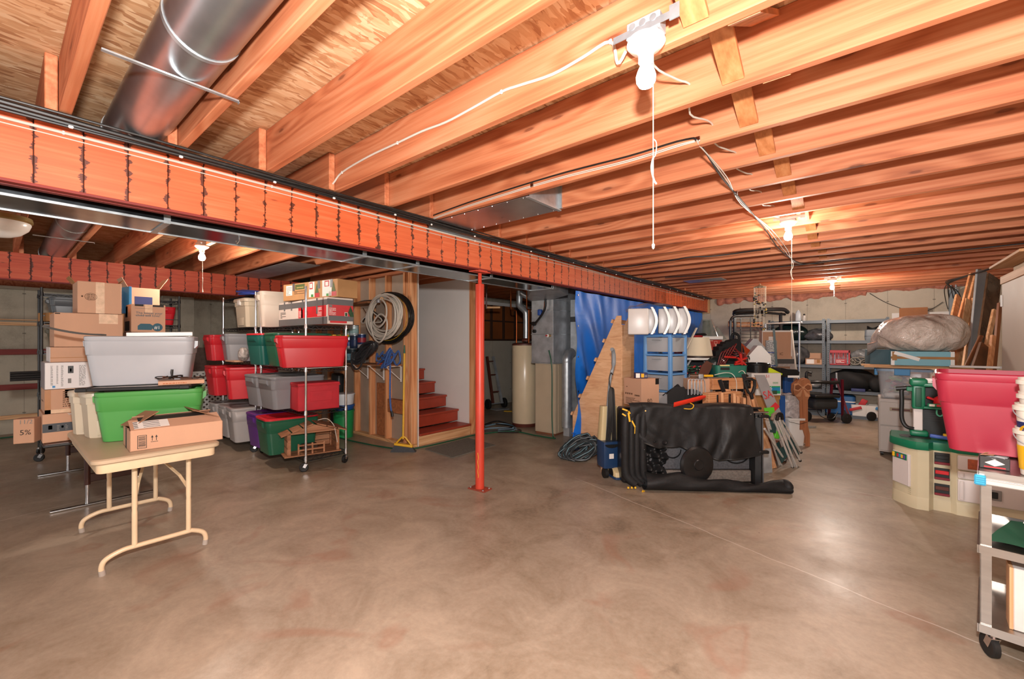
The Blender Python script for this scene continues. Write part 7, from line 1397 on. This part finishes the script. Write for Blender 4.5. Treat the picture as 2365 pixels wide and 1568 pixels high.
t = thing('storage_tote', 'clear plastic tote of bright craft odds and ends on the file cabinet', 'tote', (.35, 7.14, .703)); part('tub_wall', MB().loft([rr(.42, .40, .04, 0, 5), rr(.47, .46, .05, .31, 5), rr(.50, .49, .05, .315, 5), rr(.50, .49, .05, .335, 5), rr(.46, .45, .05, .335, 5), rr(.41, .39, .04, .008, 5)]), CLR.m, t)
part('lid', MB().loft([rr(.51, .50, .05, .336, 5), rr(.51, .50, .05, .36, 5), rr(.44, .42, .05, .368, 5)]), mat('lid_blueclear', '#8aa7c4', .2, alpha=.7), t)
for x, y in ((-.02, -.255),): part('latch', MB().bx(x-.07, x+.07, y-.012, y+.012, .29, .365, .004), INKBL, t)
for y in (-.12, .08): part('latch', MB().bx(-.27, -.24, y-.05, y+.05, .28, .36, .004), INKBL, t)
rg = random.Random(14); cols = ['#c7638a', '#7fa36a', '#262626', '#d3c08a', '#8a7a9c', '#c9c4bd', '#4b3a33', '#b04a3a', '#dcd8d0', '#6a8a4a']
for i in range(46):
    m = mat('craft_'+cols[i % 10][1:], cols[i % 10], .6); x, y, z = rg.uniform(-.14, .14), rg.uniform(-.15, .12), .03+.22*(i/46)+rg.uniform(0, .02)
    part('craft_piece', MB().box((x, y, z), (rg.uniform(.05, .16), rg.uniform(.03, .08), rg.uniform(.008, .03)), 0, (rg.uniform(-.5, .5), rg.uniform(-.5, .5), rg.uniform(0, 3))), m, t)
part('white_cloth', MB().bx(-.18, .18, -.17, .15, .012, .07, .02), WHITE, t)
for lab, x0, x1, y, z, w in (('long raw plank lying on the clear tote under the light blue box', -.02, .93, 7.02, 1.076, .14), ('second raw plank stacked on the clear tote, slightly behind', .08, .90, 7.20, 1.076, .12), ('thin pale plank on top of the plank pair', -.05, .95, 7.06, 1.095, .10)):
    t = part('plank', MB().bx(x0, x1, y-w/2, y+w/2, z, z+.018, .002), PINE, None); tag(t, lab, 'plank', 'planks on the clear tote')
s1 = part('storage_crate', MB().bx(-.08, .08, -.2, .2, 0, 1.073, .01), CARDD, None, loc=(.84, 7.15, 0)); tag(s1, 'tall carton carrying the right ends of the planks behind the rose tote', 'box')
LB = mat('box_lightblue', '#7fb6c4', .6, var=.04); d = (.54, .36, .165); a_ = PT(2128, 848, 5.0)
t = carton('blue_box', 'light blue box strapped with brown and white paper under the big bag', (.49, 7.06, 1.115), d, radians(3), m=LB, tape=None); decal(t, d, '-y', 0, .06, 0, 1, WHITE, 'edge'); decal(t, d, '-y', .94, 1, 0, 1, WHITE, 'edge'); decal(t, d, '-y', 0, 1, .46, .64, mat('kraft_band', '#a87a48', .7), 'paper_band', .004); decal(t, d, '-y', .02, .10, .35, .98, mat('kraft_band', '#a87a48'), 'paper_band', .005)
part('torn_paper', MB().bar((-.24, -.186, .15), (-.02, -.188, .07), .04, .002, (0, 1, 0)), WHITE, t)
t = part('teal_box', MB().bx(-.13, .13, -.17, .17, 0, .20, .006), mat('box_teal', '#3d5a63', .6, var=.06), None, loc=(.14, 7.24, 1.097), rot=(0, 0, .15)); tag(t, 'dark teal box behind the light blue box at its left', 'box')
WR = NT('big_bag_plastic'); v_ = WR.coords((1, 1, 1)); n_ = WR.noise(v_, 3.4, 4, .6, 1.8); n2 = WR.noise(v_, 9, 3, .6, 2.5)
WR.set('Base Color', WR.ramp(n_, [(.3, C('#b9a799')), (.5, C('#ddcbbd')), (.7, C('#eee0d4'))])); WR.set('Roughness', .28); WR.set('Coat Weight', .4); WR.bump(WR.math('ADD', n_, WR.math('MULTIPLY', n2, .6)), .55, .05)
rg = random.Random(2)
def bigbag(u, v):
    q, w = 2*pi*u, pi*(v-.5); r = 1+.05*sin(3*q+1)+.035*sin(5*q+2*w)+.02*sin(9*q-3*w); z = sin(w)
    x = .425*r*cos(q)*cos(w)**.75; y = .30*r*sin(q)*cos(w)**.75; zz = .235*(z if z > 0 else z*.9)*(1-.25*(x/.425)*-.5)+.02*sin(q*4+w*3)*cos(w)+.012*sin(11*q+5*w)*cos(w)
    if x < -.30: zz -= (-.30-x)*.5
    return Vector((x, y, max(zz, -.195)))
c_ = PT(2120, 778, 5.15); t = thing('big_bag', 'huge clear plastic bag stuffed with beige bedding on the light blue box', 'bag', (.47, 7.10, 1.282+.197)); part('bag', MB().grid(bigbag, 72, 36), WR.m, t, smooth=80); part('twisted_end', MB().grid(lambda u, v: Vector((-.36-.10*v, -.18-.03*v+.05*(1+v)*cos(2*pi*u), -.12-.06*v+.035*(1+.9*v)*sin(2*pi*u)+.01*sin(u*40))), 20, 8), mat('bag_tail', '#a39c98', .15, var=.3, bump=.8, bscale=30), t, smooth=80)
t = part('white_pole', MB().cyl(PT(2195, 846, 4.6), PT(2312, 849, 4.1), .012, n=12), WHITE, None); tag(t, 'thin white pole stretching from the planks toward the tall cabinet', 'pole')
# ================================================================ tall cabinet with boards on top
TC = mat('tall_cabinet', '#bfae9d', .55, var=.03); t = thing('tall_cabinet', 'tall beige cabinet at the right edge with boards on its top', 'cabinet', (.98, 5.02, 0))
part('body', MB().bx(.02, .62, 0, 1.0, .05, 2.0, .003), TC, t); part('door_panel', MB().bx(0, .02, .005, .995, .08, 1.93, .003), TC, t); part('top_rail', MB().bx(-.01, .02, 0, 1.0, 1.93, 2.0, .002), PINEY, t); part('plinth', MB().bx(.04, .6, .02, .98, 0, .05), TC, t)
for z in (1.72, .35): part('hinge', MB().bx(-.012, .0, .96, .99, z, z+.11, .003), WHITE, t)
t, d = carton('cardboard_box', 'long beige carton on top of the tall cabinet', (1.32, 5.55, 2.002), (.56, .80, .075), 0, m=mat('carton_beige', '#c9a981', .7), tape=None), 0
words(t, (.56, .80, .075), '-x', 'THIS SIDE', .022, .05, .3, INKB)
t = part('shelf_plank', MB().bx(-.32, .32, -.52, .52, 0, .022, .002), PINEY, None, loc=(1.22, 5.50, 2.08)); tag(t, 'wide raw board on top of the tall cabinet, overhanging to the left', 'board')
# ================================================================ toy kitchen
TG = mat('toy_green', '#14714f', .35, var=.05); TCm = mat('toy_cream', '#cfc4a4', .42, var=.03); TWm = mat('toy_white', '#d9d0cc', .4, var=.02); TR = mat('toy_red', '#c8242c', .35); TDK = mat('toy_dark', '#171a1b', .5)
tk = thing('toy_kitchen', 'cream and green plastic toy kitchen standing left of the steel cart', 'toy kitchen', (0, 0, 0))
fp = [(.20, 5.40), (.185, 5.09), (.20, 5.05), (.29, 4.925), (.33, 4.90), (.40, 4.91), (.43, 4.965), (.53, 4.965), (.56, 4.94), (.93, 4.93), (.93, 5.40)]
def ins(P, k): 
    cx, cy = sum(p[0] for p in P)/len(P), sum(p[1] for p in P)/len(P); return [(cx+(x-cx)*k, cy+(y-cy)*k) for x, y in P]
part('plinth', MB().loft([[Vector((x, y, z)) for x, y in ins(fp, k)] for z, k in ((0, 1.03), (.09, 1.02), (.10, 1.0))]), TCm, tk)
part('body', MB().loft([[Vector((x, y, z)) for x, y in fp] for z in (.095, .50)]), TCm, tk)
part('countertop', MB().loft([[Vector((x, y, z)) for x, y in ins(fp, k)] for z, k in ((.495, 1.06), (.505, 1.09), (.545, 1.09), (.56, 1.06), (.56, 1.0))]), TG, tk)
part('sink_basin', MB().loft([rr(.20, .16, .05, .56, 4, .33, 5.15), rr(.20, .16, .05, .562, 4, .33, 5.15)]), TDK, tk)
A_, B_ = Vector((.187, 5.085, 0)), Vector((.292, 4.925, 0)); fx_ = (B_-A_).normalized(); fn_ = Vector((fx_.y, -fx_.x, 0))
def facet(nm, u0, u1, z0, z1, th, m, bev=.004, par=tk, lift=0.0):
    M = Matrix((fx_, -fn_, Vector((0, 0, 1)))).transposed().to_4x4(); M.translation = A_+fn_*lift
    return part(nm, MB().bx(u0, u1, -th, 0.002, z0, z1, bev, M), m, par)
L_ = (B_-A_).length
dw = facet('dishwasher_door', .012, L_-.0, .17, .44, .018, TWm); facet('control_strip', .014, L_-.02, .385, .435, .004, TG, .002, dw, .018); facet('dial', .022, .045, .39, .43, .01, YEL, .004, dw, .020)
for i, c_ in enumerate((INKR, INKBL, YEL, mat('toy_purple', '#6a3f8f', .4))): facet('button', .07+.023*i, .088+.023*i, .395, .425, .006, c_, .002, dw, .021)
for i in range(4): facet('vent_line', .012, L_-.0, .105+.016*i, .109+.016*i, .003, mat('toy_cream_dark', '#a39a7c', .5), .001)
op = [.13, .26, .385]
for z in op:
    b_ = part('open_bin', MB().bx(.435, .525, 4.958, 4.964, z, z+.095, .001), TDK, tk); part('bin_lip', MB().bx(.435, .525, 4.945, 4.958, z, z+.02, .003), mat('toy_maroon', '#7a1f2c', .4), b_); part('bin_item', MB().bx(.44, .52, 4.95, 4.958, z+.045, z+.075, .003), TR if z == .26 else (TDK if z > .3 else BRNM), b_)
part('oven_door', MB().bx(.565, .92, 4.915, 4.932, .37, .485, .008), TWm, tk); part('oven_window', MB().bx(.62, .80, 4.908, 4.916, .385, .465, .006), mat('toy_orange', '#a9512a', .5, var=.3, vscale=40), tk)
for z0, z1 in ((.30, .36), (.12, .295)): f = part('fridge_door', MB().bx(.565, .92, 4.915, 4.932, z0, z1, .008), TWm, tk); part('door_grip', MB().bx(.575, .60, 4.905, 4.916, z0+.012, z1-.012, .006), TWm, f)
part('water_panel', MB().bx(.69, .80, 4.906, 4.916, .17, .25, .008), mat('toy_grey', '#8c8886', .5), tk); part('water_window', MB().bx(.71, .78, 4.902, 4.908, .185, .235, .004), TDK, tk)
part('post_base', MB().bx(.30, .42, 5.18, 5.32, .56, .61, .015), TG, tk); part('back_post', MB().bx(.325, .385, 5.22, 5.30, .61, .80, .004), TWm, tk)
up = part('tower', MB().bx(.315, .40, 5.19, 5.31, .80, 1.02, .012), TG, tk); part('tower_cap', MB().bx(.30, .415, 5.17, 5.33, 1.0, 1.07, .02), TG, up); part('tower_groove', MB().bx(.335, .375, 5.182, 5.192, .82, .99, .008), mat('toy_green_dark', '#0c4a35', .5), up)
part('back_panel', MB().bx(.385, .95, 5.30, 5.33, .56, .82), TDK, tk)
for i in range(6): part('panel_rib', MB().bx(.40, .62, 5.293, 5.30, .68+.02*i, .686+.02*i), mat('toy_darkrib', '#2b2e30', .5), tk)
part('upper_shelf', MB().bx(.385, .95, 5.16, 5.33, .81, .83, .004), TG, tk); part('button_strip', MB().bx(.41, .56, 5.15, 5.165, .83, .86, .004), TG, tk)
for i in range(3): part('upper_button', MB().bx(.42+.045*i, .455+.045*i, 5.144, 5.152, .835, .855, .002), [PAPER, INKR, PAPER][i], tk)
part('top_board', MB().bx(.385, .95, 5.17, 5.33, 1.0, 1.03, .006), TG, tk); part('sign_board', MB().bx(.40, .95, 5.19, 5.21, 1.03, 1.075, .006), TWm, tk)
ck_ = MB()
for i in range(14):
    for j in range(2):
        if (i+j) % 2 == 0: ck_.bx(.44+.018*i, .456+.018*i, 5.186, 5.191, 1.04+.014*j, 1.052+.014*j)
part('checker_print', ck_, TG, tk, smooth=0, kind='stuff')
part('upper_back', MB().bx(.40, .95, 5.31, 5.33, .83, 1.0), TDK, tk); part('microwave', MB().bx(.60, .93, 5.19, 5.31, .84, .99, .015), mat('toy_microwave', '#3b3634', .4), tk)
for x in (.47, .58): part('hook', MB().tube(smooth_path([(x, 5.18, .81), (x, 5.17, .77), (x+.02, 5.16, .755), (x+.04, 5.16, .775)], 4), .006, 8), mat('toy_hook', '#4fae8f', .4), tk)
t = thing('toy_kettle', 'red toy kettle with a white flame mark on the toy kitchen upper shelf', 'toy', (.50, 5.23, .832)); part('body', MB().lathe([(.04, 0), (.05, .02), (.045, .07), (.02, .09)], n=20), TR, t); part('spout', MB().bar((-.03, 0, .05), (-.09, -.01, .075), .03, .02, bev=.004), TR, t); part('flame_print', MB().prism([(-.008, .02), (.008, .02), (.012, .045), (0, .068), (-.01, .045)], -.052, -.046, XZ), INKW, t)
t = thing('toy_phone', 'blue and yellow toy piece on the toy kitchen counter', 'toy', (.50, 5.10, .562)); part('body', MB().bar((-.08, 0, .03), (.07, -.02, .02), .03, .03, bev=.008), mat('toy_blue', '#4460b0', .4), t); part('knob', MB().bx(.0, .05, -.02, .03, .03, .055, .008), YEL, t)
t = thing('toy_register', 'red and pink toy block on the toy kitchen counter beside the rose tote', 'toy', (.72, 5.09, .562)); part('body', MB().bx(-.08, .16, -.04, .06, 0, .05, .01), TR, t); part('button', MB().bx(-.13, -.075, -.04, .05, 0, .035, .006), mat('toy_pink', '#d97a86', .4), t)
t = thing('toy_tap', 'black curved toy tap arm left of the toy kitchen tower', 'toy', (.28, 5.22, .56)); part('arm', MB().tube(smooth_path([(.05, 0, .06), (-.0, .02, .07), (-.03, .03, .14), (-.03, .03, .30), (-.03, .03, .40), (.0, .03, .42)], 5), .016, 10), BLK, t); part('handle_grip', MB().tube([(-.07, .03, .405), (.03, .03, .42)], .02, 10), BLK, t); part('bracket', MB().bx(-.0, .04, .0, .05, .39, .43, .005), TG, t)
# ================================================================ stainless cart at the right edge
SS = mat('stainless', '#a39d97', .33, 1.0, var=.1, vscale=3, stretch=(1, 8, 8)); ct = thing('steel_cart', 'stainless steel utility cart cut by the right edge carrying the rose tote', 'cart', (.385, 2.76, 0), radians(-8.4)); CWd, CDp = .85, .54
for x in (0, CWd-.035):
    for y in (0, CDp-.035): part('leg', MB().bx(x, x+.035, y, y+.004, .125, .80).bx(x+(.0 if x == 0 else .031), x+(.004 if x == 0 else .035), y, y+.035, .125, .80), SS, ct)
for z0, nm in ((.125, 'bottom_shelf'), (.47, 'middle_shelf'), (.795, 'top_shelf')):
    part(nm, MB().bx(-.004, CWd, -.004, CDp, z0+.004 if z0 < .7 else z0+.028, z0+.008 if z0 < .7 else z0+.032).bx(-.006, CWd, -.008, -.002, z0-.004, z0+.032).bx(-.006, CWd, CDp-.002, CDp+.004, z0-.004, z0+.032).bx(-.008, -.002, -.008, CDp, z0-.004, z0+.032), SS, ct)
part('front_rail', MB().bx(.012, CWd, -.022, -.009, .772, .795, .004), mat('rail_white', '#d9d5d0', .25, .3), ct, label='bright white front rail')
part('corner_clip', MB().bx(-.016, .018, -.030, -.004, .768, .812, .004), mat('clip_cyan', '#36a9d0', .4), ct, label='cyan plastic corner clip')
for i in range(4): part('clip_ridge', MB().bx(-.017, .019, -.033, -.029, .772+.009*i, .776+.009*i), mat('clip_cyan2', '#2b8fb5', .4), ct)
for x, y in ((.04, .04), (CWd-.05, .04), (.04, CDp-.05), (CWd-.05, CDp-.05)): caster(ct, x, y, .11, .05, radians(-60), RUB)
for b_ in [o for o in ct.children if o.name.startswith('caster')]: pass
t = tote('rose-red open tote overhanging the steel cart at the right edge', (.385+.30, 2.76+.56, .833), .78, .48, .40, T_ROSE, radians(-5), group=None)
t = thing('nail_box', 'small open black and red cardboard box of nails on the steel cart', 'box', tuple(atZ(2296, 1081, .829)), radians(-4)); NB = mat('nailbox_black', '#2a2624', .5)
part('box_wall', MB().bx(-.045, .045, -.02, -.018, 0, .05).bx(-.045, .045, .018, .02, 0, .055).bx(-.045, -.043, -.02, .02, 0, .052).bx(.043, .045, -.02, .02, 0, .05).bx(-.045, .045, -.02, .02, 0, .002), NB, t); part('print', MB().prism([(-.03, .025), (0, .012), (.03, .025), (0, .042)], -.0212, -.020, XZ), PAPER, t, smooth=0); part('print', MB().bx(-.032, .032, -.0212, -.0202, .004, .010), INKR, t, smooth=0); part('torn_flap', MB().bar((-.04, .0, .055), (.0, -.01, .06), .03, .001).bar((-.035, .01, .052), (-.02, -.005, .068), .02, .001), CARD, t)
nl = mesh('nail', MB().cyl((0, 0, 0), (.035, 0, .004), .0015, n=5), GALVD)
for i in range(16): part('nail', nl, None, t, loc=(-.035+.003*i, -.01+.0015*(i % 9), .045+.0007*i), rot=(0, .2, rg.uniform(-.6, .6)))
WC = mat('bucket_cream', '#d6cfc2', .4)
_b = atZ(2408, 1100, .829); bx_, by_ = _b.x, _b.y
for i, (lab, z, r, h) in enumerate((('lower large white bucket with a yellow and navy label at the right edge', .829, .075, .20), ('upper large white bucket nested in the lower one, label reading AL', .93, .076, .20), ('small white cup stacked in the large buckets at the right edge', 1.04, .066, .14), ('topmost small white cup of the stack at the right edge', 1.10, .067, .14))):
    t = thing('plastic_bucket', lab, 'bucket', (bx_, by_, z), 0, 'stacked white buckets on the cart'); part('bucket_wall', MB().lathe([(r*.80, 0), (r*.97, h-.03), (r*1.1, h-.028), (r*1.1, h-.012), (r*1.0, h-.01), (r*1.02, h), (r*.95, h), (r*.76, .01)], n=36), WC, t)
    if i < 2:
        part('label_band', MB().lathe([(r*.84+.001, h*.12), (r*.93+.001, h*.62)], n=36, cap=False), YEL if i == 0 else NAVY, t); part('bail', MB().tube([(r*1.1*cos(q)*1.0, -r*1.05*sin(q)*.7-.01, h-.03-.05*sin(q)) for q in [pi*.6+pi*.4*j/8 for j in range(9)]], .002, 5), GALVD, t)
        if i == 1: part('oval_print', MB().lathe([(.001, 0), (.022, 0)], (0, 0, 0), 20, Matrix.Translation((-.055, -.052, .09)) @ Matrix.Rotation(radians(-46), 4, 'Z') @ Matrix.Rotation(radians(90), 4, 'X')), YEL, t); text('AL', .026, NAVY, t, (-.066, -.043, .083), (.72, -.69, 0), (0, 0, 1))
cl = thing('green_cloth', 'green cloth with a white curved stroke on the middle shelf of the steel cart', 'cloth', (.385, 2.76, .478), radians(-8.4)); part('cloth', MB().grid(lambda u, v: Vector((.02+.62*u+.08*v, .12+.36*v-.10*u, .012+.015*(1-abs(2*u-1))+.006*sin(u*14+v*5)+.02*v)), 30, 16), mat('cloth_green', '#14573c', .8, var=.08), cl, smooth=70)
part('white_stroke', MB().tube([(.10+.45*f+.04, .42-.20*f-.12*f*f, .045-.008*f+.006*sin((.2+.7*f)*14)) for f in [i/14 for i in range(15)]], .007, 6, flat=.4), INKW, cl)
d = (.34, .02, .32); t = carton('white_box', 'tall white board box with a wood edge on the bottom shelf of the steel cart', (.385+.375, 2.79, .134), (.40, .10, .27), radians(-4), m=mat('box_white2', '#dad3cd', .5), tape=None); _w = atZ(2333, 1442, .134)+Vector((.205, -.01, 0)); t.location = _w; part('edge_strip', MB().bx(-.212, -.20, -.05, .05, 0, .27, .001), PINEZ, t)
t = part('beige_panel', MB().bx(0, .9, 0, .04, 0, .60), TC, None, loc=(.99, 4.55, 0)); bpy.data.objects.remove(t)
